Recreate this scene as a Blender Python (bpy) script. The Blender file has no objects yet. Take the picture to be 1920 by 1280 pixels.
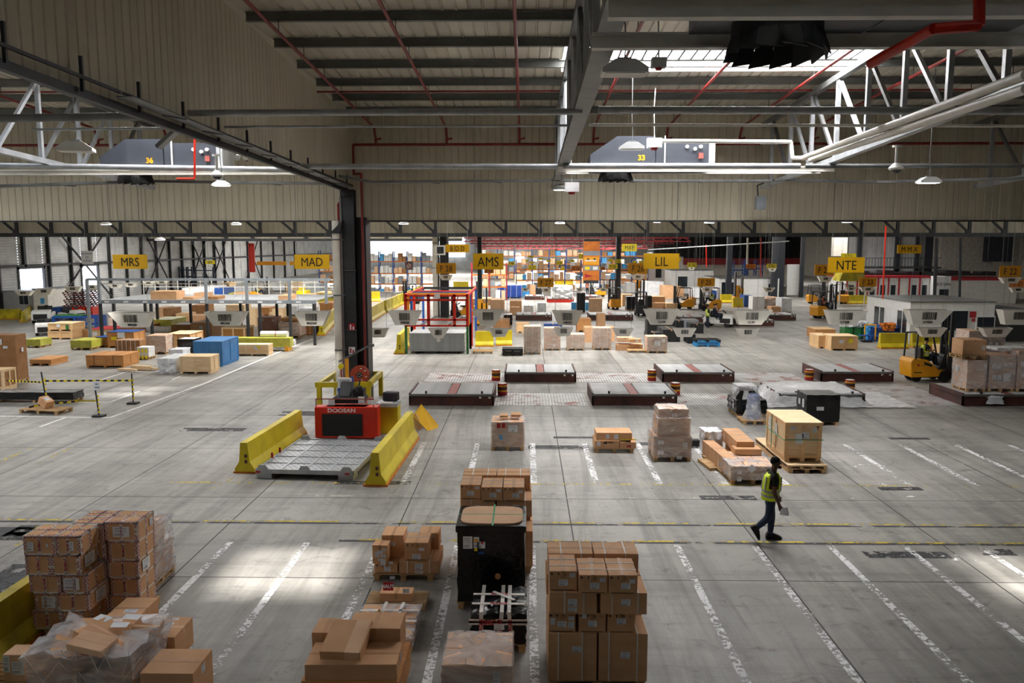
import bpy, math, random
from mathutils import Vector, Matrix
R = random.Random(11)
sc = bpy.context.scene
COL = sc.collection
rad = math.radians
CH = 6.3                                   # camera height above the floor
# ---------------------------------------------------------------- camera
cd = bpy.data.cameras.new('camera'); cam = bpy.data.objects.new('camera', cd); COL.objects.link(cam)
cd.lens = 28; cd.sensor_width = 36; cd.clip_end = 600
cam.location = (0, 0, CH)
cam.rotation_euler = (rad(90 - 6.87), 0, rad(0.96))
sc.camera = cam
CM = cam.rotation_euler.to_matrix(); FP = 28 / 36 * 1920
def ray(px, py): return CM @ Vector(((px - 960) / FP, -(py - 640) / FP, -1))
def W(px, py, z=0.0):                       # point of a level plane seen at a photo pixel
    d = ray(px, py); t = (z - CH) / d.z; return (d.x * t, d.y * t)
def WY(px, py, Y):                          # x and height at distance Y
    d = ray(px, py); t = Y / d.y; return (d.x * t, CH + d.z * t)
def lin(h):
    h = h.lstrip('#'); o = []
    for i in (0, 2, 4):
        c = int(h[i:i+2], 16) / 255; o.append(c / 12.92 if c <= .04045 else ((c + .055) / 1.055) ** 2.4)
    return (*o, 1)
# ---------------------------------------------------------------- view, world, daylight
sc.view_settings.view_transform = 'Standard'; sc.view_settings.look = 'None'
sc.view_settings.gamma = 1; sc.view_settings.exposure = 1.05; sc.view_settings.use_curve_mapping = False
wd = bpy.data.worlds.new('sky'); sc.world = wd; wd.use_nodes = True
bg = wd.node_tree.nodes['Background']; bg.inputs[0].default_value = (.75, .85, 1, 1); bg.inputs[1].default_value = 2.2
sl = bpy.data.lights.new('sun', 'SUN'); sun = bpy.data.objects.new('sun', sl); COL.objects.link(sun)
SX, SY = 0.12, 0.8                          # sun ray drift per metre of drop
sun.rotation_euler = Vector((-SX, -SY, 1)).to_track_quat('Z', 'Y').to_euler()
sun.location = (0, -20, 30); sl.energy = 6.5; sl.angle = rad(3.2); sl.color = (1, .96, .9)
def area(x, y, z, sx, sy, power, col=(1, .985, .96)):
    l = bpy.data.lights.new('rooflight_and_fill', 'AREA'); l.shape = 'RECTANGLE'; l.size = sx; l.size_y = sy
    l.energy = power; l.color = col
    o = bpy.data.objects.new('rooflight_and_fill', l); COL.objects.link(o); o.location = (x, y, z)
    return o
# near hall: strips of rooflight; last two are unseen fill added behind the camera
for (x, y, sx, p) in ((-24, 24.4, 9, 750), (-11.5, 24.4, 6, 550), (5.4, 24.45, 9.6, 1150), (22, 24.4, 8, 90),
                      (-20, 9, 10, 800), (-3, 7.5, 11, 850), (9, 7.5, 10, 620), (22, 9, 8, 110), (-8, -6, 12, 5000), (6, -6, 12, 4700)):
    area(x, y, 11.62 + .04 * (33 - y), sx, 2.3, p)
for (x, y, sx, p) in ((-34, 50, 14, 900), (-14, 48, 14, 1300), (4, 47, 14, 1350), (20, 50, 12, 330), (38, 56, 10, 150),
                      (-34, 88, 16, 1800), (-12, 88, 16, 2200), (8, 88, 16, 2400), (34, 88, 14, 900),
                      (-25, 132, 24, 5500), (8, 132, 24, 6500), (40, 132, 12, 1100), (-5, 172, 50, 9000)):
    area(x, y, 10.2, sx, 5, p)  # far hall: added lamps out of view under the closed roof
# ---------------------------------------------------------------- materials
M = {}
def mat(n, c, c2=None, s=4.0, rough=.6, metal=0.0, st=(1, 1, 1), rnd=0.0, bump=0.0, det=4, emit=None, coord='Object', spec=None, bs=None):
    m = bpy.data.materials.new(n); m.use_nodes = True; nt = m.node_tree; b = nt.nodes['Principled BSDF']; L = nt.links.new
    b.inputs['Roughness'].default_value = rough; b.inputs['Metallic'].default_value = metal
    if spec is not None: b.inputs['Specular IOR Level'].default_value = spec
    if emit: b.inputs['Emission Color'].default_value = lin(c); b.inputs['Emission Strength'].default_value = emit
    tc = nt.nodes.new('ShaderNodeTexCoord'); mp = nt.nodes.new('ShaderNodeMapping'); mp.inputs['Scale'].default_value = st
    L(tc.outputs[coord], mp.inputs[0])
    no = nt.nodes.new('ShaderNodeTexNoise'); no.inputs['Scale'].default_value = s; no.inputs['Detail'].default_value = det
    L(mp.outputs[0], no.inputs['Vector'])
    cr = nt.nodes.new('ShaderNodeValToRGB'); e = cr.color_ramp.elements
    e[0].position = .35; e[1].position = .65
    a = lin(c); bb = lin(c2) if c2 else tuple(v * .86 for v in a[:3]) + (1,)
    e[0].color = bb; e[1].color = a
    L(no.outputs[0], cr.inputs[0]); out = cr.outputs[0]
    if rnd:
        oi = nt.nodes.new('ShaderNodeObjectInfo'); hs = nt.nodes.new('ShaderNodeHueSaturation')
        mr = nt.nodes.new('ShaderNodeMapRange'); mr.inputs[3].default_value = 1 - rnd; mr.inputs[4].default_value = 1 + rnd
        L(oi.outputs['Random'], mr.inputs[0]); L(mr.outputs[0], hs.inputs['Value']); L(out, hs.inputs['Color']); out = hs.outputs[0]
    L(out, b.inputs['Base Color'])
    if bump:
        bp = nt.nodes.new('ShaderNodeBump'); bp.inputs['Strength'].default_value = bump; bp.inputs['Distance'].default_value = .02
        src = no
        if bs:
            src = nt.nodes.new('ShaderNodeTexNoise'); src.inputs['Scale'].default_value = bs; src.inputs['Detail'].default_value = 5
            src.inputs['Distortion'].default_value = 1.5; L(mp.outputs[0], src.inputs['Vector'])
        L(src.outputs[0], bp.inputs['Height']); L(bp.outputs[0], b.inputs['Normal'])
    M[n] = m; return m
mat('clad', '#cfc7b1', '#c3bba5', 1.2, .55, st=(1, 1, .25), spec=.3)
mat('roofclad', '#cfc8b7', '#bfb8a8', .9, .6, st=(1, .3, 1), spec=.2)
mat('farclad', '#b6b6b4', '#9fa09f', .7, .6)
mat('purlin', '#767874', '#666864', 2, .6)
mat('darksteel', '#37393c', '#2c2e31', 2, .5, .2)
mat('black', '#17181a', '#101113', 3, .6)
mat('blue_black', '#23272f', '#1c2027', 3, .5)
mat('galv', '#b9bdc0', '#a2a6a9', 3, .4, .3, st=(1, 1, .4))
mat('galvdk', '#7d7f7e', '#6a6c6b', 2, .45, .3)
mat('cream', '#ebe8df', '#dedbd2', 3, .5)
mat('white', '#e6e6e4', '#dcdcda', 3, .5)
mat('paper', '#e9ebee', '#dfe2e8', 9, .6)
mat('sprink', '#8a2320', '#73201d', 3, .45)
mat('red', '#d3280e', '#c4240c', 2, .4)
mat('rackred', '#9c2a2c', '#86262a', 2, .5)
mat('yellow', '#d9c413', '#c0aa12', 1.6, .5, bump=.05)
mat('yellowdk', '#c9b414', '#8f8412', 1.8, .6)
mat('signyel', '#f3bd14', '#efb810', 2, .5)
mat('signora', '#eda51a', '#dd9a18', 2, .5)
mat('lemon', '#f2dc20', '#ecd51c', 2, .5)
mat('truck', '#e8a117', '#dd9712', 3, .4)
mat('orange', '#d77a1d', '#b9651b', 3, .6)
mat('green', '#2f7a3f', '#276a35', 3, .5)
mat('blue', '#1f4f9c', '#1b4488', 3, .5)
mat('crateblue', '#3579b4', '#2c6ba4', 2.5, .5, bump=.1)
mat('skyblue', '#4aa5e0', '#3a95d2', 3, .5)
mat('card', '#dbae84', '#d1a278', 2.5, .75, rnd=.09, st=(1, 1, 3), spec=.2)
mat('cardpale', '#e6c09c', '#dcb390', 2.5, .75, rnd=.08, spec=.2)
mat('carddk', '#a77b54', '#99704a', 2.5, .8, rnd=.12, spec=.2)
mat('tape', '#c39566', '#b88b5d', 6, .55)
mat('strap', '#e6e2da', '#dcd8d0', 9, .5)
mat('greenstrap', '#4fae7a', '#45a06f', 9, .5)
mat('wood', '#eec898', '#e0b785', 3.2, .7, st=(.6, 6, 6), rnd=.08, spec=.2)
mat('woodor', '#cd9660', '#bb834f', 3.2, .7, st=(.6, 6, 6), rnd=.08, spec=.2)
mat('ply', '#f2d6ae', '#e6c699', 3, .7, st=(.5, 4, 4), rnd=.05, spec=.2)
mat('palletwood', '#cba97c', '#b08f66', 3, .8, st=(1, 5, 5), rnd=.12, spec=.2)
mat('pinkbd', '#c79a86', '#b78a77', 2.4, .7)
mat('limewrap', '#c5c451', '#a9a83f', 3, .4, bump=.4, bs=5)
mat('blackwrap', '#0d0e10', '#08090a', 3, .26, bump=.7, bs=4.5)
mat('bluewrap', '#2a5ba6', '#234f94', 3, .3, bump=.6, bs=5)
mat('whitewrap', '#eceef1', '#d9dce1', 2.5, .3, bump=.6, bs=3.5)
mat('brown', '#5d3229', '#3c2622', 1.7, .6)
mat('roller', '#e2e4e6', '#cdd0d2', 3, .35, .15)
mat('redstrip', '#a8564c', '#8f473f', 5, .6)
mat('rubber', '#1b1b1c', '#131314', 5, .8)
mat('glassdk', '#2a3138', '#222a31', 2, .12)
mat('reel', '#b24a32', '#a2432d', 3, .5)
mat('skin', '#5a3827', '#4f3122', 8, .55)
mat('skinlt', '#b98568', '#a9785c', 8, .55)
mat('hair', '#0d0b0a', '#080706', 30, .9, bump=.3, bs=60)
mat('denim', '#2f3d57', '#222d42', 7, .85, bump=.15, bs=14)
mat('shirt', '#0c0d10', '#08090b', 7, .85)
mat('navy', '#1d2738', '#17202f', 7, .85)
mat('hivis', '#e2f72c', '#d2e824', 6, .7, bump=.15, bs=10)
mat('hiora', '#e8612a', '#d85722', 6, .7)
mat('reflect', '#a9aaa4', '#9b9c97', 6, .4)
mat('boots', '#0b0b0c', '#070708', 6, .6)
mat('tub', '#e9e5da', '#dedacd', 2.5, .5)
mat('heater', '#3f434b', '#393d45', 2, .45)
mat('mark', '#2b1c12', '#241810', 9, .8)
mat('redmark', '#b3202c', '#a41c27', 9, .6)
mat('lamp', '#e9ebea', '#dfe1e0', 3, .4)
mat('lampglow', '#f4f6ff', emit=1.6)
mat('osb', '#b98544', '#9a6c34', 22, .7)
mat('block', '#a5a096', '#8e897f', 3, .8)
mat('pavement', '#8a8b8c', '#7a7b7c', 3, .8)
mat('outside_glow', '#eef2fa', '#b8c3d8', .9, .6, emit=2.2)
mat('skylit', '#f0efff', emit=4.0)
mat('wallglow', '#e9eef6', '#cfd6e2', .3, .6, emit=.9)
mat('tarp', '#23489a', '#1c3c86', 3, .35, bump=.5, bs=4)
mat('bulkgrey', '#8d949b', '#7c838a', 3, .5)
def alpha_mat(n, col, fac, rough, bs, bump, streak=.5):     # clear stretch film
    m = bpy.data.materials.new(n); m.use_nodes = True; nt = m.node_tree; L = nt.links.new
    b = nt.nodes['Principled BSDF']; b.inputs['Base Color'].default_value = lin(col); b.inputs['Roughness'].default_value = rough
    tc = nt.nodes.new('ShaderNodeTexCoord'); no = nt.nodes.new('ShaderNodeTexNoise'); no.inputs['Scale'].default_value = bs
    no.inputs['Detail'].default_value = 5; no.inputs['Distortion'].default_value = 2.2; mp = nt.nodes.new('ShaderNodeMapping')
    mp.inputs['Scale'].default_value = (1, 1, 2.6); L(tc.outputs['Object'], mp.inputs[0]); L(mp.outputs[0], no.inputs['Vector'])
    bp = nt.nodes.new('ShaderNodeBump'); bp.inputs['Strength'].default_value = bump; bp.inputs['Distance'].default_value = .03
    L(no.outputs[0], bp.inputs['Height']); L(bp.outputs[0], b.inputs['Normal'])
    tr = nt.nodes.new('ShaderNodeBsdfTransparent'); mx = nt.nodes.new('ShaderNodeMixShader')
    mr = nt.nodes.new('ShaderNodeMapRange'); mr.inputs[1].default_value = .42; mr.inputs[2].default_value = .72
    mr.inputs[3].default_value = fac; mr.inputs[4].default_value = min(1, fac + streak); L(no.outputs[0], mr.inputs[0])
    L(mr.outputs[0], mx.inputs[0]); L(tr.outputs[0], mx.inputs[1]); L(b.outputs[0], mx.inputs[2])
    L(mx.outputs[0], nt.nodes['Material Output'].inputs[0]); M[n] = m
mat('decking', '#d9dad9', '#b9bbbc', 1.2, .5)
alpha_mat('film', '#eef0f3', .3, .22, 1.3, .45, .3)
alpha_mat('filmthick', '#e9ebef', .3, .2, 1.5, .55, .42)
alpha_mat('filmwhite', '#f4f5f7', .72, .25, 1.6, .6, .27)
alpha_mat('glass', '#56656c', .35, .06, .4, 0, .1)
alpha_mat('mesh', '#9aa0a4', .12, .5, .4, 0, .05)
def paint(n, col, lo, hi, s=9):              # worn floor paint: pigment left in flakes over the concrete
    m = bpy.data.materials.new(n); m.use_nodes = True; nt = m.node_tree; L = nt.links.new
    b = nt.nodes['Principled BSDF']; b.inputs['Base Color'].default_value = lin(col); b.inputs['Roughness'].default_value = .7
    tc = nt.nodes.new('ShaderNodeTexCoord'); no = nt.nodes.new('ShaderNodeTexNoise'); no.inputs['Scale'].default_value = s
    no.inputs['Detail'].default_value = 8; no.inputs['Roughness'].default_value = .7; L(tc.outputs['Object'], no.inputs['Vector'])
    n2 = nt.nodes.new('ShaderNodeTexNoise'); n2.inputs['Scale'].default_value = .9; L(tc.outputs['Object'], n2.inputs['Vector'])
    ad = nt.nodes.new('ShaderNodeMath'); ad.operation = 'ADD'; L(no.outputs[0], ad.inputs[0])
    ml = nt.nodes.new('ShaderNodeMath'); ml.operation = 'MULTIPLY_ADD'; L(n2.outputs[0], ml.inputs[0]); ml.inputs[1].default_value = .5; ml.inputs[2].default_value = -.25
    L(ml.outputs[0], ad.inputs[1])
    mr = nt.nodes.new('ShaderNodeMapRange'); mr.inputs[1].default_value = lo; mr.inputs[2].default_value = hi; L(ad.outputs[0], mr.inputs[0])
    tr = nt.nodes.new('ShaderNodeBsdfTransparent'); mx = nt.nodes.new('ShaderNodeMixShader')
    L(mr.outputs[0], mx.inputs[0]); L(tr.outputs[0], mx.inputs[1]); L(b.outputs[0], mx.inputs[2])
    L(mx.outputs[0], nt.nodes['Material Output'].inputs[0]); M[n] = m
paint('p_white', '#eceded', .43, .54, 10)
paint('p_solid', '#e6e7e4', .30, .42, 6)
paint('p_yellow', '#d8bd35', .47, .56, 7)
paint('p_faint', '#c9c6b8', .5, .62, 5)
paint('p_flake', '#eceeef', .55, .62, 5)
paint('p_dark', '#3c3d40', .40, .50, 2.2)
paint('p_joint', '#3d3c3a', .30, .45, 2)
paint('p_plate', '#efefee', .22, .8, .9)
paint('p_redscuff', '#c8604a', .52, .75, 1.4)
def concrete():
    m = bpy.data.materials.new('concrete'); m.use_nodes = True; nt = m.node_tree; L = nt.links.new; N = nt.nodes.new
    b = nt.nodes['Principled BSDF']; b.inputs['Roughness'].default_value = .42; b.inputs['Specular IOR Level'].default_value = .3
    tc = N('ShaderNodeTexCoord')
    def noise(s, st, det=6, rg=.6, rz=0, ds=0):
        mp = N('ShaderNodeMapping'); mp.inputs['Scale'].default_value = st; mp.inputs['Rotation'].default_value = (0, 0, rz); L(tc.outputs['Object'], mp.inputs[0])
        n = N('ShaderNodeTexNoise'); n.inputs['Scale'].default_value = s; n.inputs['Detail'].default_value = det
        n.inputs['Roughness'].default_value = rg; n.inputs['Distortion'].default_value = ds; L(mp.outputs[0], n.inputs['Vector']); return n.outputs[0]
    def ramp(src, p0, p1, c0, c1):
        r = N('ShaderNodeValToRGB'); e = r.color_ramp.elements; e[0].position = p0; e[1].position = p1; e[0].color = c0; e[1].color = c1; L(src, r.inputs[0]); return r.outputs[0]
    def mul(a, c, f=1.0):
        x = N('ShaderNodeMix'); x.data_type = 'RGBA'; x.blend_type = 'MULTIPLY'; x.inputs[0].default_value = f; L(a, x.inputs[6]); L(c, x.inputs[7]); return x.outputs[2]
    g = lambda v: (v, v, v, 1)
    base = ramp(noise(.35, (1, 1, 1), 8, .62, 0, .6), .3, .7, lin('#8d8b86'), lin('#b1aea7'))
    base = mul(base, ramp(noise(.5, (3.2, .22, 1), 7, .7, rad(6), .8), .36, .56, g(.66), g(1)))      # lengthwise traffic streaks
    base = mul(base, ramp(noise(.6, (.25, 3.0, 1), 7, .7, rad(-14), .5), .33, .52, g(.8), g(1)))       # crosswise tyre marks
    base = mul(base, ramp(noise(1.6, (1, 1.4, 1), 8, .75, 0, 1), .32, .45, g(.58), g(1)))              # dark oil blotches
    base = mul(base, ramp(noise(14, (1, 1, 1), 6, .8), .25, .45, g(.8), g(1)))
    L(base, b.inputs['Base Color'])
    rr = N('ShaderNodeMapRange'); rr.inputs[3].default_value = .32; rr.inputs[4].default_value = .62; L(noise(.8, (1, 1, 1)), rr.inputs[0]); L(rr.outputs[0], b.inputs['Roughness'])
    bp = N('ShaderNodeBump'); bp.inputs['Strength'].default_value = .08; bp.inputs['Distance'].default_value = .01; L(noise(9, (1, 1, 1)), bp.inputs['Height']); L(bp.outputs[0], b.inputs['Normal'])
    M['concrete'] = m
concrete()
def glazing():                                # ribbed clear rooflight sheet: part clear, part milky
    m = bpy.data.materials.new('rooflight'); m.use_nodes = True; nt = m.node_tree; L = nt.links.new; N = nt.nodes.new
    tr = N('ShaderNodeBsdfTransparent'); tl = N('ShaderNodeBsdfTranslucent'); mx = N('ShaderNodeMixShader'); mx.inputs[0].default_value = .35
    tl.inputs[0].default_value = (.95, .95, 1, 1); tr.inputs[0].default_value = (.96, .96, 1, 1)
    L(tr.outputs[0], mx.inputs[1]); L(tl.outputs[0], mx.inputs[2]); L(mx.outputs[0], nt.nodes['Material Output'].inputs[0]); M['rooflight'] = m
glazing()
# ---------------------------------------------------------------- mesh helpers
class MB:
    def __init__(s): s.v = []; s.f = []; s.m = []
    def add(s, vs, fs, m=0):
        o = len(s.v); s.v += [tuple(v) for v in vs]; s.f += [tuple(i + o for i in f) for f in fs]; s.m += [m] * len(fs); return s
    def box(s, x0, x1, y0, y1, z0, z1, m=0):
        return s.add([(x0,y0,z0),(x1,y0,z0),(x1,y1,z0),(x0,y1,z0),(x0,y0,z1),(x1,y0,z1),(x1,y1,z1),(x0,y1,z1)],
                     [(3,2,1,0),(4,5,6,7),(0,1,5,4),(1,2,6,5),(2,3,7,6),(3,0,4,7)], m)
    def cb(s, cx, cy, z0, w, d, h, m=0): return s.box(cx-w/2, cx+w/2, cy-d/2, cy+d/2, z0, z0+h, m)
    def bar(s, p, q, w, h=None, m=0, up=(0,0,1)):
        p = Vector(p); q = Vector(q); h = h or w; a = (q-p).normalized(); u = Vector(up)
        if abs(a.dot(u)) > .98: u = Vector((0, 1, 0))
        r = a.cross(u).normalized(); u = r.cross(a).normalized(); r *= w/2; u *= h/2
        return s.add([p-r-u,p+r-u,p+r+u,p-r+u,q-r-u,q+r-u,q+r+u,q-r+u], [(0,1,2,3),(7,6,5,4),(0,4,5,1),(1,5,6,2),(2,6,7,3),(3,7,4,0)], m)
    def cyl(s, p, q, r, n=12, r2=None, m=0, cap=True):
        p = Vector(p); q = Vector(q); r2 = r if r2 is None else r2; a = (q-p).normalized()
        u = Vector((0,0,1)) if abs(a.z) < .9 else Vector((1,0,0)); e = a.cross(u).normalized(); f = a.cross(e)
        vs = []; 
        for k in range(n):
            t = 2*math.pi*k/n; d = e*math.cos(t)+f*math.sin(t); vs += [p+d*r, q+d*r2]
        fs = [(2*k, 2*((k+1)%n), 2*((k+1)%n)+1, 2*k+1) for k in range(n)]
        if cap: fs += [tuple(2*k for k in range(n))[::-1], tuple(2*k+1 for k in range(n))]
        return s.add(vs, fs, m)
    def tube(s, pts, r, n=8, m=0):
        for a, b in zip(pts[:-1], pts[1:]): s.cyl(a, b, r, n, m=m)
        return s
    def prism(s, prof, a0, a1, axis='y', m=0):   # profile (u,v) swept along an axis
        n = len(prof); f = {'y': lambda u, v, a: (u, a, v), 'x': lambda u, v, a: (a, u, v), 'z': lambda u, v, a: (u, v, a)}[axis]
        vs = [f(u, v, a0) for u, v in prof] + [f(u, v, a1) for u, v in prof]
        return s.add(vs, [(k, (k+1)%n, n+(k+1)%n, n+k) for k in range(n)] + [tuple(range(n))[::-1], tuple(range(n, 2*n))], m)
    def quad(s, a, b, c, d, m=0): return s.add([a, b, c, d], [(0,1,2,3)], m)
    def ring(s, pts, hw, z, m=0):             # flat strip on the floor through points
        for (x0,y0),(x1,y1) in zip(pts[:-1], pts[1:]):
            dx, dy = x1-x0, y1-y0; l = math.hypot(dx, dy); nx, ny = -dy/l*hw, dx/l*hw
            s.quad((x0-nx,y0-ny,z),(x1-nx,y1-ny,z),(x1+nx,y1+ny,z),(x0+nx,y0+ny,z), m)
        return s
    def build(s, name, mats, parent=None, loc=(0,0,0), rz=0, smooth=False, bevel=0, label=None):
        me = bpy.data.meshes.new(name); me.from_pydata(s.v, [], s.f); me.update()
        for mm in (mats if isinstance(mats, (list, tuple)) else [mats]): me.materials.append(M[mm])
        if len(me.materials) > 1: me.polygons.foreach_set('material_index', s.m)
        if smooth:
            me.polygons.foreach_set('use_smooth', [True]*len(s.f)); me.set_sharp_from_angle(angle=rad(40))
        o = bpy.data.objects.new(name, me); COL.objects.link(o); o.location = loc; o.rotation_euler = (0, 0, rz)
        if parent: o.parent = parent; KIDS.setdefault(parent.name, []).append(o)
        if bevel:
            b = o.modifiers.new('bevel', 'BEVEL'); b.width = bevel; b.segments = 2; b.limit_method = 'ANGLE'
        if label: o['label'] = label
        return o
KIDS = {}
def tag(o, label, cat, group=None, kind=None):
    if label: o['label'] = label
    if cat: o['category'] = cat
    if group: o['group'] = group
    if kind: o['kind'] = kind
    return o
def thing(name, label, cat, loc=(0,0,0), rz=0, group=None):
    o = bpy.data.objects.new(name, None); COL.objects.link(o); o.location = loc; o.rotation_euler = (0, 0, rz); o.empty_display_size = .2
    return tag(o, label, cat, group)
def struct(mb, name, mats, **k):
    o = mb.build(name, mats, **k); o['kind'] = 'structure'; return o
def dup(root, loc, rz=0, label=None, group=None, parent=None, scale=None):
    c = root.copy(); COL.objects.link(c); c.location = loc; c.rotation_euler = (0, 0, rz)
    if scale: c.scale = scale
    if label: c['label'] = label
    if group: c['group'] = group
    if parent: c.parent = parent
    def rec(a, b):
        for ch in KIDS.get(a.name, []):
            d = ch.copy(); COL.objects.link(d); d.parent = b; KIDS.setdefault(b.name, []).append(d); rec(ch, d)
    rec(root, c); return c
TXT = {}
def text_mesh(s, h, depth=.004, xs=1.0, bold=0.0):
    k = (s, h, depth, xs, bold)
    if k in TXT: return TXT[k]
    cu = bpy.data.curves.new('lettering', 'FONT'); cu.body = s; cu.size = h * 1.37; cu.extrude = depth; cu.offset = bold
    cu.align_x = 'CENTER'; cu.resolution_u = 3
    o = bpy.data.objects.new('lettering', cu); COL.objects.link(o)
    dg = bpy.context.evaluated_depsgraph_get(); me = bpy.data.meshes.new_from_object(o.evaluated_get(dg))
    COL.objects.unlink(o); bpy.data.objects.remove(o)
    for v in me.vertices: v.co.x *= xs
    TXT[k] = me; return me
def text(s, h, parent, loc, m='black', rot=(90, 0, 0), xs=1.0, bold=0.0, name='lettering'):
    me = text_mesh(s, h, .004, xs, bold).copy(); me.materials.clear(); me.materials.append(M[m])
    o = bpy.data.objects.new(name, me); COL.objects.link(o); o.location = loc; o.rotation_euler = tuple(rad(a) for a in rot)
    if parent: o.parent = parent; KIDS.setdefault(parent.name, []).append(o)
    return o
# ================================================================ THE SETTING
def zroof(y): return 11.52 + .04 * (33 - y)
XL, XR = -48, 46
# ---- floor with its joints, worn paint and steel plates
fl = MB(); fl.box(XL-2, XR+14, -12, 215, -.3, 0, 0)
FM = ['concrete', 'p_joint', 'p_white', 'p_yellow', 'p_faint', 'p_dark', 'p_plate', 'p_solid', 'p_redscuff', 'galvdk', 'decking', 'p_flake']
for k in range(-11, 12):
    x = 1.05 + 3.9 * k; fl.ring([(x, -10), (x, 120)], .014, .002, 1)
for k in range(-1, 22):
    y = 4.8 + 4.85 * k; fl.ring([(XL, y), (XR, y)], .014, .002, 1)
for x in (-3.25, -1.52, .24, 1.9, 3.6, 5.35, 6.95, 10.2, 11.95, 13.7, 15.4):
    fl.ring([(x, 20.65), (x, 25.0)], .085, .004, 2)
for x in (-6.3, -4.65, -3.05, -1.42, .15, 3.22, 4.86, 6.45, 8.02, 9.6, 11.2):
    fl.ring([(x, 8.5), (x, 16.3)], .07, .004, 2)
fl.ring([(-9.5, 20.6), (22, 20.6)], .04, .004, 3); fl.ring([(-24, 17.62), (22, 17.62)], .04, .004, 3)
fl.ring([(-3.6, 16.5), (22, 16.5)], .045, .004, 3); fl.ring([(-24, 17.5), (22, 17.5)], .05, .003, 5); fl.ring([(-4, 16.42), (22, 16.42)], .06, .003, 5)
fl.ring([(-6, 19.5), (22, 19.5)], .03, .004, 4)
def fline(pix, hw, m, z=.004): fl.ring([W(*p) for p in pix], hw, z, m)
fline([(205, 783), (385, 718), (528, 658), (620, 622)], .07, 7)
fline([(0, 780), (205, 783)], .06, 7); fline([(75, 800), (122, 783)], .06, 7); fline([(145, 754), (205, 754), (262, 733)], .05, 7)
fline([(190, 712), (240, 696), (300, 696)], .05, 7); fline([(322, 712), (350, 700)], .05, 7); fline([(140, 733), (330, 733)], .05, 4)
fline([(0, 866), (60, 838)], .05, 3); fline([(68, 870), (135, 838)], .05, 3); fline([(0, 1012), (18, 1012)], .06, 3)
fline([(32, 1022), (75, 986)], .06, 3); fline([(90, 830), (300, 758)], .05, 4); fline([(392, 918), (440, 895)], .05, 3)
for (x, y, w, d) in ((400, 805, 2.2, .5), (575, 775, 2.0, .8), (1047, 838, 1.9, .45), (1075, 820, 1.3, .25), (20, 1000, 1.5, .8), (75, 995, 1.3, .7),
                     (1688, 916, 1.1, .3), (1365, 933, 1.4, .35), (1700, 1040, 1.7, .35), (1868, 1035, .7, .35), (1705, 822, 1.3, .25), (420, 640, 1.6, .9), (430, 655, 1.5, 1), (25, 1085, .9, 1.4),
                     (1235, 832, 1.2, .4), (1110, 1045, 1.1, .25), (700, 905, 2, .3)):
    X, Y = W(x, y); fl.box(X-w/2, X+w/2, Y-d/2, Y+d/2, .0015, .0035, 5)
for (x, y, w, d) in ((1645, 908, .5, .3), (1730, 930, 1.2, .12), (1570, 915, .35, .5), (1800, 1045, 1, .3), (1180, 1040, .5, .4), (1440, 868, .7, .15), (1630, 873, .9, .25)):
    X, Y = W(x, y); fl.box(X-w/2, X+w/2, Y-d/2, Y+d/2, .001, .0037, 11)
# light steel decking between the roller decks
def plate(xa, xb, y0, y1, x=True):
    X0 = W(xa, (y0+y1)/2)[0]; X1 = W(xb, (y0+y1)/2)[0]; Ya = W(xa, y1)[1]; Yb = W(xa, y0)[1]
    fl.quad((X0,Ya,.005),(X1,Ya,.005),(X1,Yb,.005),(X0,Yb,.005), 10); fl.quad((X0,Ya,.006),(X1,Ya,.006),(X1,Yb,.006),(X0,Yb,.006), 8)
    n = int((X1-X0)/.12)
    for k in range(n):
        xx = X0 + (k+.5)*(X1-X0)/n; fl.box(xx-.012, xx+.012, Ya, Yb, .004, .012, 9)
plate(925, 1098, 737, 760); plate(1270, 1380, 737, 760); plate(1590, 1760, 722, 760)
plate(800, 944, 699, 716); plate(1080, 1222, 699, 716); plate(1376, 1500, 699, 716)
struct(fl, 'floor', FM)
# ---- ribbed cladding: grooves stand back from the sheet, so they read from any side
def clad(mb, a0, a1, pos, zb, zt, axis='x', pitch=.3, gw=.035, dp=.03, m=0, m2=0, face=-1):
    n = int((a1-a0)/pitch); rows = []
    for k in range(n+1):
        a = a0 + k*pitch
        rows += [(a, 0), (a+pitch-gw*2, 0), (a+pitch-gw*1.4, dp), (a+pitch-gw*.6, dp)]
    def P(a, o, z): return (a, pos - face*o, z) if axis == 'x' else (pos - face*o, a, z)
    vs = []; fs = []
    for i, (a, o) in enumerate(rows): vs += [P(a, o, zb(a)), P(a, o, zt(a))]
    for i in range(len(rows)-1): fs.append((2*i, 2*i+2, 2*i+3, 2*i+1))
    mb.add(vs, fs, m)
    return mb
BW = 33.0; WB = 7.32
struct(clad(MB(), XL, XR, BW, lambda a: WB, lambda a: zroof(33)+.1), 'wall_back', 'clad')
wl = clad(MB(), -12, BW, -7.2, lambda a: 8.55 + .012*(33-a), lambda a: zroof(a)+.05, 'y', .3, .05, .016, face=1)
struct(wl, 'wall_center', 'clad')
tr = MB(); tr.bar((-7.2, -12, 8.5+.012*45), (-7.2, 32.9, 8.5), .12, .14); tr.bar((-7.05, -12, 8.72+.012*45), (-7.05, 32.9, 8.72), .05, .05)
for k in range(20):
    y = 32 - k*1.9; z = 8.5+.012*(33-y); tr.bar((-7.08, y, z), (-7.08, y, z+.55), .05)
struct(tr, 'trim_1', 'darksteel')
tr = MB(); tr.box(XL, XR, BW-.05, BW+.05, WB-.06, WB, 0); struct(tr, 'trim_2', 'darksteel')
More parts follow.
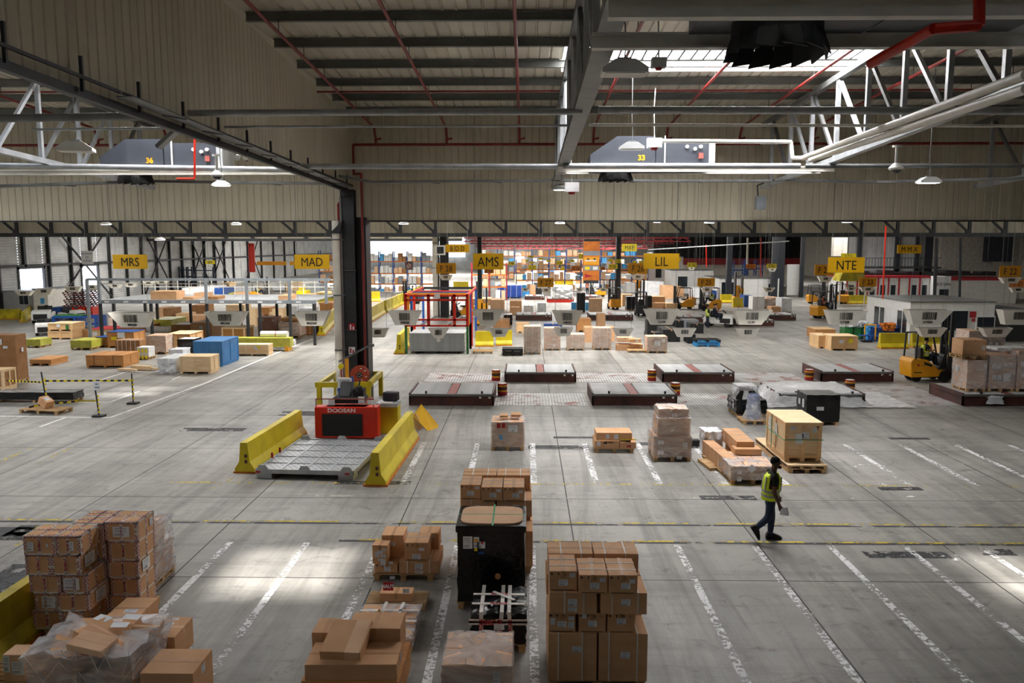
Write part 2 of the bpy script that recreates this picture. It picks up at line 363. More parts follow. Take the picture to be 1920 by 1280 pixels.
# ---- roof sheets with openings for the rooflights, and unseen ones placed for sun patches
rf = MB()
def rsheet(x0, x1, y0, y1):
    n = max(1, int((x1-x0)/.33)); p = (x1-x0)/n
    for k in range(n):
        a = x0+k*p; pr = [(a, 0), (a+p-.09, 0), (a+p-.06, .045), (a+p-.03, .045), (a+p, 0)]
        for (u0, h0), (u1, h1) in zip(pr[:-1], pr[1:]):
            rf.quad((u0, y0, zroof(y0)+h0), (u0, y1, zroof(y1)+h0), (u1, y1, zroof(y1)+h1), (u1, y0, zroof(y0)+h1))
def hole_rows(y0, y1, holes):               # sheet between y0 and y1 with x-intervals left open
    x = XL
    for a, b in sorted(holes): rsheet(x, a, y0, y1); x = b
    rsheet(x, XR, y0, y1)
SK = [(-28.5, -21.5), (-19.6, -16.8), (-13, -8.6), (1.1, 10.2)]
hz = 12.6
def hole(cx, cy, w, d): return (cx - hz*SX - w/2, cx - hz*SX + w/2, cy - hz*SY - d/2, cy - hz*SY + d/2)
sunpatch = [hole(W(535, 1062)[0], W(535, 1062)[1]-.3, 2.3, 1.9), hole(9.4, 15.2, 1.2, 1.0)]
hole_rows(23.2, 25.7, SK); hole_rows(25.7, 33.2, []); hole_rows(9.2, 23.2, [])
ya = min(h[2] for h in sunpatch); yb_ = max(h[3] for h in sunpatch)
hole_rows(ya, yb_, [(h[0], h[1]) for h in sunpatch]); hole_rows(yb_, 9.2, [(-30, -20)]); hole_rows(-12.2, ya, [])
struct(rf, 'ceiling', 'roofclad')
far = MB(); far.box(XL, XR+14, BW+.3, 214, 10.6, 10.9); struct(far, 'trim_3', 'roofclad')
for i, (a, b) in enumerate(SK):
    s = MB(); n = int((b-a)/.36)
    s.add([(a, 23.2, zroof(23.2)+.2), (b, 23.2, zroof(23.2)+.2), (b, 25.7, zroof(25.7)+.2), (a, 25.7, zroof(25.7)+.2)], [(0,1,2,3)], 0)
    for k in range(n): x = a+(k+.5)*(b-a)/n; s.bar((x, 23.2, zroof(23.2)-.02), (x, 25.7, zroof(25.7)-.02), .06, .05, 1)
    s.box(a, b, 25.6, 25.7, zroof(25.7)-.15, zroof(25.7)+.1, 2)
    struct(s, 'window_%d' % (i+1), ['rooflight' if i == 1 else 'skylit', 'darksteel', 'cream'])
# ---- purlins under the sheets
py = [18.15 + 2.2*k for k in range(7)] + [18.15-2.2*k for k in range(1, 9)]
for y in py:
    for (x0, x1) in ((XL, -7.3), (-6.9, XR)):
        p = MB(); z = zroof(y); zz = z-.02
        if x1 > 0: p.box(x0, x1, y-.07, y+.07, zz-.03, zz); p.box(x0, x1, y-.012, y+.012, zz-.21, zz); p.box(x0, x1, y-.07, y+.07, zz-.23, zz-.21)
        else: p.box(x0, x1, y-.06, y+.06, zz-.23, zz)
        tag(struct(p, 'roof_purlin', 'purlin'), None, None)
# ---- outer walls
struct(clad(MB(), XL, XR, -12, lambda a: 0, lambda a: 13.6, face=1), 'wall_front', 'clad')
wr = MB(); wr.box(XR+13.5, XR+14, -12, 214, 0, 11); struct(wr, 'wall_right', 'block')
wf = MB(); wf.box(XL, XR+14, 214, 214.4, 0, 11); struct(wf, 'wall_far', 'farclad')
struct(clad(MB(), -12, 33, XR, lambda a: 0, lambda a: zroof(a), 'y', face=-1), 'wall_side', 'clad')
# left wall: horizontal grey sheets with openings for two doors
lw = MB()
def lwall(y0, y1, z0, z1):
    n = int((z1-z0)/.25) or 1; h = (z1-z0)/n
    for k in range(n):
        z = z0+k*h; lw.quad((XL, y0, z), (XL, y1, z), (XL+.05, y1, z+h*.75), (XL+.05, y0, z+h*.75)); lw.quad((XL+.05, y0, z+h*.75), (XL+.05, y1, z+h*.75), (XL, y1, z+h), (XL, y0, z+h))
d1 = (76.5, 79.6); d2 = (86.2, 88.6)
def yl(px): d = ray(px, 500); return XL * d.y / d.x
d1 = (yl(34), yl(80)); d2 = (yl(152), yl(182))
lwall(-12, d1[0], 0, 11); lwall(d1[0], d1[1], 4.05, 11); lwall(d1[1], d2[0], 0, 11); lwall(d2[0], d2[1], 4.05, 11); lwall(d2[1], 214, 0, 11)
struct(lw, 'wall_left', 'farclad')
for i, d in enumerate((d1, d2)):
    o = MB(); o.box(XL-.1, XL+.12, d[0]-.25, d[0], 0, 4.3); o.box(XL-.1, XL+.12, d[1], d[1]+.25, 0, 4.3); o.box(XL-.1, XL+.12, d[0]-.25, d[1]+.25, 4.05, 4.35)
    struct(o, 'door_%d' % (i+1), 'blue_black')
ow = MB(); ow.box(XL-14, XL-13.8, 50, 140, -1, 12); struct(ow, 'glow_backdrop', 'outside_glow')  # glowing backdrop stands for daylight beyond the left doors
og = MB(); og.box(XL-14, XL-2, 50, 140, -.3, 0); struct(og, 'ground_outside', 'pavement')
# posts and bracing of the left wall
for k in range(24):
    y = 60 + k*3.9 if k < 18 else 60+18*3.9+(k-18)*7
    p = MB(); w = .34 if k % 3 == 1 else .2
    if any(a-.3 < y < b+.3 for a, b in (d1, d2)): p.box(XL+.06, XL+.3, y-w/2, y+w/2, 4.3, 10.5)
    else: p.box(XL+.06, XL+.36, y-w/2, y+w/2, 0, 10.5)
    struct(p, 'wall_post', 'black')
for (y0, y1) in ((80, 91), (99, 107), (112, 120), (120, 128), (135, 143)):
    p = MB(); p.bar((XL+.45, y0, .3), (XL+.45, y1, 8.5), .14); p.bar((XL+.45, y1, .3), (XL+.45, y0, 8.5), .14); struct(p, 'wall_brace', 'black')
p = MB(); p.box(XL+.06, XL+.3, 60, 200, 4.3, 4.5); struct(p, 'trim_4', 'black')
# second frame: ribbed curtain and lattice girder
for (Y, zb, xs, name, bz) in ((66, 7.2, 2.9, 'wall_second', 7.0), (101, 6.98, 3.4, 'wall_third', 6.85)):
    x1 = XR+14 if Y < 70 else -8
    struct(clad(MB(), XL, x1, Y+.8, lambda a: zb, lambda a: 10.6, pitch=.45, gw=.05), name, 'clad')
    g = MB(); g.box(XL, x1, Y-.15, Y+.15, bz, bz+.32); g.box(XL, x1, Y-.12, Y+.12, 9.6, 9.9)
    n = int((x1-XL)/xs); h = 2.6
    for k in range(n):
        x = XL+k*xs; g.bar((x, Y, bz+.2), (x, Y, 9.7), .22)
        s = -1 if (k//4) % 2 == 0 else 1
        if x > -8: s = 1
        xa, xb = (x, x-s*xs) ; g.bar((x, Y, bz+.3), (x-xs*.95, Y, 9.7), .16)
        g.box(x-.3, x+.12, Y-.1, Y+.1, bz+.3, bz+.6)
    struct(g, 'girder', 'darksteel')
# ---- the column of the hall
C0x, C0y = WY(656, 600, 31.8)[0], 32.0
c = MB()
c.box(C0x-.27, C0x+.27, C0y-.22, C0y-.19, 0, 8.5); c.box(C0x-.27, C0x+.27, C0y+.19, C0y+.22, 0, 8.5); c.box(C0x-.02, C0x+.02, C0y-.2, C0y+.2, 0, 8.5)
c.box(C0x+.27, C0x+.56, C0y+.1, C0y+.9, 0, WB+.1, 1); c.box(C0x-.36, C0x-.29, C0y-.05, C0y+.8, 0, WB+.1, 1); c.box(C0x+.56, C0x+.68, C0y+.0, C0y+.9, 0, WB, 0)
for z in (2.9, 5.3, 8.2): c.cyl((C0x-.25, C0y-.24, z), (C0x+.3, C0y-.24, z), .03, 8)
c.bar((C0x-.25, C0y-.27, 0), (C0x-.25, C0y-.27, 8.2), .07, .05, 2)
struct(c, 'column', ['darksteel', 'black', 'galvdk'])
c = MB()
fx, fy = W(820, 594); c.box(fx+.25, fx+1.0, fy+.1, fy+.8, 0, 10.5, 1); c.box(fx-.02, fx+.2, fy+.1, fy+.3, 0, 10.5, 1); struct(c, 'column', ['darksteel', 'black'])
for (px, w, b) in ((1158, .5, 570), (1365, .6, 560), (1450, .7, 560), (900, .4, 585)):
    X, Y = W(px, b); c = MB(); c.box(X-w/2, X+w/2, Y-.3, Y+.3, 0, 9); struct(c, 'column', 'blue_black')
# rain pipes beside the columns
for (x, y, r, z1, lab) in ((WY(634, 600, 31.7)[0], C0y-.32, .15, WB-.05, 'cream round rain pipe beside the dark column in the middle of the hall'), (fx-.12, fy-.1, .24, 8.2, 'cream round rain pipe rising behind the F 28 sign')):
    t = thing('rain_pipe', lab, 'pipe', (x, y, 0)); m = MB(); m.cyl((0,0,0), (0,0,z1), r, 20); m.build('pipe_run', 'tub', t, smooth=True)
    for z in (2.1, 4.3, 6.5): m = MB(); m.cyl((0,0,z), (0,0,z+.06), r+.02, 20); m.bar((0, .1, z+.03), (.3, .1, z+.03), .04); m.build('bracket', 'galvdk', t)
    if z1 < 7.4: m = MB(); m.add([(-.2,-.2,z1-.5),(.2,-.2,z1-.5),(.3,-.1,z1),(.3,.2,z1),(.2,.2,z1-.5),(-.2,.2,z1-.5)], [(0,1,2),(0,2,3,5),(3,4,5),(1,4,3,2)]); m.build('inlet_hood', 'black', t)
# ================================================================ ROOF STEEL
def truss(X, y0, lab, cw=.2):
    t = thing('roof_truss', lab, 'truss', (X, 0, 0)); zb = lambda y: 8.62 + .045*(32-y)*.9; n = 14; st = 2.15
    ch = MB(); ch.bar((0, y0, zb(y0)), (0, 32.3, zb(32.3)), cw, .16); ch.build('bottom_chord', 'galv' if cw < .3 else 'galvdk', t)
    ch = MB(); ch.bar((0, y0, zroof(y0)-.5), (0, 32.6, zroof(32.6)-.5), .18, .18); ch.build('top_chord', 'galvdk', t)
    k = 0; y = 31.4
    while y > y0:
        m = MB(); m.bar((0, y, zb(y)), (0, y, zroof(y)-.5), .12, .12, up=(0, 1, 0)); m.build('vertical', 'galv', t)
        if y - st > y0:
            m = MB(); m.bar((0, y-st, zb(y-st)), (0, y, zroof(y)-.5), .1, .1); m.build('diagonal', ['galvdk', 'galv'][k % 2], t)
        y -= st; k += 1
    return t
t1 = truss(1.2, 4.2, 'galvanised lattice roof truss running overhead from the top middle of the photo', .34)
truss(9.45, 12, 'galvanised lattice roof truss at the upper right, over the dome camera')
truss(-15.0, 16, 'galvanised lattice roof truss at the far left, ending beyond the heater numbered 36')
truss(17.8, 20, 'shaded lattice roof truss at the far right, behind the hanging lamp')
# cross tubes between trusses
def tube_thing(name, lab, cat, pts, r, m, group=None, n=12):
    o = MB().tube(pts, r, n).build(name, m, smooth=True); return tag(o, lab, cat, group)
def at(px, py, Y): x, z = WY(px, py, Y); return (x, Y, z)
for (pa, pb, Y, r, m, lab) in (
    ((0, 310), (548, 318), 25.2, .085, 'galv', 'thick galvanised cross tube below the heater numbered 36'),
    ((552, 312), (1046, 312), 25.2, .085, 'galv', 'thick galvanised cross tube above the middle column'),
    ((1056, 311), (1500, 311), 25.2, .085, 'galv', 'thick galvanised cross tube below the heater numbered 33'),
    ((1510, 311), (1920, 311), 25.2, .07, 'galvdk', 'galvanised cross tube behind the dome camera at right'),
    ((300, 212), (1092, 209), 17.4, .07, 'galv', 'upper galvanised cross tube left of the truss in the middle'),
    ((1122, 206), (1920, 208), 17.4, .08, 'galv', 'upper galvanised cross tube right of the truss in the middle'),
    ((0, 222), (258, 218), 18.2, .09, 'galvdk', 'galvanised cross tube at the upper left, in the left bay'),
    ((408, 238), (1100, 235), 19.4, .03, 'galv', 'thin conduit under the upper cross tube, left of the truss'),
    ((1104, 234), (1920, 236), 19.4, .035, 'cream', 'thin pale conduit under the upper cross tube, right of the truss'),
    ((60, 243), (330, 240), 19.4, .03, 'galv', 'thin conduit above the heater numbered 36')):
    tube_thing('cross_tube', lab, 'pipe', [at(pa[0], pa[1], Y), at(pb[0], pb[1], Y)], r, m, 'cross tubes under the roof')
# cream support beams of the heaters
def beam(x0, x1, Y, z, lab, h=.14, m='cream'):
    b = MB(); b.box(x0, x1, Y-.07, Y+.07, z-.012, z+.012); b.box(x0, x1, Y-.012, Y+.012, z, z+h); b.box(x0, x1, Y-.07, Y+.07, z+h-.012, z+h+.012)
    return tag(b.build('support_beam', m), lab, 'beam', 'cream beams carrying the heaters')
beam(1.0, 9.7, 25.7, 8.62, 'cream steel beam carrying the front of the heater numbered 33'); beam(1.0, 9.7, 26.9, 8.66, 'cream steel beam under the back of the heater numbered 33')
beam(.8, 12, 10.05, WY(1300, 90, 10.05)[1], 'cream steel beam across the top right, on the far side of the black fan outlet', .16); beam(.8, 12, 8.1, WY(1300, 33, 8.1)[1], 'cream steel beam along the very top right edge, near side of the fan outlet', .18)
beam(-17.4, -7.3, 25.7, 8.55, 'cream steel beam carrying the heater numbered 36')
# long rods of galvanised strut along the right
def heater(x0, Y, z, num, lab):
    t = thing('air_heater', lab, 'heater', (x0, Y, z))
    m = MB(); m.prism([(0, .0), (0, .38), (.85, .95), (2.05, .95), (2.05, 0)], 0, 1.15, 'y'); m.build('fan_housing', 'heater', t)
    m = MB(); m.box(2.08, 3.75, .04, 1.1, 0, .83); m.box(3.75, 3.95, .05, 1.1, 0, .84, 1); m.build('burner_cabinet', ['heater', 'galv'], t)
    m = MB(); m.cyl((.87, .55, -.03), (.87, .55, -.18), .5, 28); m.build('outlet_collar', 'black', t, smooth=True)
    for k in range(14):
        a = 2*math.pi*k/14; c, s = math.cos(a), math.sin(a); m = MB()
        p = [Vector((.87+c*.48, .55+s*.48, -.16)), Vector((.87+math.cos(a+.42)*.48, .55+math.sin(a+.42)*.48, -.16)), Vector((.87+math.cos(a+.52)*.57, .55+math.sin(a+.52)*.57, -.42)), Vector((.87+c*.55, .55+s*.55, -.36))]
        q = [v+Vector((c*.02, s*.02, .0)) for v in p]
        m.add(p+q, [(0,1,2,3),(7,6,5,4),(0,4,5,1),(1,5,6,2),(2,6,7,3),(3,7,4,0)]); m.build('deflector_blade', 'black', t)
    m = MB()
    for (x, zz) in ((3.05, .62), (3.3, .55), (3.48, .62)): MB().cyl((x, .03, zz), (x, -.04, zz), .055, 12).build('gauge', 'cream', t)
    MB().box(3.42, 3.56, -.05, .03, .25, .42).build('isolator_switch', 'redstrip', t)
    m = MB(); m.bar((2.35, -.02, 0), (2.35, -.02, .95), .04); m.build('conduit', 'cream', t)
    if num: text(num, .17, t, (1.62, -.012, .2), 'signora', bold=.008, name='number')
    return t
heater(2.05, 25.8, 8.78, '33', 'grey overhead air heater numbered 33, right of the middle truss')
heater(-13.65, 25.8, 8.72, '36', 'grey overhead air heater numbered 36, in the left bay')
heater(1.95, 8.8, WY(1430, 108, 9.3)[1]+.42, '', 'near overhead air heater at the top edge with black blades at its outlet')
# ---- sprinkler pipes
def sprink(X, y0, lab):
    t = thing('sprinkler_pipe', lab, 'pipe', (X, 0, 0), 0, 'red sprinkler branch pipes under the roof'); dz = -.62
    m = MB(); m.cyl((0, y0, zroof(y0)+dz), (0, 32.2, zroof(32.2)+dz), .045, 10); m.tube([(0, 32.2, zroof(32.2)+dz), (0, 32.5, 10.55), (0, 32.5, 10.3)], .05); m.cyl((0,32.5,10.5), (.22, 32.5, 10.55), .04, 8); m.build('pipe_run', 'sprink', t, smooth=True)
    m = MB(); y = 31
    while y > y0: m.bar((0, y, zroof(y)+dz), (0, y, zroof(y)-.3), .015); y -= 2.2
    m.build('hanger_rods', 'darksteel', t)
nm = ['farthest left of the open roof', 'second from the left of the open roof', 'third, just left of the middle truss', 'just right of the middle truss', 'fifth, crossing the rooflight', 'sixth, over the right truss', 'seventh, right of the right truss', 'in the shaded right bay']
for i, X in enumerate((-6.0, -3.15, -.25, 2.7, 5.6, 8.5, 11.4, 14.3)): sprink(X, 6, 'red sprinkler branch pipe ' + nm[i])
for i, X in enumerate((-11.6, -14.4, -17.2)): sprink(X, 14, 'red sprinkler branch pipe in the left bay, ' + ['nearest the ribbed curtain wall', 'middle one', 'farthest left'][i])
t = MB(); t.tube([(-6.9, 32.45, 10.3), (9.3, 32.45, 10.3)], .055); t.tube([(-6.9, 32.45, 10.3), (-6.9, 32.45, 9.15), (WY(680, 450, 31.8)[0], 31.8, 9.1), (WY(680, 450, 31.8)[0], 31.8, 0.2)], .05)
tag(t.build('sprinkler_main', 'sprink', smooth=True), 'red sprinkler main along the back wall, dropping beside the dark column', 'pipe')
t = MB(); t.tube([(-30, 32.45, 10.3), (-9.5, 32.45, 10.3)], .055); tag(t.build('sprinkler_main', 'sprink', smooth=True), 'red sprinkler main along the back wall in the left bay', 'pipe')
t = MB(); t.tube([(10, 32.45, 10.3), (34, 32.45, 10.3)], .055); tag(t.build('sprinkler_main', 'sprink', smooth=True), 'red sprinkler main along the back wall in the shaded right bay', 'pipe')
t = MB(); t.tube([(XL, 27.0, zroof(27)-.4), (-7.4, 27, zroof(27)-.4)], .03); t.tube([(-6.9, 27.0, zroof(27)-.42), (30, 27, zroof(27)-.42)], .03); tag(t.build('sprinkler_line', 'sprink'), 'thin red line running crosswise below a purlin', 'pipe')
t = MB(); t.tube([(C0x-.33, C0y-.28, .2), (C0x-.33, C0y-.28, 7.9), (C0x-.3, C0y-.1, 8.0)], .05, 10); tag(t.build('sprinkler_riser', 'sprink', smooth=True), 'red vertical riser on the left side of the dark column', 'pipe')
t = MB(); t.tube([at(1836, -20, 7.5), at(1836, 48, 7.5), at(1750, 54, 7.5), at(1632, 120, 8.4)], .05, 10); tag(t.build('sprinkler_riser', 'red', smooth=True), 'bright red bent pipe hanging at the top right corner', 'pipe')
for (a, b, lab) in (((365, 258), (365, 335), 'bright red drop pipe in front of the heater numbered 36'),):
    p = at(a[0], a[1], 24.9); q = at(b[0], b[1], 24.9); t = MB(); t.tube([p, q, (q[0]-.55, q[1], q[2])], .035, 8); tag(t.build('sprinkler_drop', 'red'), lab, 'pipe')
# cable trays along the back wall
def tray(pts, lab):
    m = MB()
    for a, b in zip(pts[:-1], pts[1:]):
        a = Vector(a); b = Vector(b); m.bar(a, b, .3, .015); o = Vector((0, .15, .04)); m.bar(a+o, b+o, .015, .07); m.bar(a-Vector((0, .15, -.04)), b-Vector((0, .15, -.04)), .015, .07)
        for k in range(3): q = Vector((0, -.09+.08*k, .04)); m.cyl(a+q, b+q, .02, 6, m=1)
        n = int((b-a).length/1.9)
        for k in range(1, n): c = a+(b-a)*k/n; m.bar(c-Vector((.12, .25, .02)), c+Vector((.12, .25, -.02)), .03)
    tag(m.build('cable_tray', ['galvdk', 'black']), lab, 'cable tray')
tray([at(636, 332, 29.5), at(700, 343, 29.5), at(1050, 340, 29.5)], 'cable tray along the back wall right of the dark column')
tray([at(1056, 340, 29.5), at(1440, 341, 29.5)], 'cable tray behind the fan of the heater numbered 33')
tray([at(1450, 339, 29.5), at(1640, 343, 29.5), at(1920, 336, 27)], 'sagging cable tray at the right end of the back wall')
tray([at(-40, 352, 26), at(290, 342, 27), at(620, 346, 29.5)], 'cable tray crossing the back wall at the far left')
tray([(-6.9+.0, 14, 8.62+.012*19), (-6.9, 31.5, 8.55)], 'wire tray running along the foot of the ribbed curtain wall')
t = MB(); t.cyl(at(1490, 290, 25.2), at(1500, 262, 25.2), .06, 10); tube_thing('white_duct_pipe', 'white insulated pipe bending down beside the right truss', 'pipe', [at(1230, 264, 25.0), at(1483, 266, 25.0), at(1486, 296, 25.0), at(1540, 296, 24)], .06, 'cream')
for i, (a, b, ya_, yb2) in enumerate((((1505, 296), (1925, 140), 24, 10.4), ((1520, 300), (1925, 166), 24, 10.4))):
    tube_thing('insulated_pipe', ['upper', 'lower'][i]+' white insulated pipe sloping up along the right truss', 'pipe', [at(a[0], a[1], ya_), at(b[0], b[1], yb2)], .07, 'cream', 'white insulated pipes along the right truss')
# hanging lamps
def lamp_thing(px, py, w, Y, lab, sq=False, glow=True, rz=0):
    p = at(px, py, Y); s = w*Y/FP; t = thing('pendant_lamp', lab, 'lamp', p, rz)
    m = MB()
    if sq: m.prism([(-s/2, 0), (-s/2, .1*s), (-s*.22, s*.28), (s*.22, s*.28), (s/2, .1*s), (s/2, 0)], -s*.3, s*.3, 'y')
    else: m.cyl((0,0,0), (0,0,s*.09), s/2, 24, s*.46); m.cyl((0,0,s*.09), (0,0,s*.25), s*.46, 24, s*.2)
    m.build('lamp_shade', 'lamp', t, smooth=not sq)
    m = MB(); m.cb(0, 0, -.012, s*.86, s*.5, .01) if sq else m.cyl((0,0,-.012), (0,0,0), s*.42, 24); m.build('diffuser', 'lampglow' if glow else 'cream', t)
    m = MB(); m.cb(0, 0, s*.25, s*.3, s*.2, s*.1); m.tube([(0, 0, s*.3), (.03, 0, s*.7), (0, 0, s*.8+.25), (0, 0, max(s, (zroof(Y)+.02 if Y < 33 else 10.6)-p[2]))], .012, 6); m.build('ballast_box', 'galvdk', t)
    return t
lamp_thing(1170, 140, 82, 13.2, 'large white pendant lamp hanging under the middle truss near the top', True, False)
lamp_thing(415, 348, 36, 25, 'lit white pendant lamp left of the dark column, under the cross tube')
lamp_thing(1051, 356, 30, 27.5, 'white pendant lamp at the lower end of the middle truss')
lamp_thing(1184, 280, 44, 24.6, 'square white lamp in front of the heater numbered 33', True, False)
lamp_thing(143, 284, 60, 22, 'square grey lamp hanging at the far left before the heater numbered 36', True, False, .3)
lamp_thing(1741, 343, 38, 25, 'lit square lamp hanging at the right under a loop of cable', True, True)
for (px, py, lab) in ((199, 421, 'above the left wall posts'), (443, 421, 'left of the dark column'), (757, 420, 'right of the dark column'), (1050, 419, 'right of the AMS sign'), (1588, 417, 'above the NTE sign'), (1330, 418, 'right of the LIL sign'), (300, 450, 'left of the HFE sign')):
    lamp_thing(px, py, 20, 44, 'small white lamp beyond the back wall, ' + lab)
lamp_thing(1232, 417, 14, 44, 'small white bell lamp beyond the back wall, above the LIL sign')
t = thing('flood_light', 'tilted grey flood light under the foot of the ribbed curtain wall', 'lamp', at(320, 262, 22)); m = MB(); m.bar((-.35, 0, -.2), (.3, 0, .35), .3, .1); m.build('lamp_housing', 'galvdk', t); m = MB(); m.bar((.3,0,.35), (.6,0,.45), .04); m.build('bracket', 'black', t)
t = thing('loudspeaker', 'dark blue box loudspeaker fixed to the ribbed curtain wall', 'loudspeaker', at(457, 268, 24)); m = MB(); m.cb(0, 0, -.2, .36, .3, .42); m.build('cabinet', 'navy', t); m = MB(); m.bar((0,0,-.2), (0,.2,-.5), .05); m.build('bracket', 'black', t)
t = thing('spotlight_cluster', 'pair of small spotlights below the blue loudspeaker', 'lamp', at(455, 290, 24)); 
for s in (-.12, .12): m = MB(); m.cyl((s, -.15, -.1), (s, .1, 0), .09, 14, .05); m.build('spotlight', 'white', t, smooth=True)
def domecam(px, py, Y, lab):
    t = thing('dome_camera', lab, 'camera', at(px, py, Y)); m = MB(); m.cyl((0,0,.12), (0,0,.55), .045, 12); m.cyl((0,0,.55), (0,0,.6), .12, 14); m.build('stem', 'white', t, smooth=True)
    m = MB(); m.cyl((0,0,0), (0,0,.13), .2, 24, .07); m.cyl((0,0,-.05), (0,0,0), .17, 24, .2); m.build('housing', 'white', t, smooth=True)
    m = MB(); m.cyl((0,0,-.14), (0,0,-.05), .05, 20, .15); m.build('dome', 'glassdk', t, smooth=True)
domecam(1680, 315, 22, 'white dome camera hanging from the right truss'); domecam(407, 328, 24, 'grey dome camera above the lit pendant lamp at left')
t = thing('junction_box', 'grey control box on the back wall below the right truss end', 'box', at(1426, 382, 31.5)); m = MB(); m.cb(0, 0, -.22, .38, .2, .5); m.build('enclosure', 'bulkgrey', t); m = MB(); m.tube([(-.1,0,.25), (-.15, 0, .7), (.1, 0, .8)], .03, 6); m.build('conduit', 'darksteel', t)
for (px, py, Y, lab) in ((1235, 118, 13, 'white twin emergency light hanging on a cable beside the large lamp'), (1227, 268, 24.6, 'small sounder box in front of the heater numbered 33'), (1072, 351, 27, 'small white sounder box beside the lamp of the middle truss')):
    t = thing('sounder_box', lab, 'alarm', at(px, py, Y)); s = .0115*Y; m = MB(); m.cb(0, 0, -s*.5, s*1.5, s, s); m.build('casing', 'white', t)
    m = MB(); m.cyl((0, 0, -s*.5), (0, 0, -s*.75), s*.4, 12, s*.3); m.build('red_lens', 'redmark', t); m = MB(); m.tube([(0,0,s*.5), (-.03,0,1), (0,0,1.6)], .014, 6); m.build('cable', 'cream', t)
# thin hanging wires
for i, (px, Y) in enumerate(((1012, 29.9), (1150, 29.9), (1190, 29.9), (1268, 29.9), (1306, 28), (1386, 29), (1440, 29.9), (570, 29.9), (240, 29.9), (206, 26), (263, 26), (1853, 28), (1790, 29))):
    x, z0 = WY(px, 455 + (i*7) % 30, Y); m = MB(); m.cyl((x, Y, z0), (x, Y, 9.2), .006, 4); tag(m.build('hanging_wire', 'galvdk'), 'thin wire hanging from the roof steel in front of the back wall', 'wire', 'thin suspension wires')

p = MB(); p.box(XL, -16, 212.5, 212.7, 3.2, 8.5); struct(p, 'window_8', 'wallglow')  # added glowing band stands for the brightness of the far wall
x0, z1 = WY(968, 477, 159.5); x1, z0 = WY(982, 495, 159.5); p = MB(); p.box(x0, x1, 159.4, 159.5, z0, z1); struct(p, 'window_9', 'outside_glow')  # added glowing plane stands for a bright open door
# ================================================================ BUILDERS FOR THE FREIGHT
def FY(Y, xl, xr, yb, yt):                  # front face at distance Y: centre x, base height, width, height
    x0, z0 = WY(xl, yb, Y); x1, _ = WY(xr, yb, Y); _, z1 = WY(xl, yt, Y); return (x0+x1)/2, z0, x1-x0, z1-z0
def marks(mb, cx, y, z, s, n=4):            # handling marks: umbrella, glass, arrows, chain
    for k in range(n):
        x = cx + (k-(n-1)/2)*s*1.9
        if k == 0:
            mb.add([(x-s/2, y, z), (x-s*.25, y, z+s*.35), (x, y, z+s*.45), (x+s*.25, y, z+s*.35), (x+s/2, y, z)], [(0,1,2,3,4)]); mb.box(x-.06*s, x+.06*s, y-.001, y+.001, z-s*.4, z)
        elif k == 1:
            mb.add([(x-s*.3, y, z+s*.45), (x+s*.3, y, z+s*.45), (x+s*.12, y, z), (x-s*.12, y, z)], [(0,3,2,1)]); mb.box(x-.05*s, x+.05*s, y-.001, y+.001, z-s*.35, z); mb.box(x-.25*s, x+.25*s, y-.001, y+.001, z-s*.42, z-s*.34)
        elif k == 2:
            for d in (-.25, .25): mb.add([(x+(d-.17)*s, y, z+s*.15), (x+(d+.17)*s, y, z+s*.15), (x+d*s, y, z+s*.45)], [(0,1,2)]); mb.box(x+(d-.05)*s, x+(d+.05)*s, y-.001, y+.001, z-s*.3, z+s*.15)
            mb.box(x-.45*s, x+.45*s, y-.001, y+.001, z-s*.42, z-s*.35)
        else:
            for d in (-.2, .2): mb.bar((x+(d-.15)*s, y, z+s*.4), (x+(d+.15)*s, y, z), .1*s, .002); mb.bar((x+(d+.15)*s, y, z), (x+(d-.15)*s, y, z-s*.4), .1*s, .002)
def facequad(w, d, h, f, u, v, lw, lh, e=.004):   # a small sheet on a face: 'f' front, 't' top, 'r'/'l' sides; u,v from the face centre
    if f == 'f': c = [(u-lw/2, -d/2-e, h/2+v-lh/2), (u+lw/2, -d/2-e, h/2+v-lh/2), (u+lw/2, -d/2-e, h/2+v+lh/2), (u-lw/2, -d/2-e, h/2+v+lh/2)]
    elif f == 'r': c = [(w/2+e, u-lw/2, h/2+v-lh/2), (w/2+e, u+lw/2, h/2+v-lh/2), (w/2+e, u+lw/2, h/2+v+lh/2), (w/2+e, u-lw/2, h/2+v+lh/2)]
    elif f == 'l': c = [(-w/2-e, u+lw/2, h/2+v-lh/2), (-w/2-e, u-lw/2, h/2+v-lh/2), (-w/2-e, u-lw/2, h/2+v+lh/2), (-w/2-e, u+lw/2, h/2+v+lh/2)]
    else: c = [(u-lw/2, v-lh/2, h+e), (u+lw/2, v-lh/2, h+e), (u+lw/2, v+lh/2, h+e), (u-lw/2, v+lh/2, h+e)]
    return c
def label_part(t, w, d, h, f, u, v, lw, lh, lines=True, m='paper'):
    q = facequad(w, d, h, f, u, v, lw, lh); mb = MB(); mb.add(q, [(0,1,2,3)])
    if lines:
        A, B, C, D = (Vector(p) for p in facequad(w, d, h, f, u, v, lw, lh, .006))
        def P(s, r): return A + (B-A)*s + (D-A)*r
        for r in (.82, .68, .5): mb.add([P(.12, r), P(.8, r), P(.8, r+.04), P(.12, r+.04)], [(0,1,2,3)], 1)
        for s in range(7): mb.add([P(.12+s*.08, .12), P(.12+s*.08+.045, .12), P(.12+s*.08+.045, .32), P(.12+s*.08, .32)], [(0,1,2,3)], 1)
    return mb.build('paper_label', [m, 'bulkgrey'], t)
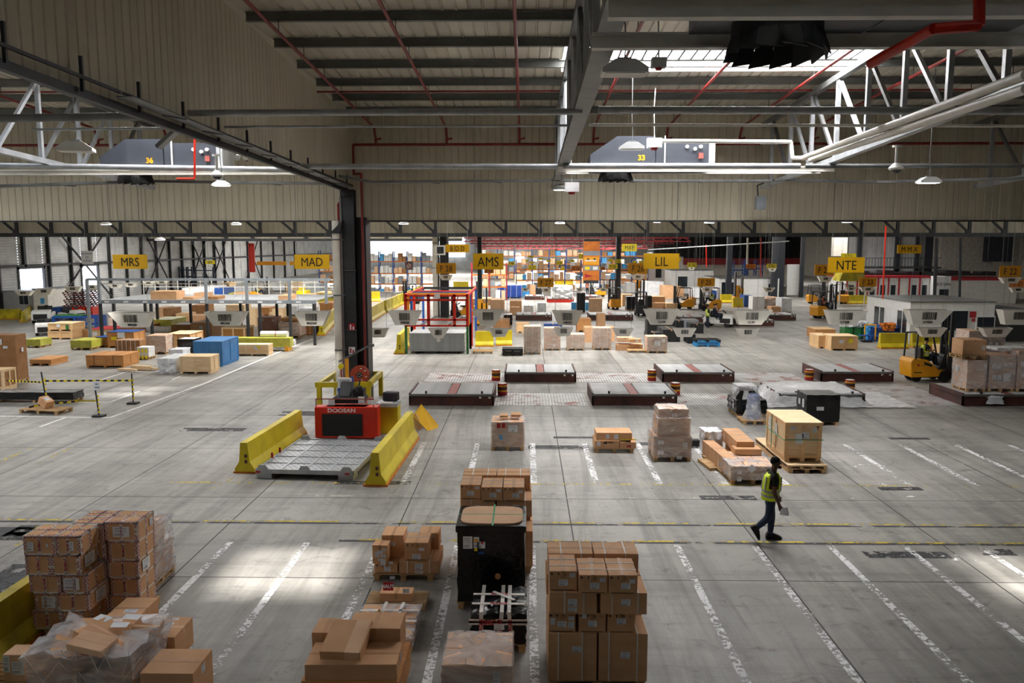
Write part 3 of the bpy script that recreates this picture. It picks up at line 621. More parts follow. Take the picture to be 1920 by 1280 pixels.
def carton(label, Y, xl, xr, yb, yt, d, rz=0, m='card', tape='y', straps=None, labels=(), mk=False, group=None, world=None, bev=.006, name='cardboard_box', tm='tape', z0=None):
    if world: cx, z, w, h = world
    else: cx, z, w, h = FY(Y, xl, xr, yb, yt)
    if z0 is not None: h += z-z0; z = z0
    o = MB().cb(0, 0, 0, w, d, h).build(name, m, loc=(cx, Y+d/2, z), rz=rz, bevel=bev); tag(o, label, 'box', group)
    e = .003
    if tape:
        t = MB(); tw = .03
        if tape in 'yb': t.box(-tw, tw, -d/2-e, d/2+e, h-.07, h+e) if False else None
        if tape in 'yb': t.box(-tw, tw, -d/2, d/2, h, h+e); t.box(-tw, tw, -d/2-e, -d/2, h-.1, h+e); t.box(-tw, tw, d/2, d/2+e, h-.1, h+e)
        if tape in 'xb': t.box(-w/2, w/2, -tw, tw, h, h+e*1.2); t.box(w/2, w/2+e, -tw, tw, h-.1, h+e); t.box(-w/2-e, -w/2, -tw, tw, h-.1, h+e)
        t.build('packing_tape', tm, o)
    if straps:                              # ('x',[y..]) loops running across, ('y',[x..]) loops running front to back
        for ax, ps in straps:
            for p in ps:
                s = MB(); q = .009
                if ax == 'y': s.box(p-q, p+q, -d/2-.006, d/2+.006, h, h+.006); s.box(p-q, p+q, -d/2-.006, -d/2, 0, h); s.box(p-q, p+q, d/2, d/2+.006, 0, h)
                else: s.box(-w/2-.006, w/2+.006, p-q, p+q, h, h+.006); s.box(w/2, w/2+.006, p-q, p+q, 0, h); s.box(-w/2-.006, -w/2, p-q, p+q, 0, h)
                s.build('strap', 'strap', o)
    for l in labels: label_part(o, w, d, h, *l)
    if mk: t = MB(); marks(t, -w*.05, -d/2-.004, h*.84, .05); t.box(-w*.4, w*.4, -d/2-.005, -d/2-.003, h*.05, h*.075); t.build('handling_marks', 'mark', o)
    return o
def pallet_mesh(w=1.2, d=.8, h=.144):
    m = MB(); n = 7
    for k in range(n): y = -d/2+.05+k*(d-.1)/(n-1); m.box(-w/2, w/2, y-.045, y+.045, h-.022, h)
    for x in (-w/2+.07, 0, w/2-.07):
        m.box(x-.07, x+.07, -d/2, d/2, h-.044, h-.022); m.box(x-.05, x+.05, -d/2, d/2, 0, .022)
        for y in (-d/2+.05, 0, d/2-.05): m.box(x-.05, x+.05, y-.05, y+.05, .022, h-.044)
    return m
def pallet_part(t, w, d, m='palletwood', z=0): o = pallet_mesh(w, d).build('pallet', m, t); o.location.z = z; return o
def pallet(label, cx, cy, w=1.2, d=.8, rz=0, z=0, m='palletwood', group=None, name='wooden_pallet'):
    return tag(pallet_mesh(w, d).build(name, m, loc=(cx, cy, z), rz=rz), label, 'pallet', group)
def shell(w, d, h, z0, seed=1, flare=.0, top=True, nx=9, nz=7, amp=.012, slump=0):
    r = random.Random(seed); m = MB(); vs = {}; per = []
    for k in range(nx): per.append((-w/2+w*k/nx, -d/2))
    for k in range(nx): per.append((w/2, -d/2+d*k/nx))
    for k in range(nx): per.append((w/2-w*k/nx, d/2))
    for k in range(nx): per.append((-w/2, d/2-d*k/nx))
    n = len(per); V = []
    for j in range(nz+1):
        for (x, y) in per:
            f = 1+flare*(1-j/nz)**2; a = amp*r.uniform(-1, 1.6); l = math.hypot(x, y) or 1
            V.append((x*f+x/l*a, y*f+y/l*a, z0+h*j/nz + (r.uniform(-slump, .01) if j == nz else 0)))
    F = [(j*n+k, j*n+(k+1)%n, (j+1)*n+(k+1)%n, (j+1)*n+k) for j in range(nz) for k in range(n)]
    m.add(V, F)
    if top:
        o = len(m.v); b = nz*n
        ins = [(x*.55, y*.55, z0+h+r.uniform(-slump, amp)) for (x, y) in per]
        m.v += ins; m.v.append((0, 0, z0+h+r.uniform(-slump*.5, amp)))
        for k in range(n): m.f.append((b+k, b+(k+1)%n, o+(k+1)%n, o+k)); m.m.append(0); m.f.append((o+k, o+(k+1)%n, o+n)); m.m.append(0)
    return m
def load(label, Y, xl, xr, yb, yt, d, wrap='film', inner='card', nx=2, ny=2, nz=3, rz=0, cat='pallet load', group=None, z0=None, seed=1, flare=.0, labels=(), pal=True, extra=None, slump=.0, name='wrapped_pallet_load', straps=None, gap=.004, palm='palletwood', amp=.012):
    cx, z, w, h = FY(Y, xl, xr, yb, yt)
    if z0 is not None: h += z-z0; z = z0
    t = thing(name, label, cat, (cx, Y+d/2, z), rz, group); b = .144 if pal else .0
    if pal: pallet_part(t, w, d, palm)
    hh = h-b; r = random.Random(seed); W0 = w-.04; D0 = d-.04
    if inner:
        for k in range(nz):
            for i in range(nx):
                for j in range(ny):
                    if 0 < k < nz-1 and 0 < i < nx-1 and 0 < j < ny-1: continue
                    m = MB(); e = gap+r.uniform(0, .008)
                    m.box(-W0/2+i*W0/nx+e, -W0/2+(i+1)*W0/nx-e, -D0/2+j*D0/ny+e, -D0/2+(j+1)*D0/ny-e, b+k*hh/nz+.002, b+(k+1)*hh/nz-.003-(r.uniform(0, slump) if k == nz-1 else 0))
                    m.build('carton', inner, t)
    if wrap: shell(w+.01, d+.01, hh+.012, b-.02, seed, flare, slump=slump*.5, amp=amp).build('stretch_wrap', wrap, t, smooth=True)
    for l in labels: label_part(t, w+.03, d+.03, h, *l)
    if straps:
        for x in straps: s = MB(); q = .012; s.box(x-q, x+q, -d/2-.03, -d/2-.02, b, h+.02); s.box(x-q, x+q, -d/2-.03, d/2+.03, h+.015, h+.025); s.build('strap', 'strap', t)
    if extra: extra(t, w, d, h)
    return t
def crate(label, Y, xl, xr, yb, yt, d, rz=0, m='ply', frame='wood', feet=True, group=None, z0=None, labels=(), posts=2, straps=(), lid=None, name='wooden_crate', top='ply'):
    cx, z, w, h = FY(Y, xl, xr, yb, yt)
    if z0 is not None: h += z-z0; z = z0
    t = thing(name, label, 'crate', (cx, Y+d/2, z), rz, group); b = .1 if feet else 0
    p = MB(); p.cb(0, 0, b, w-.04, d-.04, h-b-.02); p.build('panels', m, t)
    f = MB()
    for s in (-1, 1):
        for k in range(posts+1):
            x = -w/2+.05+k*(w-.1)/posts; f.box(x-.045, x+.045, s*(d/2-.01)-.012, s*(d/2-.01)+.012, b, h)
            y = -d/2+.05+k*(d-.1)/posts; f.box(s*(w/2-.01)-.012, s*(w/2-.01)+.012, y-.045, y+.045, b, h)
        for zz in (b, h-.09): f.box(-w/2, w/2, s*(d/2-.012)-.01, s*(d/2-.012)+.01, zz, zz+.08); f.box(s*(w/2-.012)-.01, s*(w/2-.012)+.01, -d/2, d/2, zz, zz+.08)
    f.build('battens', frame, t)
    l = MB(); l.cb(0, 0, h-.02, w+.02, d+.02, .025); l.build('lid', lid or top, t)
    if feet:
        for k in range(3): x = -w/2+.08+k*(w-.16)/2; q = MB(); q.box(x-.06, x+.06, -d/2, d/2, 0, b); q.build('skid', frame, t)
    for q in labels: label_part(t, w+.02, d+.03, h, *q)
    for x in straps: s = MB(); s.box(x-.008, x+.008, -d/2-.03, -d/2-.02, b, h); s.box(x-.008, x+.008, -d/2-.03, d/2+.03, h+.006, h+.012); s.build('strap', 'black', t)
    return t
# ================================================================ FOREGROUND: four big piles of strapped cartons
def strapped_pile(Yf, x0, names, grp):
    sc_ = 1.0; a = lambda px: (px-1028)*10.7/FP + x0   # x of the pile drawn from its left edge
    def c(nm, l, r, z0, z1, y, d, **k): carton(nm, Yf+y, 0, 0, 0, 0, d, world=((a(l)+a(r))/2, z0, a(r)-a(l), z1-z0), group=None, **k)
    pallet(names[0], (a(1030)+a(1222))/2, Yf+.62, 1.36, 1.2)
    z = [.146, .855, 1.145, 1.46, 1.752]
    lb = [('f', 0.02, .06, .13, .1)]
    c(names[1], 1028, 1124, z[0], z[1], .0, .58, tape=None, straps=[('y', [-.2, .14])], labels=[('f', .06, .12, .13, .09)])
    c(names[2], 1128, 1224, z[0], z[1], .0, .58, tape=None, straps=[('y', [-.2, .2])], labels=[('f', .03, .04, .13, .1)])
    c(names[3], 1028, 1124, z[0], z[1], .6, .58, tape=None); c(names[4], 1128, 1224, z[0], z[1], .6, .58, tape=None)
    c(names[5], 1028.5, 1081.5, z[1], z[2], .03, .58, mk=True, labels=[('f', .0, -.02, .13, .09), ('f', -.13, .02, .07, .1, False), ('f', .13, -.03, .08, .1), ('f', .13, .07, .08, .06, False)])
    c(names[6], 1088, 1142, z[1], z[2], .03, .58, mk=True, labels=[('f', .0, -.01, .13, .09), ('f', -.12, .1, .08, .06, False)])
    c(names[7], 1145, 1199, z[1], z[2], .03, .58, mk=True, labels=[('f', .0, .03, .13, .09)])
    c(names[8], 1030, 1124, z[1], z[2], .63, .56, tape=None); c(names[9], 1128, 1218, z[1], z[2], .63, .56, tape=None)
    c(names[10], 1030, 1123, z[2], z[3], .0, .6, tape=None, straps=[('y', [-.12, .15])], labels=[('f', -.01, .01, .13, .11), ('f', -.01, -.09, .13, .06)])
    c(names[11], 1130, 1221, z[2], z[3], .0, .6, tape=None, straps=[('y', [-.16, .2])], labels=[('f', .03, .02, .13, .1)])
    c(names[12], 1026, 1124, z[2], z[3], .62, .56, tape=None); c(names[13], 1130, 1221, z[2], z[3], .62, .56, tape=None)
    for i, (l, r, o) in enumerate(((1030, 1084, .05), (1087, 1143, -.03), (1145, 1201, -.03))):
        c(names[14+i], l, r, z[3], z[4]-(.0 if i == 0 else .02), o, .62, mk=True, m='card', straps=[('x', [-.12, .12])], labels=[('f', .0+.02*i, -.02, .13, .09), ('f', .13, .09-.02*i, .08, .06, False)])
    c(names[17], 1030, 1123, z[3], z[4]+.0, .7, .48, tape='x', m='card', straps=[('y', [-.14, .16])]); c(names[18], 1125, 1217, z[3], z[4], .7, .48, tape='x', straps=[('y', [-.16, .14])])
def pn(w, s): return ['wooden pallet under ' + w] + [s % q for q in (
    'bottom front left big brown box', 'bottom front right big brown box', 'bottom back left big brown box', 'bottom back right big brown box',
    'box with four paper labels, lower row', 'short brown box in the middle of the lower row', 'upside-down printed box, right of the lower row',
    'rear left box of the lower short row', 'rear right box of the lower short row',
    'wide strapped brown box with two stacked labels', 'wide strapped box with one label, right of third row',
    'rear left box of the third row', 'rear right box of the third row',
    'top row left brown box with handling marks', 'top row middle brown box with handling marks', 'top row right brown box with handling marks',
    'wide strapped box at the back left of the top', 'wide strapped box at the back right of the top')]
strapped_pile(10.7, WY(1028, 1200, 10.7)[0], pn('the strapped brown boxes at the bottom middle right', '%s, pile nearest the camera'), '')
strapped_pile(14.75, WY(862, 1000, 14.75)[0], pn('the strapped brown boxes behind the tall black load', '%s, pile behind the black load'), '')
# ---- tall black wrapped load with a bare cardboard top
def black_tall():
    Y = 13.25; cx, z, w, h = FY(Y, 857, 985, 1171, 986); h += z; t = thing('wrapped_pallet_load', 'tall black-wrapped load with a bare cardboard top and green strap', 'pallet load', (cx, Y+.55, 0), 0)
    d = 1.1; pallet_part(t, w, d)
    shell(w-.03, d, h-.15, .13, 5, amp=.012).build('black_wrap', 'blackwrap', t, smooth=True)
    m = MB(); pts = []
    for k in range(28):
        a = 2*math.pi*k/28; c, s = math.cos(a), math.sin(a); pts.append((w*.46*abs(c)**.45*(1 if c > 0 else -1), d*.42*abs(s)**.45*(1 if s > 0 else -1)))
    m.prism(pts, h+.0, h+.022, 'z'); m.build('cardboard_top', 'cardpale', t)
    m = MB(); m.cb(0, 0, h-.12, w+.03, d+.02, .12); m.build('cap_wrap', 'blackwrap', t, bevel=.02)
    for (p, q) in (((0.03, -d/2-.01), (.03, d/2)), ): m = MB(); m.box(.015, .045, -d/2-.02, d/2, h+.02, h+.026); m.build('green_strap', 'greenstrap', t)
    m = MB(); m.box(-w/2, w/2, .0, .02, h+.02, h+.025); m.build('cross_strap', 'greenstrap', t)
    for (u, v, a, b, mm) in ((-.4, .46, .16, .22, 'paper'), (-.25, .46, .1, .2, 'paper'), (-.17, .42, .14, .12, 'paper'), (-.26, .5, .08, .04, 'signora'), (-.26, .335, .05, .05, 'lemon'), (-.17, .28, .09, .05, 'blue'), (-.15, .46, .04, .04, 'redmark')):
        label_part(t, w, d+.03+(.01 if mm != 'paper' else 0), h, 'f', u, v, a, b, mm == 'paper', mm)
    m = MB(); m.cyl((.12, -d/2-.03, .6), (.12, -d/2, .6), .05, 14, m=0); m.build('torn_hole', 'carddk', t)
black_tall()
# ---- black bundle bound with FRAGILE tape
def fragile():
    Y = 11.75; cx, z, w, h = FY(Y, 884, 984, 1266, 1148); h += z; d = .95
    t = thing('wrapped_bundle', 'black plastic bundle bound in white tape printed FRAGILE in red', 'parcel', (cx, Y+d/2, 0), 0)
    pallet_part(t, w+.05, d)
    shell(w, d, h-.15, .14, 8, amp=.03, flare=-.0, slump=.03).build('black_wrap', 'blackwrap', t, smooth=True)
    def band(kind, p, txt=True, sk=0):
        m = MB(); q = .032; e = .035
        if kind == 'v': m.bar((p, -d/2-e, .15), (p+sk, -d/2-e, h+.02), .06, .006, up=(0, 1, 0)); m.bar((p+sk, -d/2-e, h+.025), (p+sk, d/2, h+.025), .06, .006)
        elif kind == 'h': m.box(-w/2-e, w/2+e, -d/2-e-.004, -d/2-e, p-q, p+q); m.box(w/2+e, w/2+e+.004, -d/2-e, d/2, p-q, p+q)
        else: m.box(-w/2, w/2, p-q, p+q, h+.028, h+.034)
        o = m.build('fragile_tape', 'strap', t)
        if kind == 'v': text('FRAGILE', .06, o, (p+sk*.6+.025, -d/2-e-.008, h*.66), 'redmark', (90, -90, 0), .85, .002); text('FRAGILE', .06, o, (p+.025, -d/2-e-.008, h*.2+.12), 'redmark', (90, -90, 0), .85, .002)
        elif kind == 'h': text('FRAGILE', .06, o, (-.12, -d/2-e-.008, p-.03), 'redmark', (90, 0, 0), .95, .002)
        else: text('FRAGILE', .055, o, (0, p-.027, h+.037), 'redmark', (0, 0, 0), .95, .002)
    band('v', -.26); band('v', .0, sk=.06); band('v', .22, sk=-.05); band('h', h-.12); band('h', .5); band('t', .12); band('t', -.22)
    for (a, b) in (((-.1, .2), (.25, -.1)),): m = MB(); m.bar((a[0], a[1], h+.04), (b[0], b[1], h+.04), .06, .006); m.build('fragile_tape', 'strap', t)
    label_part(t, w, d+.09, h, 'f', .02, .12, .16, .1)
fragile()
# ---- pale wrapped load at the bottom
def palewrap():
    Y = 10.25; cx, z, w, h = FY(Y, 829, 960, 1290, 1241); z = 0; h = WY(829, 1247, Y)[1]; d = .95; t = thing('wrapped_pallet_load', 'clear-wrapped load of pale cartons at the bottom edge, before the black bundle', 'pallet load', (cx, Y+d/2, 0), 0)
    pallet_part(t, w, d)
    for k in range(3):
        for i in range(3):
            for j in range(2):
                hh = (h-.15)/3; tw = w/3
                if k == 2 and i < 2: continue
                m = MB(); m.box(-w/2+i*tw+.006, -w/2+(i+1)*tw-.006, -d/2+j*d/2+.005, -d/2+(j+1)*d/2-.005, .15+k*hh+.002, .15+(k+1)*hh-.003); m.build('carton', 'cardpale', t)
    for i in range(2):
        for j in range(2): m = MB(); m.box(-w/2+i*w/3+.006, -w/2+(i+1)*w/3-.006, -d/2+j*d/2+.02, -d/2+(j+1)*d/2-.005, h-(h-.15)/3, h-.005); m.build('carton', 'cardpale', t)
    shell(w+.01, d+.01, h-.1, .12, 4, slump=.03).build('stretch_wrap', 'film', t, smooth=True)
    label_part(t, w, d+.04, h, 'f', .27, -.0+h/2-.16, .1, .16)
palewrap()
# ---- heap of loose brown boxes, bottom middle
Y = 10.0
tag(pallet_mesh(1.25, 1.15).build('wooden_pallet', 'palletwood', loc=(WY(655, 1250, Y)[0], Y+.55, 0)), 'wooden pallet under the heap of loose brown boxes at the bottom', 'pallet')
def hz_(py, Y): return WY(600, py, Y)[1]
x0 = WY(565, 1260, Y)[0]; x1 = WY(748, 1260, Y)[0]
zA = hz_(1272, Y); zB = hz_(1244, Y)
carton('big orange-brown carton at the very bottom of the loose heap', Y-.03, 0, 0, 0, 0, 1.1, world=((x0+x1)/2, .146, x1-x0, zA-.146-.02), tape='x', m='woodor')
carton('long flat brown carton lying across the loose heap at the bottom', Y, 0, 0, 0, 0, .62, world=((x0+x1)/2+.0, zA-.02, x1-x0-.08, zB-zA+.01), tape='x', labels=[('r', .1, 0, .1, .1)], rz=rad(1.5))
carton('brown carton behind the tilted one, right side of the loose heap', Y+.64, 0, 0, 0, 0, .5, world=(WY(700, 1200, Y+.6)[0], zA-.02, .75, zB-zA+.2), tape='y')
carton('small brown carton at the back left of the loose heap', Y+.66, 0, 0, 0, 0, .45, world=(WY(605, 1200, Y+.6)[0], zA-.02, .34, zB-zA+.12), tape='y')
o = carton('crumpled brown carton lying tilted on top of the loose heap', Y+.12, 0, 0, 0, 0, .72, world=(WY(640, 1240, Y+.1)[0], zB+.012, .56, .16), tape=None, m='card', rz=rad(-3)); o.rotation_euler.x = rad(9)
m = MB(); m.box(.06, .26, -.37, .361, .16, .164); m.box(.06, .26, -.364, -.36, 0, .16); m.build('tape_patch', 'cardpale', o)
# ---- clear-wrapped load with taped top and cardboard pyramid
def tapeload():
    Y = 11.65; t = load('clear-wrapped load with white tape bands and a cardboard pyramid on it', Y, 655, 773, 1266, 1196, 1.2, wrap='filmthick', nx=3, ny=3, nz=2, seed=3, z0=0, labels=[('f', .3, .14, .3, .05), ('f', .36, -.1, .12, .12)])
    h = WY(700, 1196, Y)[1]; w = FY(Y, 655, 773, 1266, 1196)[2]
    for (a, b) in (((-.17, -.6), (-.1, .6)), ((.13, -.6), (.19, .6)), ((-w/2, -.12), (w/2, -.08)), ((-w/2, .28), (w/2, .3))): m = MB(); m.bar((a[0], a[1], h+.03), (b[0], b[1], h+.03), .055, .005); m.build('tape_band', 'strap', t)
    m = MB(); m.box(-.05, .03, -.62, -.61, .3, .34); m.build('red_sticker', 'redmark', t)
    p = thing('cardboard_pyramid', 'small brown cardboard pyramid with red crosses standing on the wrapped load', 'marker', (WY(712, 1160, Y+.35)[0], Y+.32, h+.035), rad(10))
    m = MB(); s = .16; m.add([(-s,-s,0),(s,-s,0),(s,s,0),(-s,s,0),(0,0,.3)], [(3,2,1,0),(0,1,4),(1,2,4),(2,3,4),(3,0,4)]); m.build('cone_body', 'card', p)
    m = MB(); m.bar((-.05, -.115, .13), (.03, -.09, .17), .01, .004, up=(0,1,0)); m.bar((-.05, -.09, .17), (.03, -.115, .13), .01, .004, up=(0,1,0)); m.build('red_cross', 'redmark', p)
tapeload()
pallet('wooden pallet sticking out behind the taped clear-wrapped load', WY(745, 1140, 13.3)[0], 13.38, 1.05, .5)
o = carton('low brown carton with a red upright mark, behind the pyramid', 13.2, 712, 773, 1126, 1112, .26, z0=.146, labels=[('f', .18, .12, .12, .08)])
m = MB(); m.box(-.22, -.04, -.137, -.134, .2, .36); m.build('red_label', 'redmark', o); text('HAUT', .06, o, (-.14, -.14, .25), 'paper', bold=.003)
# ---- small pile of labelled boxes
Y = 14.4
pallet('wooden pallet under the small pile of labelled boxes, left of the black load', WY(757, 1110, Y)[0], Y+.45, 1.15, .95)
lb = [('f', .03, .0, .12, .1), ('f', .1, .12, .08, .06, False)]
carton('tall brown box at the lower left of the small labelled pile', Y, 702.5, 746, 1106, 1058, .6, z0=.146, mk=True, labels=lb+[('f', -.05, .13, .1, .13, False), ('f', .12, -.17, .1, .06, False)], straps=[('x', [0.1])])
carton('big brown box with two white straps in the small labelled pile', Y, 749, 823, 1102, 1052, .85, z0=.146, tape='y', straps=[('y', [-.22, .2])], labels=[('f', .0, .02, .15, .12), ('f', .0, -.1, .15, .08)])
z1 = WY(720, 1058, Y)[1]; z2 = WY(780, 1052, Y)[1]
carton('small box covered in address labels, top left of the small pile', Y+.02, 699, 728, 1053, 1022, .28, z0=z1+.002, labels=[('f', .0, .05, .1, .07), ('f', .06, -.02, .1, .06), ('f', .01, -.1, .1, .05), ('f', -.06, .0, .08, .1), ('f', .08, .1, .08, .05)], rz=rad(-3))
carton('brown box behind the small one at the top left of the small pile', Y+.33, 716, 757, 1040, 1003, .5, z0=z1+.002, labels=[('f', .0, .05, .1, .07), ('f', -.12, -.1, .08, .1, False)])
carton('brown box with strap and marks, front of the top on the small pile', Y+.02, 759, 803, 1054, 1017, .55, z0=z2+.002, mk=True, straps=[('x', [.05])], labels=[('f', .0, -.1, .16, .12), ('f', .1, .05, .1, .06, False)])
carton('brown box highest at the back right of the small labelled pile', Y+.6, 786, 823, 1040, 999, .4, z0=z2+.002, labels=[('f', .05, .1, .1, .06, False)], rz=rad(0))
# ---- boxes bound in red lettered tape, lower left
def tapebox(label, x0, x1, y0, d, z0, z1, lab=(), rz=0, txt=True):
    w = x1-x0; h = z1-z0; o = MB().cb(0, 0, 0, w, d, h).build('cardboard_box', 'card', loc=((x0+x1)/2, y0+d/2, z0), rz=rz, bevel=.005); tag(o, label, 'box')
    t = MB(); e = .004; q = .025
    def strip(a, b, m=0): t.box(*a, *b, m)
    t.box(-q, q, -d/2-e, -d/2, 0, h); t.box(w/2, w/2+e, -q, q, 0, h); t.box(-q, q, -d/2, d/2, h, h+e); t.box(-w/2, w/2, -q, q, h, h+e)
    for s in (-1, 1):
        t.box(s*(w/2-q)-q, s*(w/2-q)+q, -d/2-e, -d/2, 0, h); t.box(w/2, w/2+e, s*(d/2-q)-q, s*(d/2-q)+q, 0, h)
        t.box(-w/2, w/2, s*(d/2-q/2)-q, s*(d/2-q/2)+q/2, h, h+e); t.box(s*(w/2-q/2)-q/2, s*(w/2-q/2)+q/2, -d/2, d/2, h, h+e)
    t.box(-w/2, w/2, -d/2-e, -d/2, h-q, h); t.box(-w/2, w/2, -d/2-e, -d/2, 0, q*.8); t.box(w/2, w/2+e, -d/2, d/2, h-q, h)
    tp = t.build('lettered_tape', 'strap', o)
    r = MB()
    def letters(p, u, vv, ln, n):            # small red capitals along the tape
        for k in range(n):
            if R.random() < .12: continue
            a = k*ln/n; r.bar(p+u*a+vv*-.016, p+u*a+vv*.016, ln/n*.30, .002, up=u.cross(vv)); 
            if k % 2: r.bar(p+u*(a)+vv*.014, p+u*(a+ln/n*.75)+vv*.014, .009, .002, up=u.cross(vv))
            else: r.bar(p+u*(a)-vv*.014, p+u*(a+ln/n*.7)-vv*.014, .009, .002, up=u.cross(vv))
    X, Yv, Z = Vector((1,0,0)), Vector((0,1,0)), Vector((0,0,1))
    for s in (-1, 1): letters(Vector((s*(w/2-q), -d/2-.008, .01)), Z, X, h-.02, 8); letters(Vector((w/2+.008, s*(d/2-q), .01)), Z, Yv, h-.02, 8)
    letters(Vector((w/2+.008, 0, .01)), Z, Yv, h-.02, 8); letters(Vector((-w/2+.02, 0, h+.007)), X, Yv, w-.04, 12); letters(Vector((0, -d/2+.03, h+.007)), Yv, X, d-.06, 13); letters(Vector((-w/2+.03, -d/2+.02, h+.007)), X, Yv, w-.05, 12); letters(Vector((w/2-.014, -d/2+.02, h+.007)), Yv, X, d-.05, 13)
    letters(Vector((-w/2+.03, -d/2-.008, h-.012)), X, Z, w-.05, 12)
    r.build('tape_lettering', 'redmark', o)
    if txt: text(R.choice(['ALLYOURS', 'GLOBALLY', 'YOURS GL']), .036, o, (.015, -d/2-.009, h/2), 'redmark', (90, -90, 0), .8*h/.3, .001)
    for l in lab: label_part(o, w, d+.016, h, *l) if l[0] != 'r' else label_part(o, w+.022, d, h, *l)
T0 = 12.1; ax = lambda px: WY(px, 1100, T0)[0]
pallet('wooden pallet under the boxes bound in red lettered tape', -7.1, 12.72, 1.3, 1.3)
zz = [.146, .46, .76, 1.07, 1.40, 1.71]
rows = [('bottom', 58, 112, 112, 150), ('second', 64, 104, 105, 165), ('third', 56, 114, 118, 163), ('fourth', 51, 99, 99, 152), ('top', 50, 109, 110, 156)]
big = [('f', -.0, 0, .26, .2)]
for k, (nm, a, b, c_, d_) in enumerate(rows):
    A, B, C, D = ax(a), ax(b), ax(c_), ax(d_)
    l1 = {'top': [('f', -.14, -.02, .1, .15), ('f', .13, 0, .04, .06, False)], 'second': [('f', .05, .0, .22, .2)]}.get(nm, ())
    l2 = {'top': [('f', .05, -.01, .09, .15)], 'third': [('f', -.05, 0, .26, .2)], 'fourth': [('r', .0, 0, .3, .2)], 'second': [('r', .05, 0, .28, .2)]}.get(nm, ())
    tapebox('front left box of the %s layer, bound in red lettered tape' % nm, A, B, T0, .56, zz[k], zz[k+1]-.004, l1)
    tapebox('front right box of the %s layer, bound in red lettered tape' % nm, C+.004, D, T0+.0, .56, zz[k], zz[k+1]-.004, l2)
    o = .04*(k % 2)
    tapebox('back right box of the %s layer, bound in red lettered tape' % nm, -7.0+o, -6.5+.01*k, T0+.6, .6, zz[k], zz[k+1]+.02*(k == 4)-.004, [('f', .0, 0, .28, .18), ('r', .16, .02, .1, .14)] if k == 4 else ([('r', -.05, 0, .26, .2)] if k == 2 else ()))
    tapebox('back left box of the %s layer, bound in red lettered tape' % nm, -7.55, -7.03+o*.3, T0+.6, .34, zz[k], zz[k+1]-.004)
    tapebox('rearmost left box of the %s layer, bound in red lettered tape' % nm, -7.55, -7.05+o*.3, T0+.95, .3, zz[k], zz[k+1]-.004)
# wrapped brown load behind it
t = load('big brown wrapped load with a green sticker, behind the red-taped boxes', 13.85, 215, 289, 1138, 1038, .95, wrap='film', inner='carddk', nx=2, ny=2, nz=2, seed=9, z0=0, labels=[('f', .18, .0, .12, .18)])
zt = WY(289, 1038, 13.85)[1]
m = MB(); m.box(-.28, .2, -.3, .45, zt, zt+.42); m.box(-.1, .28, -.42, .0, zt, zt+.33); m.build('carton', 'card', t)
shell(.72, .9, .45, zt, 3, slump=.04, amp=.03).build('stretch_wrap', 'filmthick', t, smooth=True)
m = MB(); m.box(.0, .09, -.475, -.47, zt+.18, zt+.28); o = m.build('green_sticker', 'hivis', t)
# heap of boxes under loose clear film, bottom left
Yh = 10.05
pallet('wooden pallet under the loose film heap in the bottom left corner', -6.1, Yh+.6, 1.5, 1.25)
def heap():
    t = thing('wrapped_pallet_load', 'heap of tilted cartons under loose clear film in the bottom left corner', 'pallet load', (-6.05, Yh+.6, .146), 0)
    r = random.Random(5)
    for (x, y, z, w, d, h, a, tx, ty, mm) in ((-.32, -.1, 0, .66, .9, .42, 0, 0, 0, 'card'), (.36, -.1, 0, .66, .9, .36, .03, 0, 0, 'carddk'), (-.25, -.15, .42, .62, .62, .2, .3, .12, .05, 'card'), (.15, -.05, .5, .8, .55, .2, -.35, -.08, .22, 'card'), (-.1, .3, .45, .9, .4, .22, .1, .1, 0, 'card'), (.5, .3, .34, .36, .5, .3, .15, 0, .1, 'carddk'), (.1, -.35, .66, .55, .35, .1, -.2, .1, .1, 'cardpale')):
        o = MB().cb(0, 0, 0, w, d, h).build('carton', mm, t, bevel=.008); o.location = (x, y, z+.003); o.rotation_euler = (tx, ty, a)
        m = MB(); m.box(-w/2, w/2, -.03, .03, h, h+.003); m.build('packing_tape', 'cardpale', o)
    s = shell(1.48, 1.15, .82, -.1, 21, flare=.02, slump=.12, amp=.05, nx=6, nz=4)
    s.build('stretch_wrap', 'filmthick', t, smooth=True)
    for i in range(12):
        x = r.uniform(-.6, .6); m = MB(); m.bar((x, -.61, .05+r.random()*.2), (x+r.uniform(-.5, .5), -.59, .74), .006, .004, up=(0,1,0)); m.build('film_fold', 'strap', t)
    for (x, y, a) in ((.25, .1, .2), (-.1, .3, -.3), (.3, .35, .1)): m = MB(); m.cb(0, 0, 0, .22, .16, .003); o = m.build('paper_label', 'paper', t); o.location = (x, y, .76); o.rotation_euler = (0, .1, a)
heap()
carton('small white-labelled box with a green dot at the far bottom left', 10.55, 10, 25, 1270, 1245, .3, world=(WY(28, 1250, 10.5)[0]-.05, .146, .3, .4), m='cardpale', tape=None, labels=[('f', -.1, .06, .1, .25), ('f', .06, .0, .18, .2)])
pallet('wooden pallet end at the far bottom left under the green-dotted box', WY(20, 1260, 10.6)[0]-.25, 10.75, .95, .8)
z0_ = .42
carton('tall brown carton behind the film heap, right of the taped boxes', 11.25, 198, 240, 1240, 1210, .75, world=(WY(222, 1210, 11.2)[0], .0, .5, .74), labels=[('r', .0, -.1, .16, .16), ('t', .05, -.1, .2, .12)], tape='x')
load('low wrapped carton on the floor carrying the clean brown box', 11.2, 262, 330, 1300, 1247, .66, pal=False, nx=1, ny=2, nz=1, z0=0, name='wrapped_carton', cat='box')
zl = WY(300, 1247, 11.2)[1]
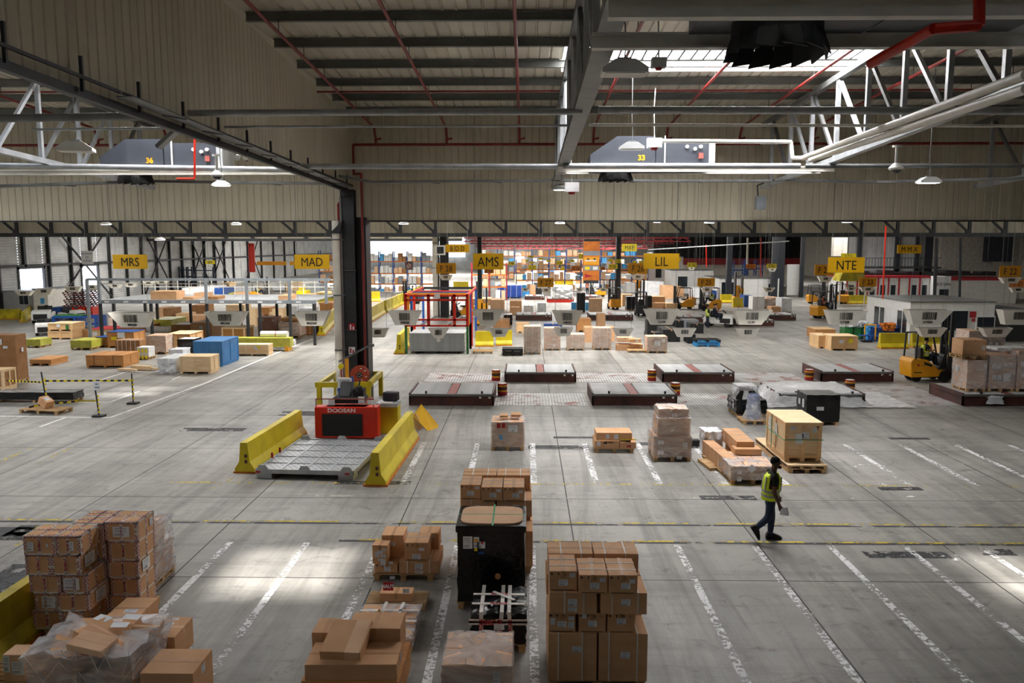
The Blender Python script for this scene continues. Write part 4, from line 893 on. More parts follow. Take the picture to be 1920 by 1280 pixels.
carton('clean brown box with a label sheet on its wrapped top, bottom left', 11.2, 268.6, 329.5, 1244, 1194, .66, z0=zl+.01, labels=[('t', -.05, .0, .2, .26), ('t', .0, .25, .12, .07), ('f', -.17, .11, .09, .09)], tape='x', tm='cardpale')
carton('orange-brown box with a side label at the bottom edge, left of the floor line', 10.0, 0, 0, 0, 0, .66, world=(WY(352, 1256, 10.65)[0], .0, .72, .6), m='card', tape='x', labels=[('r', -.0, .2, .12, .12)])
load('low crumpled wrapped carton between the film heap and the bottom boxes', 10.6, 235, 268, 1290, 1275, .5, pal=False, nx=1, ny=1, nz=1, z0=0, name='wrapped_carton', cat='box', inner='carddk')
# ================================================================ CONCRETE BARRIERS
def barrier_mesh(L, h=.82, wb=.56):
    p = [(-wb/2, 0), (wb/2, 0), (wb/2, .08), (wb*.27, .28), (.1, h), (-.1, h), (-wb*.27, .28), (-wb/2, .08)]
    return MB().prism(p, -L/2, L/2, 'y')
def barrier(label, x0, y0, x1, y1, m='yellow', h=.82, group=None, marks_=True):
    L = math.hypot(x1-x0, y1-y0); a = math.atan2(y1-y0, x1-x0)-math.pi/2
    t = thing('concrete_barrier', label, 'barrier', ((x0+x1)/2, (y0+y1)/2, 0), a, group); b = barrier_mesh(L, h); b.v = [(x, y, z+.05) for x, y, z in b.v]; b.build('barrier_body', m, t)
    q = MB(); q.cb(0, 0, 0, .64, L+.04, .05); q.build('base_board', 'orange', t)
    if marks_:
        for s in (-.3, .5): c = MB(); c.cb(.05, -L/2-.01, .25+s*.2+.1, .07, .04, .09); c.build('coupling', 'brown', t)
    return t
barrier('yellow concrete barrier on the left of the galvanised cargo pallet', *W(459, 887), *W(561, 816))
barrier('long yellow concrete barrier on the right of the galvanised cargo pallet', *W(704, 912), *W(769, 822), h=.86)
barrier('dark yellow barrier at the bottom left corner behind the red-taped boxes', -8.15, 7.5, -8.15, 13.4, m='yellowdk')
# ================================================================ GALVANISED CARGO PALLET
def cargo_pallet():
    c4 = [W(478.5, 881.6, .25), W(663, 882, .25), W(563, 823, .25), W(720, 826, .25)]; cx = sum(q[0] for q in c4)/4; cy = sum(q[1] for q in c4)/4; an = math.atan2(c4[2][1]+c4[3][1]-c4[0][1]-c4[1][1], c4[2][0]+c4[3][0]-c4[0][0]-c4[1][0])-math.pi/2; t = thing('cargo_pallet', 'large galvanised slave pallet with perforated deck between yellow barriers', 'pallet', (cx, cy, 0), an)
    w, l, z = c4[1][0]-c4[0][0], (c4[2][1]+c4[3][1]-c4[0][1]-c4[1][1])/2, .25
    m = MB(); m.cb(0, 0, z-.03, w, l, .03)
    for i in range(5):
        x = -w/2+i*w/4; m.box(x-.03, x+.03, -l/2, l/2, z, z+.02)
    for j in range(6):
        y = -l/2+j*l/5; m.box(-w/2, w/2, y-.03, y+.03, z, z+.02)
    h = m
    for i in range(4):
        for j in range(5):
            for a in range(6):
                for b in range(5): 
                    if (a+b) % 2: continue
                    x = -w/2+(i+.5)*w/4+(a-2.5)*.09; y = -l/2+(j+.5)*l/5+(b-2)*.11; h.box(x-.018, x+.018, y-.022, y+.022, z+.0005, z+.002, 1)
    m.build('deck_plate', ['galv', 'darksteel'], t)
    for s in (-1, 1): m = MB(); m.box(s*w/2-.04, s*w/2+.04, -l/2, l/2, z-.1, z+.0); m.build('side_rail', 'galv', t)
    m = MB(); m.box(-w/2, w/2, -l/2-.03, -l/2+.05, z-.1, z+.0); m.build('end_rail', 'galv', t); m = MB(); m.box(-w/2, w/2, l/2-.05, l/2+.03, z-.1, z+.0); m.build('end_rail', 'galv', t)
    for s in (-1, 1):
        for x in (-w/2+.17, 0, w/2-.17):
            m = MB(); m.prism([(x-.18, z-.02), (x+.18, z-.02), (x+.09, z+.13), (x-.09, z+.13)], s*(l/2)-.02, s*(l/2)+.02, 'y'); m.build('corner_guide', 'galv', t)
        for x in (-w/2+.2, w/2-.2): m = MB(); m.cb(x, s*(l/2-.22), 0, .42, .42, z-.1); m.build('foot', 'galv', t)
    for x in (-w/2+.05, w/2-.15): m = MB(); m.cb(x, -l/2-.035, z-.09, .12, .01, .06); m.build('red_marker', 'redmark', t)
    for (x, y) in ((-w/2, -.6), (-w/2, .0)): m = MB(); m.cb(x, y, z, .05, .05, .17); m.build('stop_pin', 'redmark', t)
cargo_pallet()
# ================================================================ RED ORDER TRUCK AND THE GEAR BY THE COLUMN
def doosan():
    Y = 25.3; cx, z, w, h = FY(Y, 591, 707, 824, 763); top = z+h; t = thing('forklift', 'red forklift seen from behind, parked against the column, with a black rear grille', 'forklift', (cx, Y, 0), rad(0))
    d = 1.5
    m = MB(); m.prism([(-w/2, .06), (w/2, .06), (w/2, top), (-w/2+.0, top)], 0, .45, 'y'); m.cb(0, .95, .1, w-.1, 1.0, top-.5); m.build('counterweight', 'red', t, bevel=.03)
    m = MB(); m.box(-w*.38, w*.27, -.02, 0, .14, top-.22); m.build('rear_grille', 'black', t)
    text('DOOSAN', .13, t, (-.12, -.02, top-.165), 'paper', xs=1.2, bold=.003, name='maker_lettering')
    m = MB(); m.bar((-w/2+.05, .05, top), (-w/2+.05, .05, top+.26), .03); m.bar((-w/2+.05, .05, top+.26), (w/2-.1, .05, top+.26), .03); m.bar((w/2-.1, .05, top+.26), (w/2-.1, .05, top), .03); m.build('guard_rail', 'redstrip', t)
    m = MB(); m.prism([(.1, top), (.45, top), (1.2, top+.1), (1.25, top+.1), (1.2, top-.1), (.15, top-.1)], -w*.33, w*.33, 'x'); m.build('hood', 'redstrip', t)
    m = MB(); m.box(-.55, .5, .55, 1.25, top-.08, top+.2); m.prism([(.75, top+.2), (1.2, top+.2), (1.3, top+.62), (1.18, top+.62)], -.4, .0, 'x'); m.build('seat', 'black', t, bevel=.04)
    m = MB(); m.box(.1, .45, .7, 1.1, top+.2, top+.45); m.cyl((.2, 1.1, top+.4), (.25, 1.2, top+.7), .03, 8); m.cyl((.28, .8, top+.35), (.3, .78, top+.55), .14, 14, .1); m.build('console', 'black', t)
    m = MB(); m.box(.35, .55, .35, .37, top+.05, top+.28); m.build('paper_label', 'paper', t); m = MB(); m.box(-.62, -.42, .3, .32, top, top+.2); m.build('paper_label', 'paper', t); m = MB(); m.box(w/2-.28, w/2-.05, -.02, -.01, top+.1, top+.24); m.build('paper_label', 'paper', t)
    for s in (-1, 1): m = MB(); m.cyl((s*(w/2-.12)-.1, 1.3, .28), (s*(w/2-.12)+.1, 1.3, .28), .28, 20); m.build('wheel', 'rubber', t, smooth=True)
    m = MB(); m.cyl((-.12, .4, .26), (.12, .4, .26), .26, 20); m.build('wheel', 'rubber', t, smooth=True)
    m = MB(); m.box(w/2-.02, w/2+.03, 0, .5, .06, top); m.build('side_plate', 'red', t)
    for x in (-.3, .3): m = MB(); m.box(x-.05, x+.05, 1.5, 1.62, .1, top+.3); m.build('mast_rail', 'darksteel', t)
doosan()
# yellow guard frame round the column
t = thing('guard_frame', 'yellow steel guard frame around the foot of the dark column', 'guard', (C0x, C0y, 0))
for (x, y) in ((-.95, -1.6), (.95, -1.5), (.95, 1.15), (-.95, 1.15)): m = MB(); m.cb(x, y, 0, .17, .17, 1.0); m.build('post', 'yellow', t)
for (a, b) in (((-1.1, -1.6), (1.1, -1.5)), ((.95, -1.6), (.95, 1.25)), ((-.95, -1.6), (-.95, 1.25)), ((-.95, 1.15), (.95, 1.15))): m = MB(); m.bar((a[0], a[1], .93), (b[0], b[1], .93), .15, .2); m.build('rail', 'yellow', t)
p = at(648, 709, 30.1); q = at(650, 672, 30.1)
t = thing('jib_hoist', 'orange post with a grey swinging arm and hook in front of the column', 'hoist', (q[0], q[1], 0))
m = MB(); m.cb(0, 0, 0, .12, .12, q[2]+.0); m.build('post', 'signora', t)
e = at(694, 647, 30.1); m = MB(); m.bar((-.3, 0, q[2]-.12), (e[0]-q[0], 0, e[2]), .07); m.bar((e[0]-q[0]-.05, 0, e[2]), (e[0]-q[0]+.15, 0, e[2]), .12); m.build('arm', 'galvdk', t)
m = MB(); m.cyl((-.22, -.1, q[2]-.3), (-.22, .05, q[2]-.3), .1, 16); m.build('pulley', 'lemon', t); m = MB(); m.tube([(-.22, -.02, q[2]-.3), (-.22, -.02, q[2]-.6), (-.2, -.02, q[2]-.75), (-.27, -.02, q[2]-1.1)], .025, 6); m.build('hanging_strap', 'redmark', t)
p = at(675, 702, 31.2); t = thing('strapping_reel', 'rust-red reel of strapping hanging on the column', 'reel', p)
m = MB(); m.cyl((0, -.12, 0), (0, -.09, 0), .37, 36); m.cyl((0, .06, 0), (0, .09, 0), .37, 36); m.cyl((0, -.1, 0), (0, .08, 0), .24, 24); m.build('flange', 'reel', t, smooth=True); m = MB(); m.cyl((0, -.135, 0), (0, -.12, 0), .12, 24); m.build('hub', 'glassdk', t)
m = MB()
for k in range(5): a = k*1.26; m.cb(math.cos(a)*.07, -.137, math.sin(a)*.07-.015, .03, .005, .03)
for (a, r_) in ((1.3, .25), (.6, .27), (-.3, .28), (-1.2, .24)): m.cb(math.cos(a)*r_, -.123, math.sin(a)*r_, .07, .004, .04)
m.build('stickers', 'paper', t); m = MB(); m.cyl((0, .09, 0), (0, .5, 0), .03, 8); m.build('axle', 'darksteel', t)
p = at(648, 733, 30.0); t = thing('screen_terminal', 'pale blue-framed screen terminal standing behind the red forklift', 'computer', (p[0], p[1], 0))
m = MB(); m.box(-.29, .27, -.06, .1, p[2], p[2]+.52); m.build('casing', 'white', t, bevel=.02); m = MB(); m.box(-.29, .27, -.08, -.06, p[2], p[2]+.13); m.box(.2, .3, -.05, .12, p[2], p[2]+.55); m.build('blue_frame', 'blue', t)
m = MB(); m.box(-.2, .18, -.085, -.07, p[2]+.17, p[2]+.45); m.build('screen', 'galv', t); m = MB(); m.cb(0, 0, 0, .5, .3, p[2]); m.build('stand', 'blue', t)
X = WY(728, 790, 26.2)[0]; t = thing('control_cabinet', 'yellow cabinet with a keyboard shelf right of the red forklift', 'cabinet', (X, 26.5, 0)); zc = WY(728, 762, 26.2)[1]
m = MB(); m.cb(0, 0, 0, .66, .6, zc); m.build('cabinet_body', 'yellow', t, bevel=.02); m = MB(); m.cb(-.02, -.05, zc, .7, .7, .12); m.build('keyboard_shelf', 'galv', t); m = MB()
m.cb(-.05, -.25, zc+.12, .4, .15, .02); m.build('keyboard', 'cream', t)
t = thing('monitor', 'black monitor standing on the yellow cabinet', 'monitor', (X+.05, 26.55, zc+.12), rad(-12)); m = MB(); m.cb(0, 0, .02, .5, .32, .3); m.build('housing', 'black', t, bevel=.04); m = MB(); m.cb(-.02, -.163, .07, .3, .01, .19); m.build('screen', 'glassdk', t)
# leaning notice board
def noticeboard():
    P = [at(774, 779, 26.9), at(790, 757, 27.2), at(822, 797, 27.2), at(813, 819, 26.6)]; P = [Vector(p) for p in P]
    mn = min(p.z for p in P); c = sum(P, Vector())/4; t = thing('notice_board', 'yellow notice board with black text leaning against the long barrier', 'board', (c.x, c.y, 0))
    L = [p-Vector((c.x, c.y, 0)) for p in P]; n = (L[1]-L[0]).cross(L[3]-L[0]).normalized()*.03
    m = MB(); m.add(L+[p+n for p in L], [(0,1,2,3),(7,6,5,4),(0,4,5,1),(1,5,6,2),(2,6,7,3),(3,7,4,0)]); m.build('panel', 'signyel', t)
    m = MB(); o = n*-.15 if n.y > 0 else n*1.15
    for r_ in range(5):
        s0, s1 = .12+.15*r_, .2+.15*r_
        for k in range(7):
            if k in (3,) and r_ % 2: continue
            a = .12+k*.11; A = lambda u, v: L[0]+(L[1]-L[0])*v+(L[3]-L[0])*u*0+(L[2]-L[1])*u+o
            m.add([A(s0, a), A(s1, a), A(s1, a+.08), A(s0, a+.08)], [(0,1,2,3)])
    m.build('notice_text', 'mark', t)
    m = MB(); b = Vector(((L[0].x+L[3].x)/2, L[3].y+.4, 0)); m.bar(L[0]+Vector((0, .1, 0)), Vector((L[0].x+.25, L[0].y-.05, 0)), .04, .3); m.build('prop', 'wood', t)
noticeboard()
# ================================================================ ROLLER DECKS
def roller_deck(label, xl, xr, yb, depth=2.55, H=.47, X=None, Y=None, wd=None, mm='brown'):
    if X is None: Y = W(xl, yb)[1]; X0 = W(xl, yb)[0]; X1 = W(xr, yb)[0]; wd = X1-X0; X = (X0+X1)/2
    t = thing('roller_deck', label, 'roller deck', (X, Y+depth/2, 0), 0, None); w, d = wd, depth
    m = MB(); m.box(-w/2, w/2, -d/2, -d/2+.06, 0, H-.02); m.box(-w/2, w/2, d/2-.06, d/2, 0, H-.02); m.box(-w/2, -w/2+.06, -d/2, d/2, 0, H+.03); m.box(w/2-.06, w/2, -d/2, d/2, 0, H+.03); m.box(-w/2, w/2, -d/2, d/2, H-.16, H-.14); m.build('frame', mm, t)
    MB().box(-w/2, w/2, -d/2-.01, -d/2+.05, H-.09, H-.01).build('edge_rail', 'galvdk', t); MB().box(-w/2, w/2, d/2-.05, d/2, H-.09, H-.01).build('edge_rail', 'galvdk', t)
    m = MB(); m.box(-.16, .16, -d/2+.05, d/2-.05, H-.12, H-.01); m.build('centre_strip', 'redstrip', t)
    n = 11; pr = None
    for s in (-1, 1):
        for k in range(n):
            y = -d/2+.16+k*(d-.32)/(n-1); a, b = (s*.2, s*(w/2-.08))
            if s == -1 and k == 0: pr = MB().cyl((0, 0, 0), (abs(b)-abs(a), 0, 0), .085, 12).build('roller', 'roller', t, smooth=True); pr.location = (b, y, H-.07)
            else: o = pr.copy(); COL.objects.link(o); o.parent = t; o.location = (min(a, b), y, H-.07); KIDS[t.name].append(o)
    for x in (-w*.3, w*.36): m = MB(); m.cb(x, -d/2+.08, H, .08, .06, .1); m.build('end_stop', 'darksteel', t)
    for x in (w*.34, w*.45): m = MB(); m.cb(x, -d/2-.008, H*.62, .09, .01, .07); m.build('reflector', 'cream', t)
    return t
D1 = roller_deck('brown roller deck left of the middle, front row', 767, 926, 760)
roller_deck('brown roller deck in the middle of the front row, beside the striped drum', 1110, 1269, 760)
roller_deck('brown roller deck in the back row, left one', 946, 1080, 716)
roller_deck('brown roller deck in the back row, middle one', 1242, 1376, 716)
roller_deck('brown roller deck in the back row, right one', 1539, 1674, 715)
D6 = roller_deck('dark roller deck at the right edge loaded with wrapped pallets', 0, 0, 0, X=19.2, Y=31.3, wd=3.8, depth=2.6)
def drum(label, px, pb, r=.2, h=.5):
    X, Y = W(px, pb); t = thing('bollard_drum', label, 'bollard', (X, Y, 0)); m = MB(); m.cyl((0,0,0), (0,0,h), r, 24); m.build('drum_body', 'redmark', t, smooth=True)
    m = MB()
    for z in (.16, .37): m.cyl((0,0,z*h/.5), (0,0,z*h/.5+.07), r+.006, 24, cap=False)
    m.build('yellow_band', 'signora', t, smooth=True); m = MB(); m.cyl((0,0,.22*h/.5), (0,0,.36*h/.5), r+.004, 24, cap=False); m.build('dark_band', 'brown', t, smooth=True)
    m = MB(); m.cyl((0,0,h), (0,0,h+.01), r*.85, 24); m.build('lid', 'cream', t)
for a in (('red and yellow striped drum at the left end of the back left deck', 930, 713), ('red and yellow striped drum right of the front left deck', 942, 740), ('striped drum at the left end of the middle back deck', 1222, 713), ('striped drum right of the middle front deck', 1266, 739), ('striped drum before the right back deck', 1517, 712), ('striped drum behind the film-covered deck', 1593, 733)): drum(*a)
# deck under a plastic sheet
D7 = roller_deck('roller deck buried under a clear plastic sheet', 1460, 1620, 762, H=.5)
def sheet():
    X0, Y0 = W(1460, 762); X1 = W(1620, 762)[0]; w = X1-X0+.1; d = 2.7; t = thing('plastic_sheet', 'crumpled clear plastic sheet draped over a roller deck, trailing on the floor', 'plastic sheet', ((X0+X1)/2, Y0+1.3, 0))
    r = random.Random(2); m = MB(); nx, ny = 26, 16; V = []
    for j in range(ny+1):
        for i in range(nx+1):
            x = -w/2-.6+(w+2.4)*i/nx; y = -d/2-.3+(d+.6)*j/ny
            inside = min((x+w/2)/.12, (w/2-x)/.12, (y+d/2)/.1, (d/2-y)/.1); f = max(0, min(1, inside+.5))
            z = .025+.51*f*(1) + r.uniform(0, .05); V.append((x+r.uniform(-.03, .03), y+r.uniform(-.03, .03), z))
    m.add(V, [(j*(nx+1)+i, j*(nx+1)+i+1, (j+1)*(nx+1)+i+1, (j+1)*(nx+1)+i) for j in range(ny) for i in range(nx)]); m.build('sheet', 'filmwhite', t, smooth=True)
sheet()
t = load('white film lump with pink edges left of the sheet-covered deck', 31.9, 1385, 1420, 744, 724, .9, inner='white', wrap='whitewrap', nx=1, ny=1, nz=1, pal=False, z0=0, amp=.05, name='wrapped_bundle', cat='parcel')
# black wrapped loads near it
t = load('black-wrapped box load with a white hazard label, beside the sheet-covered deck', 27.7, 1510.6, 1572.5, 799, 740, 1.0, inner=None, wrap='blackwrap', z0=0, labels=[('f', -.1, .06, .25, .13), ('l', -.2, .2, .2, .3), ('l', .2, .2, .2, .2)])
t = load('low black-wrapped load with a hump behind the blue drum', 29.0, 1380, 1436, 783, 750, 1.2, inner=None, wrap='blackwrap', z0=0, amp=.04, labels=[('l', -.2, .1, .25, .3), ('l', .25, .1, .2, .3), ('f', .05, .1, .2, .12)])
m = MB(); m.cyl((-.05, 0, .6), (-.05, 0, .93), .55, 12, .3); m.build('hump', 'blackwrap', t)
X, Y = W(1414, 795); pallet('small wooden pallet under the blue drum', X, Y+.3, .85, .8)
t = thing('blue_drum', 'blue plastic drum veiled in clear film on a small pallet', 'drum', (X+.05, Y+.35, .146)); m = MB(); m.cyl((0,0,0), (0,0,.8), .21, 24); m.cyl((0,0,.8), (0,0,.86), .17, 24); m.build('drum_body', 'blue', t, smooth=True)
m = MB(); m.cyl((0,0,-.1), (0,0,.3), .42, 18, .27, cap=False); m.cyl((0,0,.3), (0,0,.89), .27, 18, .2, cap=False); m.build('film_veil', 'film', t, smooth=True); label_part(t, .44, .44, .86, 'f', -.02, .0, .2, .25)
# plywood crate on its wide pallet
t = crate('low plywood crate pallet carrying the big crate, near the walking man', 21.75, 1477, 1550, 893, 872, 3.2, m='wood', frame='wood', z0=0, posts=3)
zc = FY(21.75, 1477, 1550, 893, 872); zc = zc[1]*0+WY(1500, 872, 21.75)[1]
t = crate('big plywood crate with green strap, white sheet and battened corners', 22.1, 1470, 1539, 864, 792, 1.75, z0=zc+.01, labels=[('f', -.12, .1, .22, .3, False), ('f', .05, .2, .2, .18), ('f', .3, .35, .12, .14), ('f', -.3, .4, .15, .1), ('l', .5, .25, .2, .35), ('l', -.1, .2, .2, .35)], posts=2)
m = MB(); hh = WY(1500, 792, 22.1)[1]-zc; m.box(-.56, .56, -.915, -.905, hh*.55, hh*.55+.02); m.box(-.565, -.555, -.9, .9, hh*.55, hh*.55+.02); m.bar((-.562, .2, .1), (-.562, .2, hh), .02, .01); m.build('green_strap', 'greenstrap', t)
text('T', .09, t, (.38, -.92, hh-.2), 'black', bold=.006, name='mark')
# mixed group left of the crate
t = load('wrapped load with a diamond hazard label, just behind the walking man', 20.65, 1369, 1455, 918, 874, 1.6, wrap='filmthick', inner='cardpale', nx=3, ny=3, nz=2, z0=0, seed=6, labels=[('f', -.38, .1, .12, .12, False), ('f', -.38, -.1, .12, .12, False)])
zt = WY(1400, 874, 20.65)[1]; m = MB(); o = MB().cb(0, 0, 0, .17, .004, .17).build('diamond_label', 'paper', t); o.location = (-.12, -.83, .38); o.rotation_euler = (0, rad(45), 0)
carton('open brown carton at the back of the diamond-labelled load', 21.75, 1378, 1428, 855, 842, .45, z0=zt+.012, tape=None)
carton('long brown carton resting high at the back of the group by the big crate', 22.0, 1381, 1414, 846, 828, 1.7, z0=.45, tape='x', m='card', straps=[('x', [-.5, 0, .5])])
load('wooden skid with flat cartons under the high long carton', 22.3, 1378, 1418, 880, 851, 1.3, wrap=None, nx=1, ny=1, nz=2, z0=0, name='loaded_skid')
carton('long tapering brown carton lying on its side at the left of the group', 21.6, 1349, 1372, 888, 856, 1.9, z0=.1, tape='x', straps=[('x', [-.6, -.2, .2, .6])], rz=rad(4))
pallet('low skid under the tapering long carton', WY(1358, 885, 22)[0], 22.5, .55, 1.9, rz=rad(4), m='palletwood').scale = (1, 1, .66)
load('grey film-wrapped bag behind the tapering long carton', 23.6, 1322, 1352, 835, 809, .6, pal=False, inner='whitewrap', wrap='whitewrap', nx=1, ny=1, nz=1, z0=0, name='wrapped_bundle', cat='parcel', amp=.05)
X, Y = W(1334, 880); o = MB().cb(0, 0, 0, .3, 1.0, .09).build('wooden_board', 'palletwood', loc=(X, Y+.35, 0), rz=rad(8)); tag(o, 'loose wooden board on the floor left of the long cartons', 'board')
# three lone pallets mid-floor
t = load('wrapped load with two red stickers standing alone before the roller decks', 24.05, 921, 983, 852, 791, 1.0, nx=2, ny=2, nz=2, z0=0, seed=12, wrap='film', labels=[('f', .16, .25, .28, .22), ('f', -.2, -.02, .11, .14, False, 'skyblue')])
for x in (-.28, -.13): m = MB(); m.box(x-.05, x+.05, -.53, -.525, .72, .87); m.build('red_sticker', 'redmark', t)
m = MB(); m.box(-.25, .0, -.3, .1, 1.0, 1.06); m.box(.1, .4, -.2, .2, 1.0, 1.07); m.build('loose_carton', 'card', t)
Y = 23.8; X = WY(1152, 850, Y)[0]; pallet('wooden pallet under the printed cartons in the middle of the floor', X, Y+.4, 1.2, .8)
o = carton('printed brown carton at the lower left of the mid-floor pallet', Y, 1115, 1160.7, 847, 826, .8, z0=.146, tape=None, labels=[('f', -.25, .03, .1, .13)]); m = MB(); m.cb(-.05, -.405, .15, .12, .004, .05); m.cb(-.02, -.405, .19, .04, .004, .04); m.cb(.14, -.405, .17, .2, .004, .02); m.cb(.1, -.405, .2, .14, .004, .02); m.build('print', 'mark', o)
o = carton('small brown carton with a red fragile label at the lower right of the mid-floor pallet', Y, 1162.5, 1192.5, 848, 829, .8, z0=.146, tape=None, labels=[('f', .02, -.02, .12, .08, True, 'redmark')]); m = MB(); m.box(-.24, .24, -.406, -.402, .27, .3); m.build('yellow_tape', 'lemon', o); m = MB(); m.cb(0, -.405, .2, .15, .004, .06); m.build('print', 'mark', o)
zt = WY(1140, 826, Y)[1]; carton('pale-topped carton lying on the two printed cartons mid-floor', Y+.05, 1118, 1185, 826, 811, .7, z0=zt+.002, tape=None, labels=[('f', -.2, 0, .1, .13), ('f', .06, -.01, .12, .14)])
t = load('tall three-tier wrapped load right of the printed cartons', 22.9, 1225, 1296, 869, 818, 1.1, nx=2, ny=2, nz=2, z0=0, seed=14, wrap='film', labels=[('f', -.35, .2, .17, .12), ('f', -.35, -.1, .17, .12), ('f', .36, .1, .14, .2), ('f', .2, -.25, .15, .1)])
za = WY(1250, 818, 22.9)[1]; zb_ = WY(1250, 784, 23)[1]; zc_ = WY(1250, 768, 23)[1]
for (w, d, a, b, s) in ((.93, .95, za, zb_, 1), (.86, .8, zb_, zc_, 2)):
    for sx in (-1, 1): m = MB(); m.box(min(0, sx*w/2)+.01, max(0, sx*w/2)-.01, -d/2, d/2, a+.004, b); o = m.build('carton', 'card', t); o.location.x = .04
    o = shell(w+.03, d+.03, b-a+.02, a, 30+s, amp=.02, slump=.02).build('stretch_wrap', 'film', t, smooth=True); o.location.x = .04
label_part(t, 1, .97, za*2+.36, 'f', .0, 0, .1, .16); label_part(t, 1, .97, zb_*2+.2, 'f', .05, 0, .15, .1)
m = MB(); m.box(-.01, .03, -.585, -.575, .3, .4); X, Y = W(1302, 838); t = thing('castor_block', 'small black castor block on the floor behind the three-tier load', 'block', (X, Y, 0)); m = MB(); m.cb(0, 0, .05, .3, .25, .2); m.build('block_body', 'black', t, bevel=.02)
for s in (-.08, .08): m = MB(); m.cyl((s-.02, 0, .06), (s+.02, 0, .06), .06, 12); m.build('castor', 'rubber', t)
# ================================================================ SIGNS AND BARCODE HOPPERS
SP = {'F 28': ', before the cream rain pipe', 'F 27': ', above the blue tarpaulin load', 'F 26': ', half hidden by the LIL sign', 'F 25': ', above the tow tractor', 'F 24': ', half hidden by the NTE sign', 'F 23': ', before the red-trimmed offices',
 'F 22': ', near the right edge, higher one', 'F 21': ', at the right edge, lower one', 'F 33': ', just right of the LIL sign', 'F 31': ', above the white dock curtain', 'F 37': ', above the F 27 sign', 'F 35': ', right of the orange board', 'F 48': ', right of the AMS sign',
 'F 46': ', small, left of the FRA sign', 'F 44': ', small, below the MXP sign', 'F 47': ', tiny, highest right of AMS', 'F 45': ', tiny, left of the orange board', 'F 43': ', tiny, left of the LIL sign', 'F 32': ', above the white cabin', 'F 36': ', beside the orange board', 'F 38': ', under the AMS sign', 'F 34': ', against the orange board'}
def sign(txt, xl, xr, yt, yb, Y, m='signyel', extra='', th=.62, tm='black', xs=.84, wires=True, lab=None, grp=None, bold=0):
    x0, z1 = WY(xl, yt, Y); x1, z0 = WY(xr, yb, Y); w = x1-x0; h = z1-z0
    t = thing('hanging_sign', (lab or ('yellow hanging sign reading %s' % txt)) + (SP.get(txt, '') if not grp else ''), 'sign', ((x0+x1)/2, Y, z0), 0, grp)
    MB().cb(0, 0, 0, w, .03, h).build('sign_board', m, t)
    if txt: text(txt, h*th, t, (0, -.02, h*(1-th)/2), tm, xs=xs, bold=bold*h/.6)
    if wires:
        mb = MB()
        for s in (-.42, .42): mb.cyl((s*w, 0, h), (s*w, 0, (zroof(Y)-.03 if Y < 33 else 10.55)-z0), .005 if Y < 40 else .008, 4)
        mb.build('suspension_wires', 'galvdk', t)
    return t
for a in (('MRS', 211, 277, 477, 504, 30), ('MAD', 552, 618, 477, 504, 30), ('AMS', 887, 944, 475, 505, 30), ('LIL', 1207, 1273, 475, 504, 30), ('NTE', 1553, 1620, 482, 511, 30)): sign(*a)
for a in (('B O D', 835, 880, 458, 473, 46), ('M M X', 1683, 1727, 459, 475, 46), ('F 28', 818, 855, 493, 513, 44, 'signora'), ('F 27', 1008, 1038, 521, 538, 44, 'signora'), ('F 26', 1178, 1214, 493, 513, 44, 'signora'), ('F 25', 1308, 1340, 521, 537, 44, 'signora'),
          ('F 24', 1528, 1563, 496, 516, 44, 'signora'), ('F 23', 1611, 1643, 520, 537, 44, 'signora'), ('F 22', 1875, 1913, 498, 519, 44, 'signora'), ('F 21', 1893, 1925, 524, 538, 50, 'orange')): sign(*a, th=.6)
sign('MXP', 1166, 1194, 457, 471, 60, 'lemon', th=.55, xs=.85, bold=.0); sign('F R A', 1085, 1110, 476, 485, 72, 'lemon', xs=.8); sign('L Y S', 1577, 1605, 475, 483, 60, 'lemon'); sign('HFE', 385, 403, 488, 495, 66, 'lemon', xs=.9)
for a in (('F 33', 1289, 1306, 492, 501), ('F 31', 1438, 1456, 494, 503), ('F 37', 990, 1006, 497, 505), ('F 35', 1141, 1158, 495, 504), ('F 48', 953, 965, 490, 497), ('F 46', 1043, 1055, 489, 496), ('F 44', 1153, 1164, 486, 493), ('F 47', 990, 1001, 479, 483), ('F 45', 1068, 1077, 487, 491), ('F 43', 1198, 1208, 489, 493)): sign(*a, 76, 'lemon')
for a in (('F 32', 1399, 1417, 495, 504), ('F 36', 1071, 1090, 498, 508), ('F 38', 908, 926, 503, 512), ('F 34', 1126, 1134, 500, 506)): sign(*a, 76, 'orange', lab='dull orange hanging sign reading %s' % a[0])
for i, (x, y, w, h) in enumerate(((1080, 471, 1, 4), (1014, 485, 7, 4), (1029, 489, 8, 4), (1145, 488, 9, 5), (1190, 491, 7, 4), (1195, 497, 6, 5), (1055, 503, 7, 6), (1122, 503, 7, 5), (1274, 486, 5, 7), (988, 489, 6, 4), (997, 492, 8, 4))):
    if w > 3: sign('', x-w/2, x+w/2, y-h/2, y+h/2, 84, 'lemon', wires=False, lab='tiny blank-looking yellow sign far back among the racks', grp='tiny far yellow signs')
